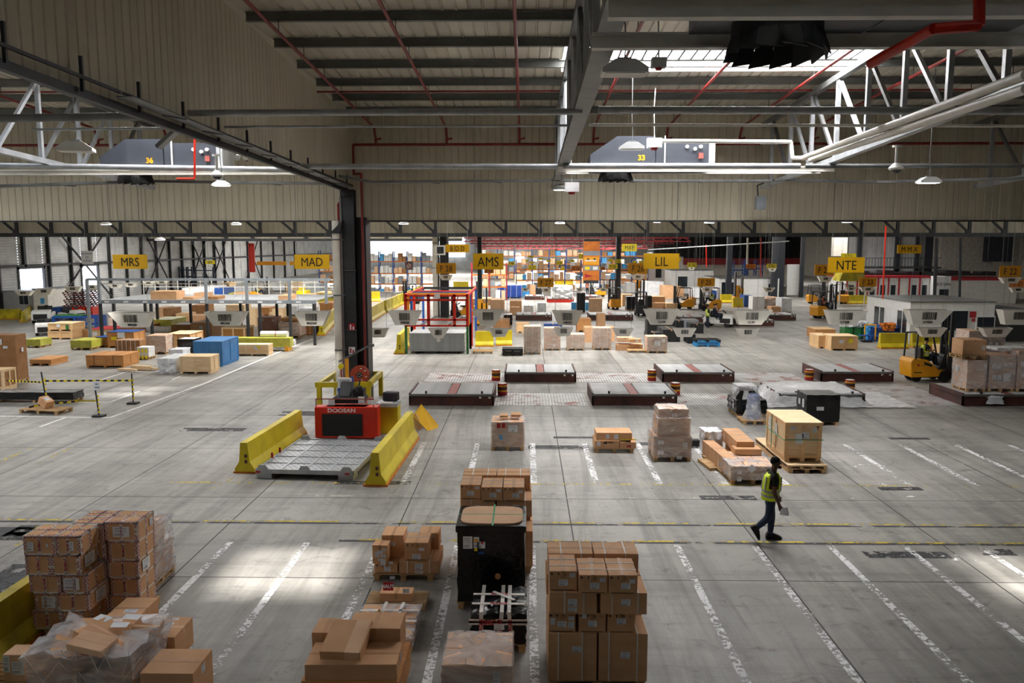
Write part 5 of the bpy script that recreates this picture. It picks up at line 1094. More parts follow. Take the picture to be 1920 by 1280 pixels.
# tall advertising column of boards
def totem():
    x0, z1 = WY(1094, 448, 58); x1, z0 = WY(1123, 531, 58); w = x1-x0; h = z1-z0; t = thing('information_tower', 'tall orange board hanging in the middle distance with grey and yellow panels', 'board', ((x0+x1)/2, 58, z0))
    MB().cb(0, 0, h*.07, w, .25, h*.88).build('tower_body', 'orange', t); MB().cb(0, 0, 0, w*.95, .3, h*.07).build('base_frame', 'darksteel', t); MB().cb(0, 0, h*.95, w*.95, .3, h*.05).build('top_frame', 'black', t)
    for (a, b, m) in ((.63, .73, 'bulkgrey'), (.29, .4, 'bulkgrey'), (.42, .6, 'signora')): MB().box(-w*.48, w*.48, -.14, -.126, h*a, h*b).build('printed_panel', m, t)
    m = MB(); m.box(-w*.4, -w*.1, -.16, -.14, h*.31, h*.38, 0); m.box(.1*w, w*.4, -.16, -.14, h*.31, h*.38, 1); m.box(-w*.4, w*.3, -.16, -.14, h*.5, h*.53, 2)
    m.add([(-w*.4, -.15, h*.12), (w*.1, -.15, h*.17), (-w*.4, -.15, h*.22)], [(0,1,2)], 3); m.cyl((-w*.2, -.16, h*.55), (-w*.2, -.14, h*.55), .07, 12, m=4); m.cyl((w*.2, -.16, h*.55), (w*.2, -.14, h*.55), .07, 12, m=4)
    m.build('printed_shapes', ['lemon', 'paper', 'cream', 'redmark', 'black'], t)
totem()
def code(t, w, h, y, z, dark='black'):
    m = MB(); r = random.Random(int(w*1000)); x = -w/2
    while x < w/2: a = r.choice((.02, .035, .05))*w; m.box(x, min(w/2, x+a), y-.004, y, z, z+h); x += a+r.choice((.02, .03, .045))*w
    return m.build('barcode', dark, t)
def hopper(xl, xr, yt, yb, Y, txt, lab, point=False, side=0, grp=None):
    x0, z1 = WY(xl, yt, Y); x1, z0 = WY(xr, yb, Y); w = x1-x0; h = z1-z0; D = w*.34
    t = thing('barcode_hopper', lab, 'hanging hopper', ((x0+x1)/2, Y, z0), 0, grp)
    bw = w*(.30 if not point else .2); bd = D*.35
    m = MB(); top = [(-w/2, -D/2, h), (w/2, -D/2, h), (w/2, D/2, h), (-w/2, D/2, h)]; sh = -side*w*.08
    bot = [(-bw+sh, -bd, 0), (bw+sh, -bd, 0), (bw+sh, bd, 0), (-bw+sh, bd, 0)]
    m.add(top+bot, [(0,4,5,1),(1,5,6,2),(2,6,7,3),(3,7,4,0),(4,7,6,5)]); m.build('tray', 'tub', t)
    m = MB(); m.box(-w*.46, w*.46, -D*.44, D*.44, h*.9, h*.97); m.build('inside_shade', 'black', t)  # black slab stands for the shade inside the open top
    k = (D/2-bd)/h; q = MB(); 
    c = code(t, w*.32, h*.5, 0, 0); c.location = (sh*.5, -bd-k*h*.36-.006, h*.36); c.rotation_euler = (math.atan(k), 0, 0)
    if txt: text(txt, h*.16, t, (sh*.8, -bd-k*h*.14-.01, h*.12), 'black', (90+math.degrees(math.atan(k)), 0, 0), bold=.002)
    if point: m = MB(); m.prism([(-.12*w, -h*.25), (0, -h*.35), (.12*w, -h*.25), (0, h*.25)], -D*.4, -D*.36, 'y'); m.build('folded_flap', 'cream', t)
    m = MB(); zt = (zroof(Y)-.03 if Y < 33 else 10.55)-z0
    for s in (-.4, .4): m.cyl((s*w, 0, h*.9), (s*w, 0, zt), .005, 4)
    m.build('suspension_wires', 'galvdk', t)
H1 = ((208, 287, 585, 613, 'MRS00', 'below and right of the MRS sign'), (387, 464, 584, 610, 'MRX00', 'midway between the MRS and MAD signs'), (553, 620, 583, 610, 'MAD00', 'under the MAD sign beside the column'), (729, 791, 582, 609, 'AMS00', 'just right of the dark column'),
      (885, 946, 580, 610, '', 'under the AMS sign, with a folded flap'), (1035, 1092, 582, 609, 'AMS00', 'right of the AMS sign'), (1207, 1272, 579, 608, 'LIL00', 'under the LIL sign'), (1376, 1445, 581, 608, 'LIL00', 'right of the white tow tractor'),
      (1548, 1622, 581, 608, 'NTE00', 'under the NTE sign'), (1699, 1780, 580, 608, 'NTE00', 'above the orange forklift, larger one'), (1874, 1942, 580, 608, '', 'cut off by the right edge'))
for (a, b, c_, d_, tx, lb_) in H1: hopper(a, b, c_, d_, 30.6, tx, 'large grey barcode hopper ' + lb_, point=(tx == '' and a < 1000), side=(1 if a > 1300 else -1 if a < 300 else 0))
H2 = ((690, 729, 615, 632, 'right of the column, low down'), (803, 842, 615, 634, 'before the stack of silver sheets'), (916, 955, 615, 631, 'below the flapped hopper'), (1038, 1075, 613, 630, 'over the second wrapped pallet of the row'), (1148, 1187, 615, 630, 'right of the tall white-strapped load'),
      (1262, 1304, 615, 631, 'before the black boxes'), (1380, 1422, 615, 632, 'over empty floor right of the blue pallets'), (1718, 1771, 614, 631, 'just over the guard of the orange forklift'), (1837, 1893, 614, 631, 'over the pallets at the right edge'))
for (a, b, c_, d_, lb_) in H2: hopper(a, b, c_, d_, 34.5, '', 'small low barcode hopper ' + lb_, point=(a == 803))
H3 = ((30, 63, 545, 554), (68, 102, 541, 552), (123, 154, 537, 547), (162, 188, 534, 543), (204, 230, 532, 540), (233, 260, 530, 538), (268, 292, 527, 535), (292, 318, 526, 533))
for i, (a, b, c_, d_) in enumerate(H3): hopper(a, b, c_, d_, 44+i*2.2, '', '%s of the eight small hoppers before the left wall' % ['leftmost', 'second', 'third', 'fourth', 'fifth', 'sixth', 'seventh', 'rightmost'][i])
for (a, b, c_, d_, lb_) in ((823, 849, 515, 525, 'before the rain pipe, under BOD'), (1014, 1034, 540, 549, 'over the blue tarpaulin load, right one'), (1183, 1209, 515, 524, 'left of the LIL sign'), (1314, 1336, 539, 548, 'above the tow tractor'), (1430, 1452, 539, 547, 'before the white cabin'), (1533, 1560, 518, 528, 'under the left end of NTE'),
                       (1874, 1912, 520, 531, 'higher one at the right edge'), (1584, 1606, 538, 546, 'right of the green canopy'), (1612, 1640, 538, 547, 'before the red-trimmed offices'), (1440, 1455, 503, 509, 'before the dock curtain'), (1290, 1303, 501, 506, 'just right of the LIL sign'), (1893, 1921, 539, 548, 'lowest at the right edge'), (977, 992, 540, 546, 'over the blue tarpaulin load'), (1080, 1094, 540, 546, 'left of the orange board'), (1124, 1138, 540, 546, 'right of the orange board')):
    hopper(a, b, c_, d_, 46 if c_ > 505 else 60, '', 'tiny far hopper ' + lb_)
# ================================================================ VEHICLES
def forklift(label, px, pb, head=0, col='truck', lift=.1, s=1.0, mast=2.2, guard='darksteel', Y=None, X=None):
    if X is None: X, Y = W(px, pb)
    t = thing('forklift', label, 'forklift', (X, Y, 0), head); t.scale = (s, s, s)
    m = MB(); m.prism([(-1.0, .22), (-1.05, .9), (-.95, 1.05), (-.3, .98), (.15, .62), (.55, .55), (.55, .25)], -.5, .5, 'y'); m.build('truck_body', col, t, bevel=.03)
    m = MB(); m.box(-.5, .5, -.46, .46, .2, .58); m.box(.15, .6, -.5, .5, .55, .62); m.prism([(.35, .6), (.62, .6), (.66, 1.15), (.55, 1.2)], -.28, .28, 'y'); m.build('chassis', 'darksteel', t)
    m = MB(); m.box(-.42, .1, -.26, .26, .9, 1.03); m.prism([(-.5, 1.0), (-.36, 1.0), (-.42, 1.5), (-.52, 1.48)], -.24, .24, 'y'); m.build('seat', 'black', t, bevel=.03)
    m = MB()
    for y in (-.47, .47): m.tube([(-.85, y, 1.0), (-.8, y, 2.1), (.4, y, 2.13), (.62, y, 1.2), (.6, y, .6)], .04, 6)
    for k in range(7): x = -.7+k*.17; m.bar((x, -.47, 2.12), (x, .47, 2.12), .03)
    m.build('overhead_guard', guard, t)
    m = MB(); m.cyl((.3, 0, 1.2), (.5, 0, 1.05), .02, 6); m.cyl((.28, 0, 1.18), (.3, 0, 1.22), .17, 16); m.build('steering_wheel', 'black', t)
    for y in (-.33, .33): m = MB(); m.box(.72, .86, y-.05, y+.05, .1, mast); m.box(.78, .9, y*.75-.03, y*.75+.03, .1, mast+.1); m.build('mast_rail', 'darksteel', t)
    m = MB()
    for z in (.3, mast*.5, mast-.05): m.box(.76, .84, -.33, .33, z, z+.08)
    m.cyl((.8, 0, .2), (.8, 0, mast-.1), .045, 8); m.box(.88, .93, -.42, .42, lift+.05, lift+.5); m.build('mast_crossbars', 'black', t)
    for y in (-.25, .25): m = MB(); m.box(.93, 2.0, y-.06, y+.06, lift, lift+.04); m.box(.93, .97, y-.06, y+.06, lift, lift+.5); m.build('fork', 'black', t)
    for (x, r_, y) in ((.5, .27, .45), (.5, .27, -.45), (-.65, .22, .22), (-.65, .22, -.22)): m = MB(); m.cyl((x, y-.09, r_), (x, y+.09, r_), r_, 18); m.build('wheel', 'rubber', t, smooth=True)
    return t
f1 = forklift('orange forklift with a driver at the right, facing the loaded deck', 1738, 713, rad(4), s=1.06, mast=3.0)
m = MB(); m.cb(-.72, -.506, .72, .1, .006, .09); m.build('red_bird_mark', 'redmark', f1); m = MB(); m.box(-.9, -.55, -.506, -.502, .42, .46); m.box(-.62, -.42, -.506, -.502, .74, .76); m.build('maker_lettering', 'black', f1); m = MB(); m.prism([(-.5, .92), (-.1, .78), (-.12, .68), (-.45, .78)], -.508, -.502, 'y'); m.build('side_vent', 'black', f1)
for (lab, px, pb, hd, s, ms, c_) in (('yellow forklift with raised mast behind the tall carton pallet, middle distance', 1151, 579, 95, 1.0, 2.9, 'truck'), ('dark forklift seen from behind right of the black drums', 1201, 591, 85, 1.0, 3.2, 'darksteel'),
        ('yellow forklift facing left with an empty cage, left of the tow tractor', 1280, 579, 180, 1.0, 2.2, 'truck'), ('forklift with a driver behind the white tow tractor', 1330, 582, 175, 1.05, 2.4, 'truck'),
        ('orange forklift at the far end near the white dock curtain', 1530, 569, 0, .95, 3.2, 'truck'), ('orange forklift with a grey mast under the NTE sign', 1545, 596, 20, 1.1, 2.6, 'truck'), ('orange forklift half hidden behind the green canopy', 1577, 569, 85, 1.0, 2.3, 'truck'),
        ('orange forklift with a low body beside the orange board', 1120, 556, 180, 1.0, 1.6, 'truck'), ('small forklift with a driver at the far left, before pale bales', 488, 563, 20, 1.0, 2.6, 'truck'), ('small dark forklift by the blue racks left of the red frame', 772, 569, 160, 1.0, 2.4, 'darksteel'),
        ('orange forklift behind the red and orange frame', 866, 594, 200, 1.0, 2.0, 'truck')):
    forklift(lab, px, pb, rad(hd), c_, s=s, mast=ms)
def picker(label, px, pb):
    X, Y = W(px, pb); t = thing('order_picker', label, 'forklift', (X, Y, 0)); m = MB(); m.cb(0, 0, .15, 1.0, .9, .8); m.cb(-.1, 0, .9, .5, .7, 1.2); m.build('truck_body', 'signora', t, bevel=.04)
    m = MB(); m.cb(-.35, 0, .1, .12, .7, 3.4); m.cb(.4, 0, .1, .1, .7, 2.9); m.build('mast_rail', 'darksteel', t); m = MB(); m.cb(.25, -.1, 1.3, .5, .5, .5); m.build('cab_box', 'signora', t)
    for x in (-.3, .3): m = MB(); m.cyl((x, -.3, .15), (x, .3, .15), .15, 12); m.build('wheel', 'rubber', t)
picker('orange order picker beside the blue bin, middle distance', 1383, 572); picker('orange order picker far back left of the white cabins', 1255, 545); picker('orange lifting frame under the AMS sign', 903, 610)
def tug(label, px, pb, head=0, s=1.0):
    X, Y = W(px, pb); t = thing('tow_tractor', label, 'tow tractor', (X, Y, 0), head); t.scale = (s, s, s)
    m = MB(); m.prism([(-1.1, .25), (-1.1, .75), (-.2, .75), (-.1, .55), (.35, .55), (.45, 1.0), (1.15, .9), (1.2, .25)], -.6, .6, 'y'); m.build('tractor_body', 'white', t, bevel=.04)
    m = MB(); m.box(-.55, -.1, -.5, .5, .7, .85); m.box(-.65, -.52, -.5, .5, .8, 1.2); m.build('seat', 'black', t, bevel=.03)
    m = MB(); m.box(1.19, 1.24, -.45, .45, .3, .7); m.box(.2, 1.0, -.61, -.6, .35, .7); m.build('grille', 'black', t); m = MB(); m.cyl((.3, .25, 1.15), (.34, .25, 1.2), .18, 14); m.cyl((.32, .25, 1.18), (.5, .25, .95), .02, 6); m.build('steering_wheel', 'black', t)
    for y in (-.38, .38): m = MB(); m.cyl((1.2, y, .78), (1.25, y, .78), .07, 12); m.build('headlamp', 'paper', t)
    for (x, y) in ((.75, .5), (.75, -.5), (-.75, .5), (-.75, -.5)): m = MB(); m.cyl((x, y-.1, .24), (x, y+.1, .24), .24, 16); m.build('wheel', 'rubber', t, smooth=True)
tug('white tow tractor carrying two seated people, middle distance', 1348, 612, rad(-28), 1.0)
tug('white tow tractor parked at the far left by the grey cabin', 83, 604, rad(-70), 1.1); tug('small white tow tractor behind the double wooden crate at left', 84, 627, rad(-60), .9); tug('dark-seated tow tractor parked before the red pallet stack', 135, 600, rad(-20), .9)
# ================================================================ PEOPLE
def person(label, loc, head, J, mats, fine=False, hair='hair', vest=None, s=1.0):
    """J: joints (x forward, y left, z up). One skinned body; vest, hair, shoes as its children."""
    t = thing('person', label, 'person', loc, head); t.scale = (s, s, s)
    import bmesh
    bm = bmesh.new(); L = bm.verts.layers.skin.verify(); V = {}
    def vert(n, p, r):
        v = bm.verts.new(p); v[L].radius = (r, r) if not isinstance(r, tuple) else r; V[n] = v; return v
    rad_ = dict(pel=(.125, .15), waist=(.115, .135), chest=(.125, .165), neckb=.07, neck=.056, headb=.08, headc=.105, crown=.086)
    for n in ('pel', 'waist', 'chest', 'neckb', 'neck', 'headb', 'headc', 'crown'): vert(n, J[n], rad_[n])
    V['pel'][L].use_root = True; segs = []
    def e(a, b, tag_): bm.edges.new((V[a], V[b])); segs.append((Vector(V[a].co), Vector(V[b].co), tag_))
    e('pel', 'waist', 'shirt'); e('waist', 'chest', 'shirt'); e('chest', 'neckb', 'shirt'); e('neckb', 'neck', 'skin'); e('neck', 'headb', 'skin'); e('headb', 'headc', 'skin'); e('headc', 'crown', 'skin')
    for sd in ('r', 'l'):
        for n, r_ in (('sh', .07), ('el', .05), ('wr', .036), ('pa', .038), ('hip', .108), ('kn', .082), ('an', .062), ('toe', .045)): vert(n+sd, J[n+sd], r_)
        e('chest', 'sh'+sd, 'shirt'); mid = 'me'+sd; vert(mid, Vector(J['sh'+sd]).lerp(Vector(J['el'+sd]), .6), .05); e('sh'+sd, mid, 'shirt'); e(mid, 'el'+sd, 'sleeve'); e('el'+sd, 'wr'+sd, 'sleeve'); e('wr'+sd, 'pa'+sd, 'skin')
        e('pel', 'hip'+sd, 'trouser'); e('hip'+sd, 'kn'+sd, 'trouser'); e('kn'+sd, 'an'+sd, 'trouser'); e('an'+sd, 'toe'+sd, 'shoe')
        if fine:
            p = Vector(J['pa'+sd]); d = (p-Vector(J['wr'+sd])).normalized(); side = Vector((0, 1, 0)); cu = J.get('curl', Vector((1, 0, 0)))
            fw = Vector((d.z*-1, 0, d.x)) if abs(d.z) > .3 else Vector((0, 0, -1)); fw = Vector((abs(fw.x), 0, fw.z)).normalized()
            for k, (ln, off) in enumerate(((.062, .028), (.07, .010), (.065, -.008), (.052, -.026))):
                a = p+d*.028+fw*off; b = a+d*ln*.5+side*(.006 if sd == 'r' else -.006); c_ = b+(d*.6+side*(.7 if sd == 'r' else -.7)).normalized()*ln*.5
                vert('f%d0'%k+sd, a, .011); vert('f%d1'%k+sd, b, .0095); vert('f%d2'%k+sd, c_, .008); e('pa'+sd, 'f%d0'%k+sd, 'skin'); e('f%d0'%k+sd, 'f%d1'%k+sd, 'skin'); e('f%d1'%k+sd, 'f%d2'%k+sd, 'skin')
            a = p-d*.01+fw*.035; b = a+d*.03+fw*.018; vert('t0'+sd, a, .012); vert('t1'+sd, b, .010); vert('t2'+sd, b+d*.025, .009); e('pa'+sd, 't0'+sd, 'skin'); e('t0'+sd, 't1'+sd, 'skin'); e('t1'+sd, 't2'+sd, 'skin')
    me = bpy.data.meshes.new('body'); bm.to_mesh(me); bm.free(); o = bpy.data.objects.new('body', me); COL.objects.link(o)
    mo = o.modifiers.new('skin', 'SKIN'); mo.use_smooth_shade = True; su = o.modifiers.new('sub', 'SUBSURF'); su.levels = su.render_levels = 2 if fine else 1
    dg = bpy.context.evaluated_depsgraph_get(); nm = bpy.data.meshes.new_from_object(o.evaluated_get(dg)); COL.objects.unlink(o); bpy.data.objects.remove(o)
    tags = ['skin', 'shirt', 'sleeve', 'trouser', 'shoe']; nm.materials.clear()
    for g in tags: nm.materials.append(M[mats[g]])
    def dist(p, a, b): ab = b-a; k = max(0, min(1, (p-a).dot(ab)/max(ab.length_squared, 1e-9))); return (p-a-ab*k).length
    for p in nm.polygons: g = min(segs, key=lambda q: dist(p.center, q[0], q[1]))[2]; p.material_index = tags.index(g); p.use_smooth = True
    b = bpy.data.objects.new('body', nm); COL.objects.link(b); b.parent = t
    H = Vector(J['headc']); c = Vector(J['crown']); ax_ = (c-Vector(J['headb'])).normalized(); fwd = Vector(J.get('face', (1, 0, 0))).normalized()
    hm = MB(); n1, n2 = (14, 8); up = ax_; rt = up.cross(fwd).normalized(); vs = []
    for j in range(n2+1):
        ph = math.pi*.60*j/n2
        for i in range(n1):
            th = 2*math.pi*i/n1; f = math.cos(th); lim = 1.0 if f < .35 else .0
            ph2 = ph if f < .3 else ph*.62
            vs.append(H+up*.02+up*math.cos(ph2)*.112+fwd*(math.sin(ph2)*f*.106-.012)+rt*math.sin(ph2)*math.sin(th)*.088)
    hm.add(vs, [(j*n1+i, j*n1+(i+1)%n1, (j+1)*n1+(i+1)%n1, (j+1)*n1+i) for j in range(n2) for i in range(n1)]); hm.build('hair', hair, t, smooth=True)
    m = MB(); p = H+fwd*.09-up*.02; m.add([p-rt*.014+up*.02, p+rt*.014+up*.02, p+fwd*.03-up*.018, p-rt*.018-up*.02, p+rt*.018-up*.02], [(0,2,1),(0,3,2),(1,2,4),(3,4,2)]); m.build('nose', mats['skin'], t, smooth=True)
    for s_ in (-1, 1):
        m = MB(); q = H+rt*s_*.086-fwd*.005-up*.01; m.cyl(q, q+rt*s_*.012, .026, 10, .02); m.build('ear', mats['skin'], t, smooth=True)
        m = MB(); q = H+fwd*.078+rt*s_*.034+up*.012; m.cyl(q, q+fwd*.012, .012, 8); m.build('eye', 'paper', t)
    if mats.get('beard'): m = MB(); q = H+fwd*.05-up*.085; m.cyl(q-rt*.05, q+rt*.05, .034, 12); m.cyl(q+fwd*.02-up*.01, q+fwd*.045-up*.035, .04, 12, .02); m.build('beard', 'hair', t, smooth=True)
    else: m = MB(); q = H+fwd*.082-up*.055; m.bar(q-rt*.02, q+rt*.02, .008); m.build('mouth', 'redstrip', t)
    if vest:
        Pv, Cv, Nb = Vector(J['pel']), Vector(J['chest']), Vector(J['neckb']); m = MB(); n = 20; rings = []
        lv = [(-.1, .2, .175), (.2, .196, .17), (.55, .2, .172), (.85, .208, .175), (1.08, .2, .162), (1.3, .125, .115)]
        for (k, rw, rd) in lv:
            c0 = Pv.lerp(Cv, k)
            rings.append([c0+Vector((math.cos(2*math.pi*i/n)*rd, math.sin(2*math.pi*i/n)*rw, 0)) for i in range(n)])
        vs = [v for r_ in rings for v in r_]; F = []
        for j in range(len(lv)-1):
            for i in range(n):
                sidey = abs(math.sin(2*math.pi*(i+.5)/n)) > .86
                if j >= 2 and sidey: continue
                F.append((j*n+i, j*n+(i+1)%n, (j+1)*n+(i+1)%n, (j+1)*n+i))
        m.add(vs, F); v = m.build('vest', vest, t, smooth=True); so = v.modifiers.new('thickness', 'SOLIDIFY'); so.thickness = .012
        m = MB()
        for k in (.08, .32):
            c0 = Pv.lerp(Cv, k); rr = [(c0+Vector((math.cos(2*math.pi*i/n)*.18, math.sin(2*math.pi*i/n)*.206, 0))) for i in range(n)]
            m.add([q for q in rr]+[q+Vector((0, 0, .05)) for q in rr], [(i, (i+1)%n, n+(i+1)%n, n+i) for i in range(n)])
        for sy in (-.1, .1):
            for sx in (-1, 1): a = Pv.lerp(Cv, .4)+Vector((sx*.168, sy, 0)); b_ = Pv.lerp(Cv, 1.15)+Vector((sx*.155, sy, 0)); m.bar(a, b_, .045, .008, up=(1, 0, 0))
        for sy in (-.1,): a = Pv.lerp(Cv, .4)+Vector((.02, -.2, 0)); 
        m.build('reflective_band', 'reflect', v)
    if fine:
        for sd in ('r', 'l'):
            a = Vector(J['an'+sd]); b_ = Vector(J['toe'+sd]); d = (b_-a); dl = d.normalized(); up2 = Vector((0, 1, 0)).cross(dl); up2 = -up2 if up2.z < 0 else up2
            m = MB(); he = a-Vector((.0, 0, .0)); prof = [(-.09, -.08), (.24, -.08), (.25, -.045), (.19, -.005), (.06, .05), (-.06, .07), (-.09, .0)]
            fd = Vector((J['toe'+sd][0]-J['an'+sd][0], 0, J['toe'+sd][2]-J['an'+sd][2])); base = fd.normalized(); base = (base+Vector((0, 0, 0))).normalized()
            ang = J.get('foot'+sd, 0); fx_ = Vector((math.cos(ang), 0, math.sin(ang))); fz = Vector((-math.sin(ang), 0, math.cos(ang)))
            P0 = [a+fx_*u+fz*v+Vector((0, -.048, 0)) for u, v in prof]; P1 = [q+Vector((0, .096, 0)) for q in P0]; k = len(prof)
            m.add(P0+P1, [(i, (i+1)%k, k+(i+1)%k, k+i) for i in range(k)]+[tuple(range(k))[::-1], tuple(range(k, 2*k))]); m.build('shoe', 'boots', t, bevel=.02)
    return t
walk = dict(pel=(-.06, 0, .93), waist=(-.05, 0, 1.08), chest=(-.03, 0, 1.32), neckb=(-.01, 0, 1.47), neck=(0, 0, 1.53), headb=(.03, 0, 1.585), headc=(.035, 0, 1.655), crown=(.02, 0, 1.71),
    shr=(-.03, -.19, 1.40), elr=(-.055, -.235, 1.10), wrr=(.05, -.235, .86), par=(.075, -.235, .78), shl=(-.01, .19, 1.40), ell=(.02, .24, 1.12), wrl=(.16, .23, .92), pal=(.19, .22, .84),
    hipr=(-.06, -.09, .88), knr=(-.10, -.09, .52), anr=(-.36, -.09, .29), toer=(-.32, -.09, .14), hipl=(-.05, .09, .88), knl=(.02, .09, .49), anl=(.0, .09, .085), toel=(.13, .09, .045), footr=rad(-58), footl=rad(0), face=(1, -.1, .03))
X, Y = W(1446, 1013)
t = person('walking man in a yellow hi-vis vest and jeans holding a white paper', (X, Y, 0), rad(0), walk, dict(skin='skin', shirt='shirt', sleeve='skin', trouser='denim', shoe='boots', beard=1), True, vest='hivis', s=1.04)
sh = thing('paper_sheet', 'folded white paper held in the right hand of the walking man', 'paper', (X+.17, Y-.26, .7)); m = MB(); m.add([(-.1, 0, -.03), (.1, .01, .0), (.07, .02, .12), (-.07, 0, .1)], [(0,1,2,3)]); m.add([(-.1, -.004, -.035), (.09, -.03, -.05), (.08, .0, .07), (-.09, 0, .06)], [(0,1,2,3)]); m.build('sheet', 'paper', sh)
stand = dict(pel=(0, 0, .95), waist=(0, 0, 1.1), chest=(.01, 0, 1.34), neckb=(.0, 0, 1.48), neck=(.01, 0, 1.54), headb=(.03, 0, 1.6), headc=(.035, 0, 1.665), crown=(.02, 0, 1.72),
    shr=(0, -.19, 1.42), elr=(.05, -.25, 1.15), wrr=(.25, -.2, 1.1), par=(.33, -.18, 1.1), shl=(0, .19, 1.42), ell=(.05, .25, 1.15), wrl=(.22, .2, 1.05), pal=(.3, .18, 1.05),
    hipr=(0, -.09, .9), knr=(.02, -.1, .5), anr=(0, -.1, .09), toer=(.13, -.1, .045), hipl=(0, .09, .9), knl=(.02, .1, .5), anl=(0, .1, .09), toel=(.13, .1, .045))
sit = dict(pel=(0, 0, .12), waist=(-.02, 0, .27), chest=(-.02, 0, .5), neckb=(.0, 0, .64), neck=(.01, 0, .7), headb=(.03, 0, .76), headc=(.035, 0, .825), crown=(.02, 0, .88),
    shr=(0, -.19, .58), elr=(.12, -.24, .33), wrr=(.34, -.16, .38), par=(.42, -.14, .4), shl=(0, .19, .58), ell=(.12, .24, .33), wrl=(.34, .16, .38), pal=(.42, .14, .4),
    hipr=(.04, -.1, .1), knr=(.44, -.12, .12), anr=(.5, -.12, -.28), toer=(.63, -.12, -.32), hipl=(.04, .1, .1), knl=(.44, .12, .12), anl=(.5, .12, -.28), toel=(.63, .12, -.32))
mm = dict(skin='skinlt', shirt='navy', sleeve='navy', trouser='navy', shoe='boots'); mm2 = dict(mm, sleeve='skinlt')
def seated(label, f, dx=-.15, dy=0, dz=1.02, vest=None, ms=None, hd=0):
    v = Matrix.Rotation(f.rotation_euler.z, 3, 'Z') @ Vector((dx*f.scale.x, dy*f.scale.x, 0)); person(label, (f.location.x+v.x, f.location.y+v.y, dz*f.scale.x), f.rotation_euler.z+hd, sit, ms or mm2, vest=vest)
seated('driver in a dark shirt and yellow braces seated on the orange forklift at the right', f1, vest='hivis')
OB = {o.get('label'): o for o in bpy.data.objects if o.get('label')}
seated('driver in a yellow vest on the forklift behind the tow tractor', OB['forklift with a driver behind the white tow tractor'], vest='hivis'); seated('tiny driver in a green vest on the far left forklift', OB['small forklift with a driver at the far left, before pale bales'], vest='hivis')
seated('driver in yellow by the blue racks', OB['small dark forklift by the blue racks left of the red frame'], vest='hivis'); seated('driver in dark clothes on the forklift under the NTE sign', OB['orange forklift with a grey mast under the NTE sign'], vest='hiora')
tg = OB['white tow tractor carrying two seated people, middle distance']
seated('person in a pale top with dark hair at the wheel of the tow tractor', tg, -.3, .2, .84, ms=dict(mm2, shirt='pinkbd')); seated('person in dark clothes on the near side of the tow tractor seat', tg, -.32, -.35, .84, ms=mm)
X, Y = W(1334, 614); person('standing worker in a yellow vest beside the white tow tractor', (X-.35, Y-.1, 0), rad(10), stand, mm, vest='hivis')
X, Y = W(1101, 553); person('standing worker in an orange vest left of the orange board', (X, Y, 0), rad(80), stand, mm, vest='hiora')
X, Y = W(1501, 556); person('distant pedestrian in dark clothes by the white dock curtain', (X, Y, 0), rad(0), walk, dict(mm, shirt='hivis'))
X, Y = W(1353, 519); person('tiny worker in a yellow vest in the far doorway above the white cabin', (X, Y, 0), rad(-80), stand, mm, vest='hivis')
# ================================================================ MIDDLE DISTANCE AND BACKGROUND FREIGHT
def G(kind, label, xl, xr, yb, yt, d, **k):
    Y = min(W((xl+xr)/2, yb)[1], 134+(xl % 7)); z = k.pop('z', None)
    if z is not None:                        # standing on something: yb is its foot on a plane z
        Y = k.pop('Yf'); 
    f = {'c': carton, 'l': load, 'k': crate}[kind]
    if kind == 'c': return f(label, Y, xl, xr, yb, yt, d, z0=z if z is not None else 0, bev=k.pop('bev', 0), **k)
    return f(label, Y, xl, xr, yb, yt, d, z0=z if z is not None else 0, **k)
def Yf(px, py): return W(px, py)[1]
# ---- left bay
G('l', 'very tall brown carton pair on a pallet at the left edge', -32, 35, 718, 628, .85, wrap=None, inner='carddk', nx=2, ny=1, nz=1, name='pallet_of_cartons', labels=[('f', .15, .8, .12, .25), ('f', .35, .55, .2, .12), ('r', .0, .4, .15, .2, False)])
G('k', 'brown box in a pale wooden frame at the left edge before the tall cartons', -25, 8, 733, 694, .9, m='carddk', frame='ply')
G('l', 'lime-wrapped box with a white top right of the tall cartons', 50, 76, 652, 636, 1.2, inner=None, wrap='limewrap')
G('k', 'flat open wooden skid on the floor right of the tall cartons', 56, 96, 685, 674, 1.6, m='woodor', frame='woodor', top='woodor')
G('k', 'lower one of two stacked wooden crates left of the lime-wrapped load', 90, 136, 636, 621, 1.6, m='wood', frame='wood')
zt = WY(100, 621, Yf(113, 636))[1]; G('k', 'upper one of two stacked wooden crates, with a green label', 90, 136, 621, 606, 1.6, m='wood', frame='wood', z=zt+.02, Yf=Yf(113, 636), labels=[('f', -.1, .1, .25, .2, False), ('f', .5, 0, .2, .3, False, 'green')])
G('l', 'low lime-wrapped load with a crumpled white top in the left bay', 133, 172, 656, 638, 1.6, inner=None, wrap='limewrap')
G('k', 'crate with a red lid behind the lime-wrapped load', 166, 215, 640, 617, 2.2, m='wood', frame='wood', top='redmark', labels=[('f', -.4, .1, .3, .25, False), ('f', .2, .1, .3, .25, False)])
G('k', 'small crate with a blue lid between lime load and large blue-lidded crate', 180, 201, 651, 632, 1.2, m='carddk', frame='carddk', top='blue')
G('k', 'large crate with a blue lid and white label in the left bay', 202, 252, 652, 622, 1.5, m='woodor', frame='woodor', top='blue', labels=[('f', .05, .3, .45, .35, False), ('f', -.4, .1, .35, .2, False, 'lemon')])
G('l', 'stack of brown cartons with white corner strips behind the orange crate', 216, 264, 668, 638, .9, wrap=None, nx=4, ny=1, nz=2, inner='carddk', straps=[-.55, -.3, -.05, .2, .45], name='pallet_of_cartons')
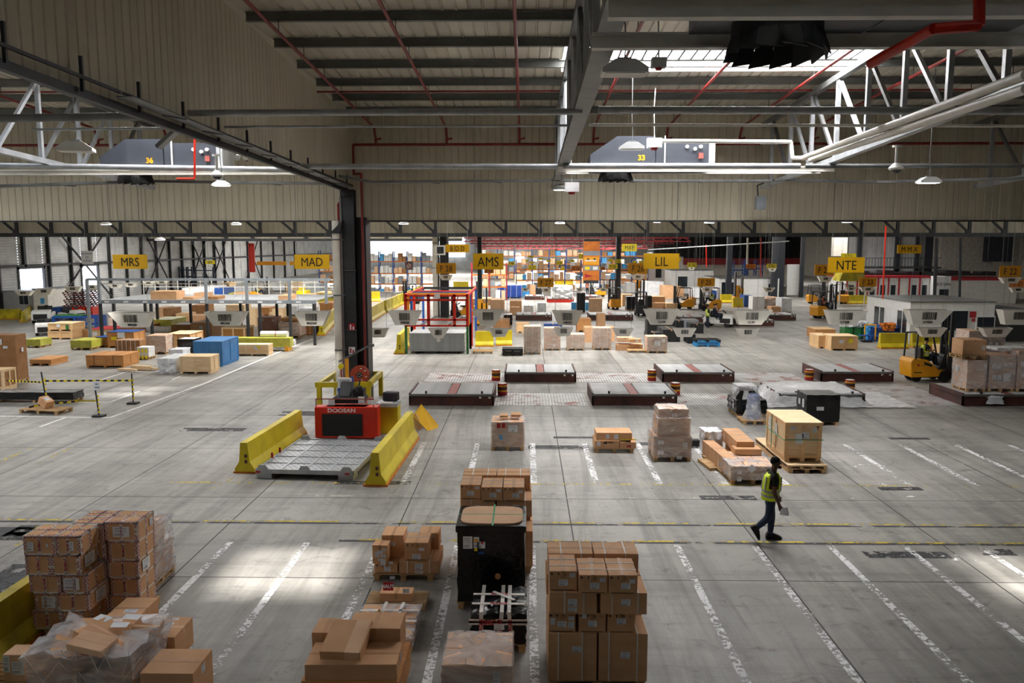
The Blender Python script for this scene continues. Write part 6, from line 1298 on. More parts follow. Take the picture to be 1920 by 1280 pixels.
G('l', 'low stack of white-edged cartons with yellow labels right of the orange crate', 256, 280, 674, 651, .8, wrap=None, nx=3, ny=1, nz=2, inner='white', name='pallet_of_cartons', labels=[('f', -.2, .15, .12, .2, False, 'lemon'), ('f', .0, .15, .12, .2, False, 'lemon'), ('f', .2, .15, .12, .2, False, 'lemon'), ('f', -.2, -.2, .12, .2, False, 'lemon'), ('f', .0, -.2, .12, .2, False, 'lemon'), ('f', .2, -.2, .12, .2, False, 'lemon')])
G('k', 'wide orange plywood crate with two black straps in the left bay', 162, 232, 689, 666, 1.7, m='woodor', frame='woodor', top='woodor', straps=(-.55, .45))
X, Y = W(270, 694); t = thing('timber_offcuts', 'pale timber offcuts on the floor right of the orange crate', 'timber', (X, Y, 0)); 
for (a, b, z, w) in ((-.1, .25, .03, .5), (.3, .2, .0, .35), (-.6, -.2, 0, .3)): m = MB(); m.bar((a-.6, b, z+.1), (a+.5, b-.35, z+.1), w*.5, .2 if z else .08); m.build('beam', 'ply', t)
G('l', 'white foam-wrapped long bundle left of the plywood crate', 298, 330, 700, 672, 1.9, inner='whitewrap', wrap='whitewrap', nx=1, ny=1, nz=1, pal=False, amp=.06, name='wrapped_bundle', cat='parcel')
G('l', 'white wrapped block behind the foam-wrapped bundle', 318, 343, 675, 655, 1.0, inner='whitewrap', wrap='whitewrap', nx=1, ny=1, nz=1, pal=False, amp=.03, name='wrapped_bundle', cat='parcel')
G('k', 'pale plywood crate in front of the blue crate', 338, 395.6, 700.7, 668.5, 1.15, m='ply', frame='ply', labels=[('f', .1, .1, .4, .2, False, 'ply')])
G('k', 'large bright blue crate with orange edges in the left bay', 364, 418, 687, 640, 2.4, m='crateblue', frame='crateblue', top='crateblue')
G('l', 'black-wrapped square load left of the blue crate', 334, 363, 669, 636, 1.2, inner=None, wrap='blackwrap', labels=[('t', 0, 0, .9, .9, False, 'white')])
G('k', 'wooden crate with a dark strap behind the black-wrapped load', 313, 357, 660, 626, 2.0, m='wood', frame='woodor', straps=(-.3,))
G('l', 'shrink-wrapped brown boxes left of the strapped wooden crate', 275, 312, 664, 629, 1.3, wrap='film', nx=2, ny=2, nz=2)
t = thing('padded_roller_beam', 'long yellow-green beam carrying white rolls at the edge of the left bay', 'beam', (WY(490, 650, 47)[0], Yf(490, 657), 0)); m = MB(); m.cb(0, 0, .25, 3.4, .7, .55); m.build('beam_body', 'limewrap', t)
for x in (-1.5, 1.5): m = MB(); m.cb(x, 0, 0, .2, .9, .3); m.build('foot', 'signora', t)
for (x0, y, z, lb_) in ((490, .3, .95, 'upper white roll lying on the yellow-green beam'), (492, .85, .9, 'rear white roll behind the yellow-green beam'), (505, 1.3, .35, 'low white roll ending beyond the yellow-green beam')):
    Yq = Yf(490, 657)+y; X = WY(x0, 640, Yq)[0]; t = thing('white_roll', lb_, 'roll', (X, Yq, z)); m = MB(); m.cyl((0, 0, 0), (1.6, 0, 0), .2, 18); m.build('roll_body', 'white', t, smooth=True); m = MB(); m.cyl((.9, 0, 0), (.94, 0, 0), .206, 18, cap=False); m.build('band', 'redmark', t)
G('k', 'long low pale crate with three bays in front of the yellow-green beam', 440, 504, 667, 646, .8, m='wood', frame='ply', posts=3, labels=[('f', .25, .15, .2, .15, False), ('f', .4, .2, .2, .12, False, 'lemon')])
G('k', 'chipboard crate in a pale timber frame behind the blue crate', 416, 460, 644, 614, 1.7, m='osb', frame='ply')
G('c', 'large brown carton with two labels in the left bay', 358, 397, 634, 605, 2.6, labels=[('f', 0, .2, .25, .25), ('f', .45, .25, .2, .35)], m='card')
G('c', 'brown carton with a white top behind the wooden crates', 322, 357, 632, 609, 2.0, m='carddk', labels=[('t', 0, 0, 1.2, 1.2, False)], tape=None)
G('l', 'large lime-wrapped load left of the brown cartons', 282, 322, 628, 599, 2.5, inner=None, wrap='limewrap', pal=False)
for i, (a, b) in enumerate(((618, 0), (626, .0))): t = thing('white_roll', ['upper', 'lower'][i]+' white roll lying before the large lime-wrapped load', 'roll', (WY(282, a, 53)[0], 52.6-.3*i, .75-.4*i)); m = MB(); m.cyl((0,0,0), (1.5,0,0), .2, 16); m.build('roll_body', 'white', t, smooth=True)
G('k', 'tall pink board crate left of the wrapped brown load', 484, 516, 630, 595, 1.5, m='pinkbd', frame='pinkbd', top='pinkbd', labels=[('f', -.3, .5, .2, .2, False), ('f', .5, .45, .1, .15, False)])
G('l', 'tilted-looking film-wrapped brown load near the column in the left bay', 522, 562, 633, 603, 3.0, wrap='film', nx=2, ny=2, nz=2, amp=.05, seed=44)
G('k', 'flat orange wooden case lying on the film-wrapped load near the column', 527, 557, 603, 596, 1.6, m='woodor', frame='woodor', top='wood', z=WY(540, 603, Yf(542, 633))[1]+.06, Yf=Yf(542, 633), feet=False)
G('k', 'dark wooden frame crate peeping between MAD hopper and rain pipe', 572, 590, 628, 606, 2, m='carddk', frame='woodor')
G('k', 'pale small crate left of the pink board crate', 465, 480, 612, 579, 1.2, m='ply', frame='ply'); G('k', 'pale small crate with a yellow spot right of the pink board crate', 511, 532, 612, 579, 1.2, m='ply', frame='ply')
X, Y = W(120, 617); t = thing('steel_cradle', 'navy steel cradle behind the stacked wooden crates', 'cradle', (WY(150, 610, Y)[0], Y, 0))
for x in (-1.6, 0, 1.6): m = MB(); m.cb(x, 0, 0, .15, 1.5, 1.0); m.build('leg', 'blue', t)
m = MB(); m.cb(0, -.6, .4, 3.4, .12, .15); m.cb(0, -.6, .9, 3.4, .12, .15); m.cb(0, .6, .9, 3.4, .12, .15); m.build('rails', 'blue', t); m = MB(); m.cb(-.6, 0, 1.05, 2.0, 1.2, .06); m.build('deck', 'green', t)
for i in range(9):
    Y = 70; z = .15*i if i < 5 else 1.9+.16*(i-5); lv = ['lowest', 'second', 'third', 'fourth', 'fifth', 'sixth', 'seventh', 'eighth', 'topmost'][i]
    X = WY(146+(i*5) % 7, 560, Y)[0]; o = pallet('%s dark red pallet in the stack at the left wall' % lv, X, Y+.4, 2.4, 1.4, z=(.9 if True else 0)+.165*i, m='brown' if i % 3 else 'rackred')
for i, (a, b, m_) in enumerate(((98, 114, 'blue'), (114, 130, 'blue'), (131, 146, 'red'), (147, 161, 'red'), (162, 175, 'red'))):
    X0 = WY(a, 578, 69.5)[0]; X1 = WY(b, 578, 69.5)[0]; t = thing('plastic_crate', ['leftmost blue', 'second blue', 'left red', 'middle red', 'right red'][i]+' plastic crate in the row below the dark red pallets', 'crate', ((X0+X1)/2, 70.2, .0)); m = MB(); m.cb(0, 0, 0, X1-X0-.06, 1.6, .9); m.build('crate_shell', m_, t, bevel=.04); m = MB(); m.cb(0, -.81, .35, (X1-X0)*.7, .02, .12); m.build('grip_slots', 'black', t)
for (lb_, a, b, yb, yt, dd, mt, win) in (('grey site cabin with a window at the far left wall', 8, 64, 590, 547, 5, 'farclad', 1), ('pale site cabin with a small glazed door at the far left wall', 65, 92, 592, 543, 4, 'cream', 0)):
    Y = Yf(50, yb); x0, _ = WY(a, yb, Y); x1, _ = WY(b, yb, Y); h = WY(a, yt, Y)[1]; t = thing('site_cabin', lb_, 'cabin', ((x0+x1)/2, Y+dd/2, 0)); w = x1-x0
    m = MB(); m.cb(0, 0, 0, w, dd, h); m.build('cabin_shell', mt, t); m = MB(); m.cb(0, 0, h, w+.1, dd+.1, .1); m.build('roof_edge', 'bulkgrey', t)
    if win: m = MB(); m.box(.1, 1.0, -dd/2-.04, -dd/2, .9, 1.9); m.build('window_frame', 'white', t); m = MB(); m.box(.15, .53, -dd/2-.06, -dd/2-.04, .95, 1.85); m.box(.57, .95, -dd/2-.06, -dd/2-.04, .95, 1.85); m.build('pane', 'glassdk', t)
    else: m = MB(); m.box(-.1, .45, -dd/2-.04, -dd/2, 0, 1.85); m.build('cabin_door', 'white', t); m = MB(); m.box(.0, .35, -dd/2-.06, -dd/2-.04, 1.1, 1.6); m.build('pane', 'skyblue', t)
def bar_px(label, xa, ya_, xb, yb2, **k): a = W(xa, ya_); b = W(xb, yb2); return barrier(label, a[0], a[1], b[0], b[1], **k)
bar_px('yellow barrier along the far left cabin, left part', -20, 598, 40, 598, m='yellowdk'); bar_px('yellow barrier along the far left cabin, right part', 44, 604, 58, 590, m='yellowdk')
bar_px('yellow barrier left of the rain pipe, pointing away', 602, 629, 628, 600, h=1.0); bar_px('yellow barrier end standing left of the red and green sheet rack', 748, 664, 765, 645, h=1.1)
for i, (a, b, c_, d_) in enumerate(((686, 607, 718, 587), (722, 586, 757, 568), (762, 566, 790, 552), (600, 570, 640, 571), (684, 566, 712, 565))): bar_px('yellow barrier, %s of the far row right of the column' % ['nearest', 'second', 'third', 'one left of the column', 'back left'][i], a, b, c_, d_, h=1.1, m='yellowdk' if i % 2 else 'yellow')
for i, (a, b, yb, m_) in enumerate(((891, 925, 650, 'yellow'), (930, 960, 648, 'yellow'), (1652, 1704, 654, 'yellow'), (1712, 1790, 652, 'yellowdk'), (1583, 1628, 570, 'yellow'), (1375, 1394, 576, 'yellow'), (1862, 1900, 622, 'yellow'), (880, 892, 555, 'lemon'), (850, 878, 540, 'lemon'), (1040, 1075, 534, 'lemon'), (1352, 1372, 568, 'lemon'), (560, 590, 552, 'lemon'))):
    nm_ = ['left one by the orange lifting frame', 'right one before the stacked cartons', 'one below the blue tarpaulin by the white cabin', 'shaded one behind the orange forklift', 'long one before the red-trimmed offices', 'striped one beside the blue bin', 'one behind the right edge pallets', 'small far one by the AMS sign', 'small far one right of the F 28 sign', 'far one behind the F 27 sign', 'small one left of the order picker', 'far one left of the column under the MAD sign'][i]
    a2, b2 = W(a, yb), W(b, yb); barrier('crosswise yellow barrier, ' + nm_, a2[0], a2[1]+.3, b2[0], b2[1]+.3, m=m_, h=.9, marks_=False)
# ---- steel platform of the left bay
def platform():
    Y0, Y1 = 50, 56; x0 = WY(186, 568, Y0)[0]; x1 = WY(592, 568, Y0)[0]; z = WY(300, 569, Y0)[1]; zr = WY(300, 523, Y0)[1]
    t = thing('steel_platform', 'grey steel platform with handrails spanning the left bay', 'platform', ((x0+x1)/2, Y0, 0)); w = x1-x0
    m = MB(); m.cb(0, .05, z, w, .12, .22); m.cb(0, Y1-Y0, z, w, .12, .22); m.build('edge_beam', 'bulkgrey', t); m = MB(); m.box(-w/2, w/2, 0, Y1-Y0, z+.18, z+.22); m.build('deck_plate', 'galv', t)
    for px in (187, 212, 282, 387, 463, 486, 543, 588):
        x = WY(px, 568, Y0)[0]-(x0+x1)/2; m = MB(); m.cb(x, .05, 0, .16, .16, z); m.build('post', 'darksteel', t); m = MB(); m.cb(x, Y1-Y0, 0, .16, .16, z); m.build('post', 'darksteel', t)
    for px in (165, 187, 387, 463, 543, 612): x = WY(px, 560, Y0)[0]-(x0+x1)/2; m = MB(); m.cb(x, .0, z if px > 170 else 0, .16, .16, zr-z if px > 170 else zr); m.build('upper_post', 'bulkgrey', t)
    m = MB(); m.box(-w/2-.7, w/2+1, -.06, .06, zr-.1, zr+.05); m.build('top_beam', 'bulkgrey', t); m = MB()
    for zz in (z+.75, z+1.25): m.bar((-w/2, Y1-Y0, zz), (w/2, Y1-Y0, zz), .05)
    m.bar((-w/2, 0.1, z+1.25), (w/2, .1, z+1.25), .045)
    for k in range(18): x = -w/2+k*w/17; m.bar((x, Y1-Y0, z+.2), (x, Y1-Y0, z+1.25), .04)
    m.build('handrail', 'cream', t)
    m = MB()
    for k in range(11): x = -w/2+.5+k*w/11.3; m.cb(x, -.02, z+.06, .3, .01, .1)
    m.build('number_plates', 'paper', t)
    return Y0, z+.22
PY, PZ = platform()
for i, (a, b, c_, d_, m_) in enumerate(((283, 331, 566, 546, 'card'), (343, 362, 565, 557, 'card'), (364, 386, 565, 549, 'card'), (388, 408, 565, 556, 'carddk'), (522, 545, 565, 554, 'card'), (600, 622, 566, 560, 'card'), (205, 225, 566, 560, 'white'), (345, 380, 556, 552, 'white'))):
    yy = PY+.5+(2.5 if i in (2, 7) else 0)
    if i < 5: carton('%s carton standing on the grey steel platform' % ['largest brown', 'low left brown', 'square brown', 'flat dark brown', 'lone right-hand brown'][i], yy, a, b, c_, d_, 1.3, z0=PZ+.005, m=m_, bev=0)
# goods under and behind the platform
def rows(cat, base, grp, spec, kinds):
    """spec: (xl, xr, yb, yt, depth, material)"""
    for i, (a, b, c_, d_, dd, m_) in enumerate(spec):
        lb_ = kinds[i]
        if m_ in ('film', 'whitewrap', 'blackwrap', 'bluewrap', 'limewrap'): G('l', lb_, a, b, c_, d_, dd, inner=('card' if m_ == 'film' else None), wrap=m_, nx=2, ny=1, nz=2, pal=(c_-d_) > 8, group=None, seed=i)
        elif m_ in ('ply', 'wood', 'woodor', 'pinkbd'): G('k', lb_, a, b, c_, d_, dd, m=m_, frame=m_, top=m_, group=None)
        else: G('c', lb_, a, b, c_, d_, dd, m=m_, group=None)
rows(0, 0, 0, ((358, 386, 588, 572, 2, 'carddk'), (424, 458, 586, 572, 2, 'ply'), (308, 322, 600, 578, 2, 'carddk'), (350, 382, 602, 592, 2, 'card'), (466, 484, 603, 590, 1.5, 'pinkbd'), (486, 505, 592, 577, 2, 'woodor'), (534, 556, 592, 574, 2.5, 'whitewrap'), (557, 585, 590, 578, 2.5, 'whitewrap'), (292, 307, 600, 577, 2, 'card'), (330, 350, 600, 588, 2, 'wood'), (395, 420, 604, 590, 2, 'card'), (505, 520, 600, 586, 2, 'ply'), (205, 232, 625, 596, 2.2, 'film'), (154, 166, 632, 618, 1.2, 'carddk'), (398, 415, 622, 605, 2, 'wood'), (240, 270, 636, 612, 2.5, 'woodor')),
     ['dark brown cartons stacked under the platform', 'pale open case under the middle of the platform', 'dark carton under the left end of the platform, right one', 'flat brown carton with an orange spot under the platform', 'pinkish case behind the pink board crate', 'slatted orange case under the platform', 'white film lump under the right of the platform', 'low white film lump near the right end of the platform', 'dark carton under the left end of the platform, left one', 'wood case below the platform edge, left', 'brown carton hidden behind the MRX hopper', 'pale case behind the pink board crate, right', 'film-wrapped load behind the MRS hopper', 'small dark carton right of the stacked wooden crates', 'wooden case right of the large brown carton', 'tall orange case behind the large blue-lidded crate'])
rows(0, 0, 0, ((342, 372, 560, 540, 4, 'white'), (372, 402, 560, 537, 4, 'whitewrap'), (403, 418, 561, 540, 4, 'blue'), (420, 462, 549, 538, 5, 'whitewrap'), (420, 436, 559, 549, 3, 'limewrap'), (438, 462, 559, 549, 3, 'card'), (464, 485, 559, 553, 3, 'woodor'), (512, 534, 546, 529, 4, 'whitewrap'), (536, 553, 546, 530, 4, 'ply'), (573, 600, 556, 532, 3, 'bulkgrey'), (556, 574, 558, 545, 3, 'lemon'), (527, 548, 558, 552, 3, 'card'), (566, 590, 560, 552, 3, 'wood'), (594, 610, 566, 548, 3, 'wood'), (600, 624, 590, 568, 3, 'woodor'), (415, 430, 537, 530, 3, 'wood')),
     ['white bales far behind the platform, left', 'silver bales far behind the platform', 'dark blue container end behind the platform', 'row of pale green bales behind the platform', 'lime block below the pale green bales', 'brown cartons below the pale green bales', 'orange slab cases below the small forklift', 'white machine block far behind, right of the small forklift', 'pale cases right of the white machine block', 'grey bulk bin under the MAD sign', 'yellow bin left of the grey bulk bin', 'small brown carton before the far white machine', 'flat pale case below the grey bulk bin', 'pale case before the grey bulk bin', 'orange case left of the rain pipe', 'small pale case at the left wall posts'])
# ---- taped-off corner at left
G('l', 'long flat black-wrapped load with white dust on top at the left edge', -10, 138, 755, 735, .75, inner=None, wrap='blackwrap', amp=.02)
X, Y = W(75, 776); pallet('empty wooden pallet on the floor at the left, crossed by striped tape', X, Y+.4, 1.7, .8, rz=rad(-12))
o = carton('small tilted brown carton lying on the empty pallet at the left', Y+.25, 0, 0, 0, 0, .35, world=(X-.05, .2, .42, .28), m='card', labels=[('t', 0, 0, .2, .2)]); o.rotation_euler = (0, rad(28), rad(-20)); o.location.z = .26
def post(label, px, pb, py, lean=0, sgn=False):
    X, Y = W(px, pb); h = WY(px, py, Y)[1]; t = thing('barrier_post', label, 'post', (X, Y, 0)); m = MB(); m.cb(0, 0, .0, .4, .3, .07); m.build('foot', 'black', t); m = MB(); m.cyl((0, 0, .05), (lean, 0, h), .028, 8); m.build('pole', 'darksteel', t)
    m = MB(); 
    for k in range(5): z = h*(.15+.15*k); m.cyl((lean*.2+.04, -.02, z), (lean*.3+.04, -.02, z+h*.07), .03, 6)
    m.build('striped_tape', 'lemon', t)
    if sgn: m = MB(); m.cb(0, -.03, h, .26, .01, .34); m.build('paper_sign', 'paper', t); m = MB(); m.cb(0, -.04, h+.2, .1, .004, .06); m.cb(0, -.04, h+.08, .18, .004, .05); m.build('print', 'bulkgrey', t)
    return Vector((X+lean, Y, h))
pa = post('leaning grey post before the long black load', 88, 758, 697, -.14); pb_ = post('post with a white paper sign, front right of the taped corner', 186, 781, 731, -.08, True); pc = post('post wound with striped tape at the far right of the taped corner', 250, 757, 700)
def stripe(label, pts):
    t = thing('striped_tape', label, 'tape'); a = MB(); 
    for p, q in zip(pts[:-1], pts[1:]):
        p = Vector(p); q = Vector(q); n = max(2, int((q-p).length/.14))
        for k in range(n): a.bar(p+(q-p)*k/n, p+(q-p)*(k+1)/n, .07, .006, m=k % 2, up=(0, 1, 0))
    a.build('tape_run', ['lemon', 'black'], t)
stripe('yellow and black striped tape between the leaning post and the far right post', [(pa.x, pa.y, .95), (pc.x, pc.y, .95)])
e1 = at(15, 736, Yf(60, 758)+1.5); stripe('striped tape sagging from the leaning post to the left edge', [(pa.x, pa.y, .9), (e1[0], e1[1], .7)])
stripe('striped tape trailing from the signed post down onto the empty pallet', [(pb_.x, pb_.y, .6), (W(148, 757)[0], W(148, 757)[1], .12), (W(70, 770)[0], W(70, 770)[1]+.1, .2), (W(55, 772)[0], W(55, 772)[1], .18)])
# ---- red, orange and blue sheet rack
def sheetrack():
    X0, Y0 = W(762, 663); X1 = W(877, 663)[0]; w = X1-X0; D = 8; zt = WY(800, 551, Y0)[1]; zm = WY(800, 612, Y0)[1]
    t = thing('sheet_rack', 'tall red, orange and blue steel frame standing on green posts over silver sheets', 'rack', ((X0+X1)/2, Y0, 0))
    for (x, y) in ((-w/2, 0), (w/2, 0), (-w/2, 2.4), (w/2, 2.4)): m = MB(); m.cb(x, y, 0, .14, .14, zm); m.build('lower_post', 'green', t)
    for i, x in enumerate((-w/2, -w*.13, w*.29, w/2)): m = MB(); m.cb(x, 0, zm, .16, .14, zt-zm); m.build('red_post', 'red', t)
    for z in (zm, zm+.35, zt-.15, zt-.4): m = MB(); m.box(-w/2, w/2, -.07, .07, z, z+.1); m.build('red_rail', 'red', t)
    for (y, c_) in ((1.0, 'signora'), (2.4, 'blue'), (3.6, 'red'), (D, 'blue')):
        for x in (-w/2, w/2): m = MB(); m.cb(x, y, 0 if y > 2 else zm, .14, .14, zt if y > 2 else zt-zm); m.build('rear_post', c_, t)
        m = MB(); m.box(-w/2, w/2, y-.07, y+.07, zt-.15, zt); m.build('rear_rail', 'black' if y == D else c_, t)
    for x in (-w/2, w/2): m = MB(); m.box(x-.07, x+.07, 0, D, zt-.12, zt); m.build('side_rail', 'red', t)
    m = MB(); m.bar((-w*.25, 0, zm+.1), (-w*.05, 1.5, zm+.5), .08); m.bar((w*.2, 0, zm+.1), (w*.38, 1.5, zm+.5), .08); m.build('loose_bars', 'galvdk', t); m = MB(); m.box(-w*.03, w*.06, -.09, -.07, zt-.25, zt+.03); m.build('paper_label', 'paper', t)
    for k in range(13): tag(MB().box(-w/2+.15+R.uniform(0, .05), w/2-.15-R.uniform(0, .06), .05+R.uniform(0, .05), 2.2, 0, .075).build('metal_sheet_bundle', 'galv', loc=((X0+X1)/2, Y0, .14+.083*k)), 'thin bundle of silver sheets stacked in the green and red rack', 'metal sheets', 'stack of silver sheet bundles')
sheetrack()
t = thing('dark_skid', 'dark skid under the stack of silver sheets', 'skid', (W(820, 663)[0], W(820, 663)[1]+1.1, 0)); m = MB()
for x in (-1.2, 0, 1.2): m.cb(x, 0, 0, .2, 2, .13)
m.build('skid_beams', 'black', t)
# ---- racks at the back
def rack(label, xl, xr, Y, levels, bays, d=1.1, up='blue', be='orange', base=0, fill=.85, seed=1, where='', mats=('card', 'cardpale', 'white', 'white', 'carddk', 'white', 'bulkgrey', 'skyblue', 'cardpale'), per=3, hh=None):
    x0 = WY(xl, 500, Y)[0]; x1 = WY(xr, 500, Y)[0]; w = (x1-x0)/bays; t = thing('pallet_rack', label, 'rack', (x0, Y, base)); r = random.Random(seed); top = levels[-1]+1.3
    for k in range(bays+1):
        m = MB(); m.cb(k*w, 0, 0, .12, .1, top); m.cb(k*w, d, 0, .12, .1, top)
        for z in range(int(top)): m.bar((k*w, 0, z+.1), (k*w, d, z+.9), .05)
        m.build('upright', up, t)
    for z in levels:
        if z > .3:
            for k in range(bays): m = MB(); m.box(k*w+.06, (k+1)*w-.06, -.03, .04, z-.14, z); m.box(k*w+.06, (k+1)*w-.06, d-.04, d+.03, z-.14, z); m.build('beam', be, t)
    nl = ['floor', 'lowest', 'second', 'third', 'fourth', 'fifth', 'sixth'] if levels[0] < .3 else ['lowest', 'second', 'third', 'fourth', 'fifth', 'sixth']
    for li, z in enumerate(levels):
        gap = (levels[li+1]-z-.3) if li+1 < len(levels) else 1.2
        for k in range(bays):
            for j in range(per):
                if r.random() > fill: continue
                cw = (w-.2)/per; h = r.uniform(.45, .95)*gap; m_ = r.choice(mats); a = x0+k*w+.1+j*cw
                o = MB().cb(0, 0, 0, cw*r.uniform(.75, .96), d*.9, h).build('stored_box', m_, loc=(a+cw/2, Y+d/2, base+z+.005))
                tag(o, 'box on the %s level of the %s' % (nl[li], where), 'box', 'boxes on the %s level of the %s' % (nl[li], where))
rack('blue and orange pallet racks seen between the column and the F 28 sign', 684, 816, 108, [.1, 1.15, 2.6, 4.2], 5, where='blue racks right of the column')
rack('blue racks seen through the gap between MAD sign and rain pipe', 598, 626, 112, [.1, 1.2, 2.7, 4.3], 1, where='racks left of the column', seed=4)
rack('long blue racks across the far end under the red roof beams', 900, 1225, 150, [.1, 1.4, 2.9, 4.4], 10, d=1.4, where='far blue racks under the red beams', seed=7, per=3)
rack('nearer blue racks left of the orange board', 968, 1090, 112, [.1, 1.5, 3.0], 4, where='racks left of the orange board', seed=9, fill=.7)
rack('nearer blue racks right of the orange board', 1126, 1215, 114, [.1, 1.5, 3.0], 3, where='racks right of the orange board', seed=12, fill=.7)
rack('dark rack between the AMS sign and the rain pipe', 884, 950, 92, [.1, 1.6, 3.0], 2, up='rackred', where='red rack behind the AMS sign', seed=14, fill=.45)
for i, (a, b, yb) in enumerate(((352, 402, 548), (338, 362, 546))):
    Y = Yf(a, yb); x0 = WY(a, yb, Y)[0]; x1 = WY(b, yb, Y)[0]; t = thing('empty_rack', ['empty dark blue rack at the left wall under the HFE sign', 'narrow empty dark blue rack left of the one under the HFE sign'][i], 'rack', (x0, Y, 0))
    for k in range(4): m = MB(); m.cb(k*(x1-x0)/3, 0, 0, .16, .3, 3.4); m.build('upright', 'navy', t)
    for z in (1.2, 2.0, 2.9): m = MB(); m.box(0, x1-x0, -.05, .05, z, z+.12); m.build('beam', 'navy', t)
# red roof beams of the far hall
for i, (Y, z) in enumerate(((104, 6.75), (116, 6.5), (128, 6.1), (139, 5.7))):
    m = MB(); m.box(-8, 21, Y-.15, Y+.15, z+.45, z+.6); m.box(-8, 21, Y-.15, Y+.15, z, z+.12); 
    for k in range(14): x = -8+2.1*k; m.bar((x, Y-.2, z), (x+1.0, Y-.2, z+.6), .08); m.bar((x+1.0, Y-.2, z+.6), (x+2.1, Y-.2, z), .08)
    m.cb(6, Y+4, z+.55, 29, 8, .05) if False else None
    struct(m, 'ceiling_beam', 'rackred')
for (x, y0, y1, z) in ((-1, 102, 145, 6.2), (7, 102, 145, 6.15), (15, 102, 145, 6.2)): m = MB(); m.bar((x, y0, z), (x-1.5, y1, z-.6), .2, .3); struct(m, 'ceiling_beam', 'rackred')
p = MB(); p.box(-7.9, 17, 160, 160.3, 0, 9); struct(p, 'wall_back_hall', 'farclad')
m = MB(); m.tube([at(1215, 468, 95), at(1480, 452, 80)], .06); tag(m.build('overhead_pipe', 'galv'), 'pale pipe slanting under the red beams at the right', 'pipe')
tube_thing('red_downpipe', 'red vertical pipe right of the LIL sign', 'pipe', [at(1324, 458, 90), at(1325, 500, 90)], .06, 'red'); tube_thing('red_downpipe', 'red vertical pipe left of the F 31 sign', 'pipe', [at(1427, 446, 80), at(1426, 520, 80)], .05, 'red'); tube_thing('white_downpipe', 'pale vertical pipe above the F 32 sign', 'pipe', [at(1402, 446, 80), at(1401, 497, 80)], .09, 'cream')
tube_thing('red_duct', 'thick red vertical duct at the left wall, right of the HFE sign', 'pipe', [at(471, 456, 70), at(473, 510, 70)], .28, 'red'); tube_thing('red_standpipe', 'thin red pipe standing left of the white glazed cabin', 'pipe', [at(1661, 424, 52), at(1655, 560, 52)], .05, 'red')
tube_thing('grey_standpipe', 'dark vertical pipe rising before the red-trimmed offices', 'pipe', [at(1756, 446, 60), at(1752, 555, 60)], .12, 'darksteel'); tube_thing('grey_standpipe', 'tall blue-grey pipe crossing the block wall', 'pipe', [at(1801, 446, 58), at(1799, 565, 58)], .09, 'blue_black')
for (a, b, lb_) in ((481, 537, 'left orange strip curtain'), (543, 553, 'right orange strip curtain')): x0, z1 = WY(a, 490, 72); x1, z0 = WY(b, 497, 72); tag(MB().box(x0, x1, 72, 72.1, z0, z1).build('strip_curtain', 'signora'), lb_ + ' hanging at the far left wall beside the MAD sign', 'curtain')
# ---- the row of wrapped pallets in the middle
lbl = lambda *a: [('f',)+q for q in a]
rows2 = (('tall slim load of small cartons with white straps, first of the middle row', 982, 1014, 664, 612, 1.1, 'film', dict(nx=2, nz=6, straps=[-.35, .0, .35], inner='card')),
 ('film-wrapped load with three labels on wood, second of the middle row', 1020, 1051, 657, 615, 1.1, 'film', dict(nx=1, nz=3, labels=lbl((.1, .45, .15, .12), (.1, .0, .15, .12), (.1, -.35, .15, .12)))),
 ('pale short load with crossed yellow straps, third of the middle row', 1063, 1096, 657, 627, 1.1, 'film', dict(nx=2, nz=3, inner='cardpale', straps=[-.2, .2])),
 ('round-shouldered load with white straps, fourth of the middle row', 1112, 1146, 656, 615, 1.1, 'film', dict(nx=2, nz=5, straps=[-.15, .3])),
 ('squarish wrapped load with a white label, last of the middle row', 1213, 1251, 662, 631, 1.1, 'film', dict(nx=3, nz=4, labels=lbl((.0, .1, .35, .3), (.35, .25, .18, .18)))))
for (lb_, a, b, c_, d_, dd, wr_, k) in rows2: G('l', lb_, a, b, c_, d_, dd, wrap=wr_, ny=2, **k)
pallet('small wooden pallet left of the black plastic pallets', W(905, 663)[0], W(905, 663)[1]+.5, 1.15, 1.0); 
t = thing('plastic_pallet', 'stack of black plastic pallets left of the middle row', 'pallet', (W(961, 667)[0], W(961, 667)[1]+.5, 0)); m = MB(); 
for z in (0, .22): m.cb(0, 0, z+.08, 1.2, 1.0, .1); [m.cb(x, y, z, .15, .15, .08) for x in (-.5, 0, .5) for y in (-.4, 0, .4)]
m.build('pallet_shell', 'black', t)
G('c', 'long flat carton on a skid, lower one in the middle row', 1157, 1205, 657, 646, .8, m='card'); G('c', 'long wrapped carton leaning over the flat ones in the middle row', 1158, 1187, 648, 633, .8, m='cardpale', z=.5, Yf=Yf(1180, 657)+.05); G('c', 'short carton with two labels on the flat ones in the middle row', 1180, 1202, 646, 636, .6, z=.52, Yf=Yf(1180, 657)-.3, labels=[('f', .1, 0, .15, .15)])
pallet('bare wooden pallet between the flat cartons and the last wrapped load', W(1195, 661)[0], W(1195, 661)[1]+.3, 1.1, .8)
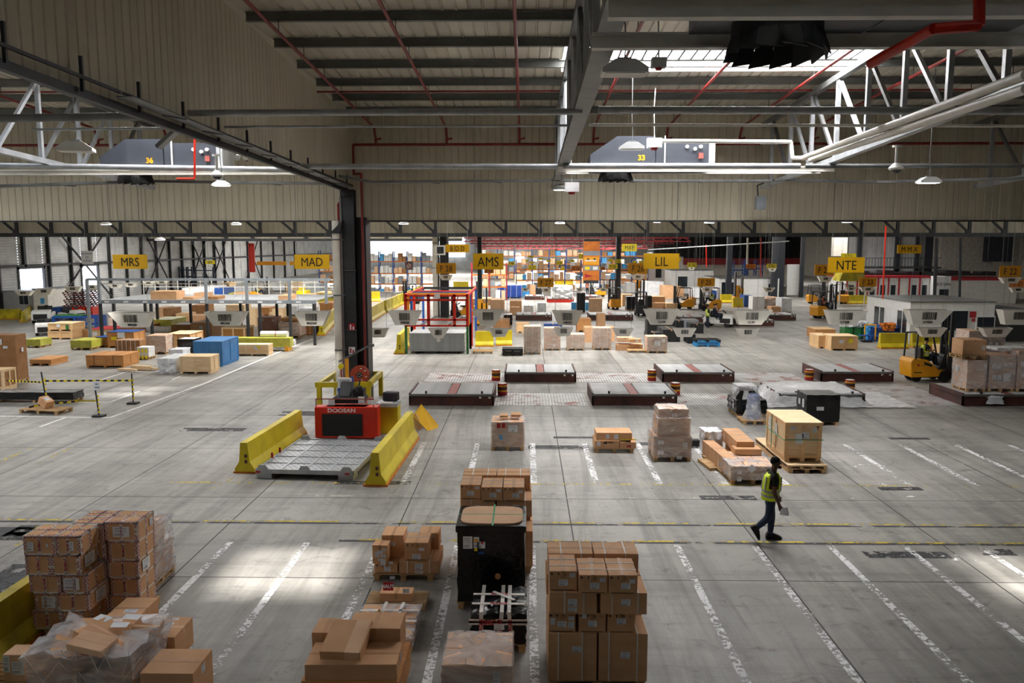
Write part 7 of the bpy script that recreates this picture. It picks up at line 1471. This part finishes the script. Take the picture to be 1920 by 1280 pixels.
mids = ((1096, 1116, 642, 614, 1.2, 'card', 'large plain carton behind the third and fourth loads'), (1137, 1153, 640, 614, 1.2, 'card', 'plain carton right behind the fourth load'), (1082, 1108, 622, 598, 1.5, 'woodor', 'open-topped pale crate behind the third load'), (1120, 1135, 612, 588, 1.1, 'card', 'two-high carton stack before the dark deck'),
 (1020, 1054, 617, 607, 1.6, 'blue', 'blue slab behind the second load'), (968, 992, 624, 606, 1.2, 'wood', 'stack of wooden pallets behind the first load'), (956, 978, 586, 564, 1.6, 'card', 'tall brown carton on the dark deck left of the F 27 sign'), (958, 974, 590, 576, 1.0, 'card', 'lower brown carton beside the dark deck'),
 (982, 1000, 587, 573, 1.5, 'white', 'white-wrapped block on the left dark deck'), (1008, 1024, 586, 568, 1.5, 'whitewrap', 'silver-wrapped block on the left dark deck'), (1082, 1097, 585, 549, 1.0, 'black', 'tall black box right of the red deck'), (1106, 1129, 586, 560, 1.5, 'cardpale', 'tall pale carton load left of the yellow forklift'),
 (1072, 1083, 580, 567, 1.2, 'skyblue', 'light blue wrapped bottles left of the tall black box'), (1098, 1104, 582, 567, 1.2, 'skyblue', 'light blue wrapped bottles right of the tall black box'), (1175, 1190, 582, 556, 1.3, 'blackwrap', 'black-wrapped drums left of the dark forklift'), (1211, 1222, 578, 555, 1.2, 'blackwrap', 'black-wrapped drums right of the dark forklift'),
 (1167, 1185, 574, 552, 1.5, 'card', 'brown cartons right of the yellow forklift'), (1213, 1220, 646, 600, 1.0, 'black', 'narrow black case at the left end of the black boxes'), (1214, 1240, 624, 606, 1.3, 'black', 'black box in the back row under the LIL hopper'), (1213, 1240, 644, 624, 1.3, 'black', 'black box half hidden behind the last wrapped load'),
 (1243, 1275, 641, 618, 2.5, 'black', 'black box with a grey lid, front of the black boxes'), (1264, 1282, 615, 601, 1.5, 'black', 'black box behind, second from the right'), (1282, 1310, 615, 600, 1.5, 'bulkgrey', 'black and grey box with white film on top'), (1294, 1319, 625, 607, 1.4, 'black', 'rightmost black box with a small white label'), (1290, 1304, 644, 627, 1.5, 'black', 'black box left of the black and blue pallets'),
 (1243, 1262, 614, 600, 1.4, 'black', 'black box in the back row, middle'), (1222, 1247, 576, 556, 1.6, 'card', 'brown carton stack right of the dark forklift, left part'), (1226, 1248, 579, 568, 1.0, 'card', 'labelled brown carton in front of the stack right of the dark forklift'), (1249, 1270, 580, 569, 1.4, 'wood', 'pale case before the yellow forklift facing left'),
 (1244, 1265, 560, 536, 3, 'card', 'brown carton heap behind the yellow forklift facing left'), (1266, 1282, 556, 538, 3, 'card', 'brown carton heap right of the tall brown heap'), (1209, 1244, 556, 528, 3, 'whitewrap', 'big white film heap above the dark forklift'), (1280, 1300, 546, 530, 3, 'white', 'white block behind the brown heaps'), (1292, 1305, 572, 558, 2, 'carddk', 'brown carton between the two yellow forklifts'),
 (1300, 1316, 560, 540, 3, 'whitewrap', 'grey-white film heap left of the F 25 sign'), (1411, 1433, 580, 556, 1.5, 'white', 'white wrapped block at the left on the right-hand deck'), (1428, 1446, 578, 560, 1.5, 'film', 'brown wrapped bundle on the right-hand deck'), (1446, 1464, 588, 575, 1.4, 'card', 'low brown cartons on the right-hand deck'), (1446, 1463, 574, 558, 2.5, 'film', 'upper brown wrapped bundle behind the low cartons'), (1465, 1484, 586, 559, 1.8, 'whitewrap', 'white film tower at the right of the right-hand deck'),
 (1395, 1411, 575, 554, 1.6, 'blue', 'blue wheeled bin before the white cabin'), (1335, 1350, 558, 545, 2, 'blue', 'dark blue crate left of the white cabin'), (946, 966, 556, 545, 2.5, 'cardpale', 'pale cartons left of the blue tarpaulin load'), (980, 992, 556, 546, 2, 'skyblue', 'teal block right of the blue tarpaulin load'), (994, 1004, 556, 535, 2, 'card', 'brown column of cartons before the F 27 sign'),
 (1005, 1016, 556, 540, 2, 'black', 'black tyre-like block left of the red deck'), (1012, 1026, 545, 530, 3, 'white', 'white heap behind the F 27 sign'), (1135, 1165, 536, 515, 3, 'whitewrap', 'big white load held high behind the yellow forklift'), (1080, 1094, 532, 520, 3, 'card', 'brown block left of the orange board'), (1128, 1134, 540, 528, 2, 'card', 'small brown box right of the orange board'),
 (885, 920, 572, 560, 3, 'card', 'brown cartons below the AMS sign, upper'), (920, 945, 585, 562, 2.5, 'cardpale', 'pink-tinted cartons right of the flapped hopper'), (878, 900, 590, 575, 1.5, 'white', 'white box left of the flapped hopper'), (925, 955, 618, 600, 2.0, 'carddk', 'dark carton under the right flap of the flapped hopper'), (945, 960, 612, 590, 1.5, 'blackwrap', 'black film heap right of the flapped hopper'), (922, 942, 600, 588, 1.5, 'whitewrap', 'white film lump by the flapped hopper'), (1175, 1190, 548, 530, 3, 'white', 'white box right of the yellow forklift mast'), (1165, 1190, 535, 520, 3, 'cardpale', 'far pale cartons right of the yellow forklift'), (1060, 1078, 526, 512, 3, 'white', 'far white load left of the orange board'), (1195, 1209, 540, 526, 3, 'signora', 'far yellow-orange load left of the dark forklift'), (1220, 1240, 530, 516, 3, 'cardpale', 'far pale load behind the big white heap'), (965, 985, 530, 515, 3, 'cardpale', 'far pale carton load left of the F 27 sign'), (985, 1006, 524, 510, 3, 'whitewrap', 'far white load left of the F 27 sign'), (1040, 1058, 520, 508, 3, 'whitewrap', 'far white heap left of the F 36 sign'), (1095, 1110, 545, 538, 2, 'white', 'far white block beneath the orange board'))
for (a, b, c_, d_, dd, m_, lb_) in mids: rows(0, 0, 0, ((a, b, c_, d_, dd, m_),), [lb_])
pallet('blue plastic pallet, lower one right of the black boxes', W(1327, 650)[0], W(1327, 650)[1]+.5, 1.5, 1.1, m='skyblue', name='plastic_pallet'); pallet('blue plastic pallet, second from the floor right of the black boxes', W(1327, 650)[0]+.03, W(1327, 650)[1]+.5, 1.5, 1.1, z=.15, m='skyblue', name='plastic_pallet'); pallet('black plastic pallet lying on the two blue ones', W(1327, 650)[0], W(1327, 650)[1]+.5, 1.6, 1.2, z=.3, m='black', name='plastic_pallet')
G('l', 'blue tarpaulin load with pale ropes under the F 27 sign', 933, 979, 559, 535, 3, inner=None, wrap='tarp', straps=[-1.3, -.6, .1, .8, 1.4])
def deckpx(label, a, b, yb, m_='brown', dd=2.6): X0, Y = W(a, yb); X1 = W(b, yb)[0]; roller_deck(label, 0, 0, 0, X=(X0+X1)/2, Y=Y, wd=X1-X0, depth=dd, mm=m_)
deckpx('dark roller deck carrying wrapped blocks, second field left', 967, 1035, 600); deckpx('dark roller deck before the yellow forklift, second field', 1105, 1187, 600); deckpx('roller deck left of the tow tractor', 1270, 1326, 604); deckpx('roller deck under the right LIL hopper', 1369, 1451, 611); deckpx('roller deck carrying brown and white bundles', 1443, 1492, 600)
deckpx('bright red roller deck carrying a heap of white film', 1026, 1076, 567, 'red'); deckpx('far brown deck left of the bright red one', 984, 1021, 562); deckpx('far brown deck right of the orange board', 1092, 1124, 562)
Y = Yf(1050, 567); G('l', 'heap of crumpled white film on the bright red deck', 1036, 1072, 558, 537, 2.4, inner='whitewrap', wrap='whitewrap', nx=1, ny=1, nz=1, pal=False, amp=.14, z=.5, Yf=Y+.1, name='film_heap', cat='film heap')
# ---- cabins
def cabin(label, X0, X1, Y0, D, H, m_='white', wins=(), side=(), roof='galvdk', face='f'):
    t = thing('glazed_cabin', label, 'cabin', ((X0+X1)/2, Y0, 0)); w = X1-X0; a = MB(); a.cb(0, D/2, 0, w, D, H); a.build('cabin_shell', m_, t); a = MB(); a.cb(0, D/2, H, w+.1, D+.1, .08); a.build('roof_panel', roof, t)
    for (u0, u1, z0, z1) in wins: a = MB(); a.box(-w/2+u0, -w/2+u1, -.05, .0, z0, z1); a.build('window_frame', m_, t); a = MB(); a.box(-w/2+u0+.07, -w/2+u1-.07, -.07, -.05, z0+.07, z1-.07); a.build('pane', 'glassdk', t)
    for (v0, v1, z0, z1) in side: a = MB(); a.box(-w/2-.05, -w/2, v0, v1, z0, z1); a.build('window_frame', m_, t); a = MB(); a.box(-w/2-.07, -w/2-.05, v0+.05, v1-.05, z0+.05, z1-.05); a.build('pane', 'glassdk', t)
    return t
Y0 = 51.5; Xa = WY(1704, 640, Y0)[0]; Xb = WY(1861, 640, Y0)[0]
t = cabin('white glazed office cabin at the right behind the orange forklift', Xa, Xb, Y0, 6.6, WY(1704, 567, Y0)[1], 'white', [(2.2, 3.7, .8, 2.2), (4.2, 5.4, .8, 1.8)], [(.3, .95, .3, 2.1), (1.0, 1.7, .3, 2.1), (3.6, 4.3, .3, 2.1), (4.4, 5.2, .3, 2.1)])
m = MB(); m.box(1.1, 1.5, -.03, -.01, 1.7, 2.1); m.box(1.25, 1.45, -.03, -.01, 1.45, 1.65); m.build('fire_notice', 'redmark', t)
Y0 = 63; cabin('white cabin with a blue and orange band in the middle distance', WY(1348, 555, 96)[0], WY(1460, 555, 96)[0], 96, 8, 2.35, 'white', [(.2, 1.1, .4, 2.0), (1.2, 2.1, .4, 2.0), (5.8, 7.0, .3, 1.8)]); 
cabin('smaller white cabin behind the F 25 sign', WY(1258, 545, 106)[0], WY(1337, 545, 106)[0], 106, 5, 3.0, 'white', [(.8, 2.2, .8, 2.3)]); cabin('white kiosk behind the LIL sign', WY(1215, 530, 118)[0], WY(1280, 530, 118)[0], 118, 5, 4.6, 'white', [(1, 2, 1.5, 3)])
# red-trimmed office row at the right
def offices():
    Y0 = 88; xa = WY(1585, 560, Y0)[0]; xb = WY(1741, 560, Y0)[0]; H = WY(1600, 521, Y0)[1]; t = thing('office_row', 'row of white office modules with red trim at the right', 'office', (xa, Y0, 0)); w = xb-xa
    m = MB(); m.box(0, w, 0, 5, 0, H); m.build('office_wall', 'white', t); m = MB(); m.box(-.1, w, -.12, 5.1, H, H+.25); m.build('red_fascia', 'redmark', t)
    n = 8
    for k in range(n):
        x = w*k/n; a = MB(); a.box(x, x+.16, -.06, 0, 0, H); a.build('red_post', 'redmark', t)
        a = MB(); a.box(x+.35, x+.85, -.05, 0, .0 if k % 2 else .8, 2.0); a.build('office_door' if k % 2 else 'office_window', 'cream' if k == 5 else 'glassdk', t)
    xc = WY(1781, 560, Y0-1)[0]; t2 = thing('office_module', 'white office module lettered NCE SAN with a dark window', 'office', (xb, Y0-1, 0)); m = MB(); m.box(.05, xc-xb, 0, 5, 0, H+.2); m.build('office_wall', 'white', t2); m = MB(); m.box(.6, xc-xb-.2, -.04, 0, .6, 1.6); m.build('office_window', 'glassdk', t2); text('NCE SAN', .3, t2, ((xc-xb)/2, -.05, 2.0), 'black')
    xd = WY(1905, 560, Y0)[0]; t3 = thing('long_shelter', 'beige low shelter with a red edge at the far right', 'shelter', (xc, Y0, 0)); m = MB(); m.box(.1, xd-xc, 0, 5, 0, H-.25); m.build('shelter_wall', 'tub', t3); m = MB(); m.box(.1, xd-xc, -.1, 5, H-.25, H-.0); m.build('red_edge', 'redmark', t3)
    r = random.Random(3)
    for i in range(12): x = xa+1+i*(xd-xa-2)/12; o = MB().cb(0, 0, 0, r.uniform(1.0, 1.6), 2, r.uniform(.2, .6)).build('roof_unit', 'black', loc=(x, Y0+2.2, H+.26 if x < xc else H+.22)); tag(o, 'dark service unit lying on the roof of the office row', 'roof unit', 'dark units on the office roofs')
offices()
p = MB(); x0 = WY(1762, 500, 97)[0]; x1 = WY(1905, 500, 97)[0]; p.box(x0, x0+6.2, 97, 97.4, 0, 9.5); p.box(x0+7.4, x1+2, 97, 97.4, 0, 9.5); struct(p, 'wall_block', 'block')
p = MB(); p.box(WY(1845, 500, 96.5)[0], WY(1895, 500, 96.5)[0], 96.4, 96.9, 4.4, 8); struct(p, 'door_3', 'blue_black')
p = MB(); clad(p, WY(1590, 500, 99)[0], x0, 99, lambda a: 3.0, lambda a: 9.5, pitch=.6, gw=.08); struct(p, 'wall_cladding', 'farclad')
p = MB(); p.box(WY(1477, 500, 99)[0], WY(1500, 500, 99)[0], 99, 99.3, .2, 4.0); struct(p, 'door_4', 'white')
for (px, w) in ((1612, .5), (1683, .5), (1742, .7), (1465, .8), (1505, .4), (1720, .3)): X = WY(px, 500, 98)[0]; m = MB(); m.box(X-w/2, X+w/2, 98, 98.5, 0, 9.5); struct(m, 'wall_post', 'blue_black')
p = MB(); xa, xb = WY(1590, 500, 95)[0], WY(1765, 500, 95)[0]; p.box(xa, xb, 95, 98, 3.6, 3.8); struct(p, 'mezzanine_floor', 'darksteel')
t = thing('mezzanine_railing', 'dark railing on the mezzanine above the offices', 'railing', (xa, 95, 3.8)); m = MB(); m.box(0, xb-xa, 0, .05, 1.0, 1.06); [m.bar((k*.35, 0, 0), (k*.35, 0, 1.0), .04) for k in range(int((xb-xa)/.35))]; m.build('railing_bars', 'darksteel', t); m = MB(); m.box(0, xb-xa, .1, .15, -.9, -.8); m.build('bright_edge', 'cream', t)
# dark lattice wall between the cabins and the roof
p = MB(); xa, xb = WY(1225, 480, 128)[0], WY(1500, 480, 128)[0]; p.box(xa, xb, 128, 128.3, 4.2, 9.6); struct(p, 'wall_dark', 'black')
for k in range(22):
    x = xa+k*(xb-xa)/22; m = MB(); m.bar((x, 127.6, 4.2), (x, 127.6, 9.5), .14); m.bar((x, 127.5, 4.4), (x+1.1, 127.5, 9), .09); struct(m, 'lattice_brace', 'blue_black')
m = MB(); m.box(xa, xb, 126, 127.4, 3.3, 4.3); tag(m.build('stacked_load_beams', 'rackred'), 'dark red bundled beams stored along the top of the far racks', 'beams')
p = MB(); p.box(xa, WY(1480, 480, 129)[0], 129, 129.3, 0, 4.2); struct(p, 'wall_pale', 'tub')
for i, (a, b) in enumerate(((1376, 1396), (1400, 1418), (1402, 1430))): rack('blue empty rack %s under the dark lattice wall' % ['left of the F 32 sign', 'below the F 32 sign', 'right of the F 32 sign'][i], a, b, 110+i*4, [1.5, 3.0], 1, be='blue', fill=0, where='none')
# poster
x0, z1 = WY(1560, 445, 90); x1, z0 = WY(1588, 480, 90); tag(MB().box(x0, x1, 90, 90.06, z0, z1).build('wall_banner', 'tub'), 'pale banner hanging above the LYS sign', 'banner')
x0, z1 = WY(152, 470, 70); x1, z0 = WY(175, 495, 70); t = thing('wall_notice', 'white notice with blue lettering high on the left wall', 'notice', ((x0+x1)/2, 70, z0)); MB().cb(0, 0, 0, x1-x0, .04, z1-z0).build('notice_board', 'white', t)
for i, s_ in enumerate(('REUNION', 'DE', 'FUMER')): text(s_, .17, t, (0, -.03, (z1-z0)*(.72-.27*i)), 'blue')
x0, z1 = WY(759, 490, 80); x1, z0 = WY(775, 506, 80); t = thing('prohibition_sign', 'grey square sign with a red prohibition ring right of the column', 'sign', ((x0+x1)/2, 80, z0)); w = x1-x0; MB().cb(0, 0, 0, w, .05, z1-z0).build('sign_board', 'bulkgrey', t); m = MB(); m.cyl((0, -.05, w*.5), (0, -.03, w*.5), w*.33, 24); m.build('white_disc', 'white', t); m = MB()
for k in range(24): a, b = 2*math.pi*k/24, 2*math.pi*(k+1)/24; m.bar((math.cos(a)*w*.33, -.06, w*.5+math.sin(a)*w*.33), (math.cos(b)*w*.33, -.06, w*.5+math.sin(b)*w*.33), .06)
m.bar((-w*.22, -.06, w*.72), (w*.22, -.06, w*.28), .06); m.build('red_ring', 'redmark', t)
for (xx, yy, Y) in ((660, 620, C0y-.25), (660, 664, C0y-.25)): p = at(xx, yy, Y); t = thing('fire_notice', ['red extinguisher notice on the column', 'white and red notice low on the column'][yy > 640], 'notice', p); MB().cb(0, 0, 0, .26, .02, .3).build('plate', 'redmark' if yy < 640 else 'paper', t); m = MB(); m.cb(-.05, -.015, .05, .05, .01, .2); m.cb(.06, -.015, .05, .06, .01, .12); m.build('pictogram', 'paper' if yy < 640 else 'redmark', t)
t = thing('wall_fan_box', 'square white ventilator beside the BOD sign', 'ventilator', at(826, 478, 66)); m = MB(); m.cb(0, 0, 0, .8, .4, .8); m.build('frame', 'cream', t); m = MB(); m.cb(0, -.21, .12, .56, .02, .56); m.build('louvre', 'black', t)
# ---- right side
G('k', 'low pile of orange wooden frames left of the green bins', 1528, 1566, 634, 617, 1.6, m='woodor', frame='woodor', top='wood'); G('k', 'left one of two pale wooden crates below the NTE hopper', 1534, 1557, 653, 629, 1.6, m='wood', frame='wood'); G('k', 'right one of two pale wooden crates, with white and yellow labels', 1558, 1608, 657, 630, 1.5, m='wood', frame='wood', labels=[('f', -.2, .1, .25, .2, False), ('f', .35, .15, .25, .25, False, 'lemon')])
for i, (a, b) in enumerate(((1583, 1600), (1600, 1616), (1616, 1628))):
    Y = Yf(1600, 637)+.1*i; x0 = WY(a, 637, Y)[0]; x1 = WY(b, 637, Y)[0]; t = thing('recycling_bin', '%s of three green bins stuffed with crumpled film' % ['left', 'middle', 'right'][i], 'bin', ((x0+x1)/2, Y+.5, 0)); w = x1-x0-.04
    m = MB(); m.cb(0, 0, .05, w, .9, .85); m.build('bin_body', 'green', t, bevel=.04); o = shell(w*.95, .85, .35, .85, 50+i, amp=.08, slump=.1); o.build('film_filling', 'whitewrap', t, smooth=True)
X, Y = W(1664, 640); t = thing('tarpaulin_heap', 'blue tarpaulin and orange cloth heaped before the white glazed cabin', 'tarpaulin', (X, Y+1, 0)); shell(1.7, 1.4, 1.0, 0, 60, flare=.3, amp=.1, slump=.2).build('blue_tarpaulin', 'blue', t, smooth=True); o = shell(.7, .5, .5, .7, 61, amp=.08, slump=.1).build('orange_cloth', 'orange', t, smooth=True); o.location = (.1, -.7, 0); o = shell(.5, .5, 1.0, 0, 62, amp=.08, slump=.1).build('pale_bag', 'skyblue', t, smooth=True); o.location = (-.8, -.2, 0)
X, Y = W(1632, 640); t = thing('yellow_trolley', 'yellow hoop-handled trolley right of the green bins', 'trolley', (X, Y, 0)); m = MB(); m.tube([(-.4, 0, .1), (-.4, 0, 1.1), (.3, 0, 1.1), (.3, 0, .1)], .05, 8); m.build('hoop', 'signora', t); m = MB(); m.cb(-.4, -.3, .4, .8, .6, .06); m.build('blue_shelf', 'blue', t); m = MB(); m.cb(-.4, -.3, .0, .6, .5, .1); m.build('base', 'black', t)
X, Y = W(1574, 570); t = thing('canopy', 'faded green canopy beside the far orange forklifts', 'canopy', (X+.3, Y-2.5, 0)); m = MB(); m.prism([(-1.4, 2.6), (1.4, 2.6), (1.1, 3.5), (-1.1, 3.5)], 0, 2, 'y'); m.build('canopy_cloth', 'yellowdk', t)
for x in (-1.3, 1.3): m = MB(); m.cb(x, 0, 0, .1, .1, 2.6); m.build('leg', 'cream', t)
ZD = .45
def onD(lab, a, b, c_, d_, Y, dd, **k): return load(lab, Y, a, b, c_, d_, dd, **k)
lab3 = [('f', -.25, .3, .35, .2), ('f', .1, .35, .15, .15), ('f', .3, .35, .15, .2), ('f', -.3, -.15, .16, .2), ('f', -.1, -.15, .16, .2), ('f', .2, -.15, .3, .3, False)]
z_ = .475
onD('film-wrapped load with string bands at the left end of the right edge deck', 1811, 1848, 732, 675, 31.75, 1.1, z0=z_, labels=[('l', .2, .2, .2, .25), ('f', .3, .4, .12, .2)], nz=3)
zt = WY(1830, 675, 31.75)[1]; pallet('pallet on top of the banded wrapped load at the right edge', WY(1828, 673, 31.9)[0]-.08, 32.3, 1.0, 1.0, z=zt+.03)
carton('square brown box with two black straps on top, above the banded load', 31.85, 0, 0, 0, 0, .85, world=(WY(1828, 660, 31.9)[0]-.05, zt+.18, .92, .62), labels=[('f', .35, 0, .12, .2)])
onD('brown load covered in white labels in the middle of the right edge deck', 1852, 1901, 730, 666, 31.8, 1.1, z0=z_, labels=lab3, nz=2, inner='card'); onD('brown load with labels cut by the right frame edge', 1905, 1955, 730, 658, 31.8, 1.1, z0=z_, labels=lab3, nz=2, inner='card')
onD('clear film bundle on top of the label-covered loads', 1870, 1930, 664, 652, 32.2, .8, z0=WY(1870, 664, 31.8)[1]+.1, inner='white', wrap='filmthick', pal=False, name='wrapped_bundle', cat='parcel', nz=1, ny=1)
G('l', 'tall stacked wrapped load behind the square strapped box, left one', 1812, 1838, 700, 620, 1.2, wrap='film', nz=4, inner='card'); G('l', 'tall stacked wrapped load with labels behind, right one', 1842, 1880, 700, 628, 1.2, wrap='film', nz=4, inner='carddk', labels=[('f', -.2, .5, .15, .2), ('f', .1, .5, .15, .2)])
G('k', 'pale long crate between the orange forklift mast and the strapped box', 1776, 1794, 700, 652, 1.6, m='wood', frame='wood')
G('c', 'dark stack of stored goods at the far right edge, upper', 1890, 1935, 640, 580, 4, m='black', tape=None)
t = thing('crumpled_film', 'grey crumpled film hanging on the side of the right edge deck', 'film', (WY(1866, 752, 31.2)[0], 31.2, .1)); shell(.55, .1, .3, 0, 71, amp=.06, slump=.08, nx=4, nz=3).build('film_sheet', 'whitewrap', t, smooth=True)
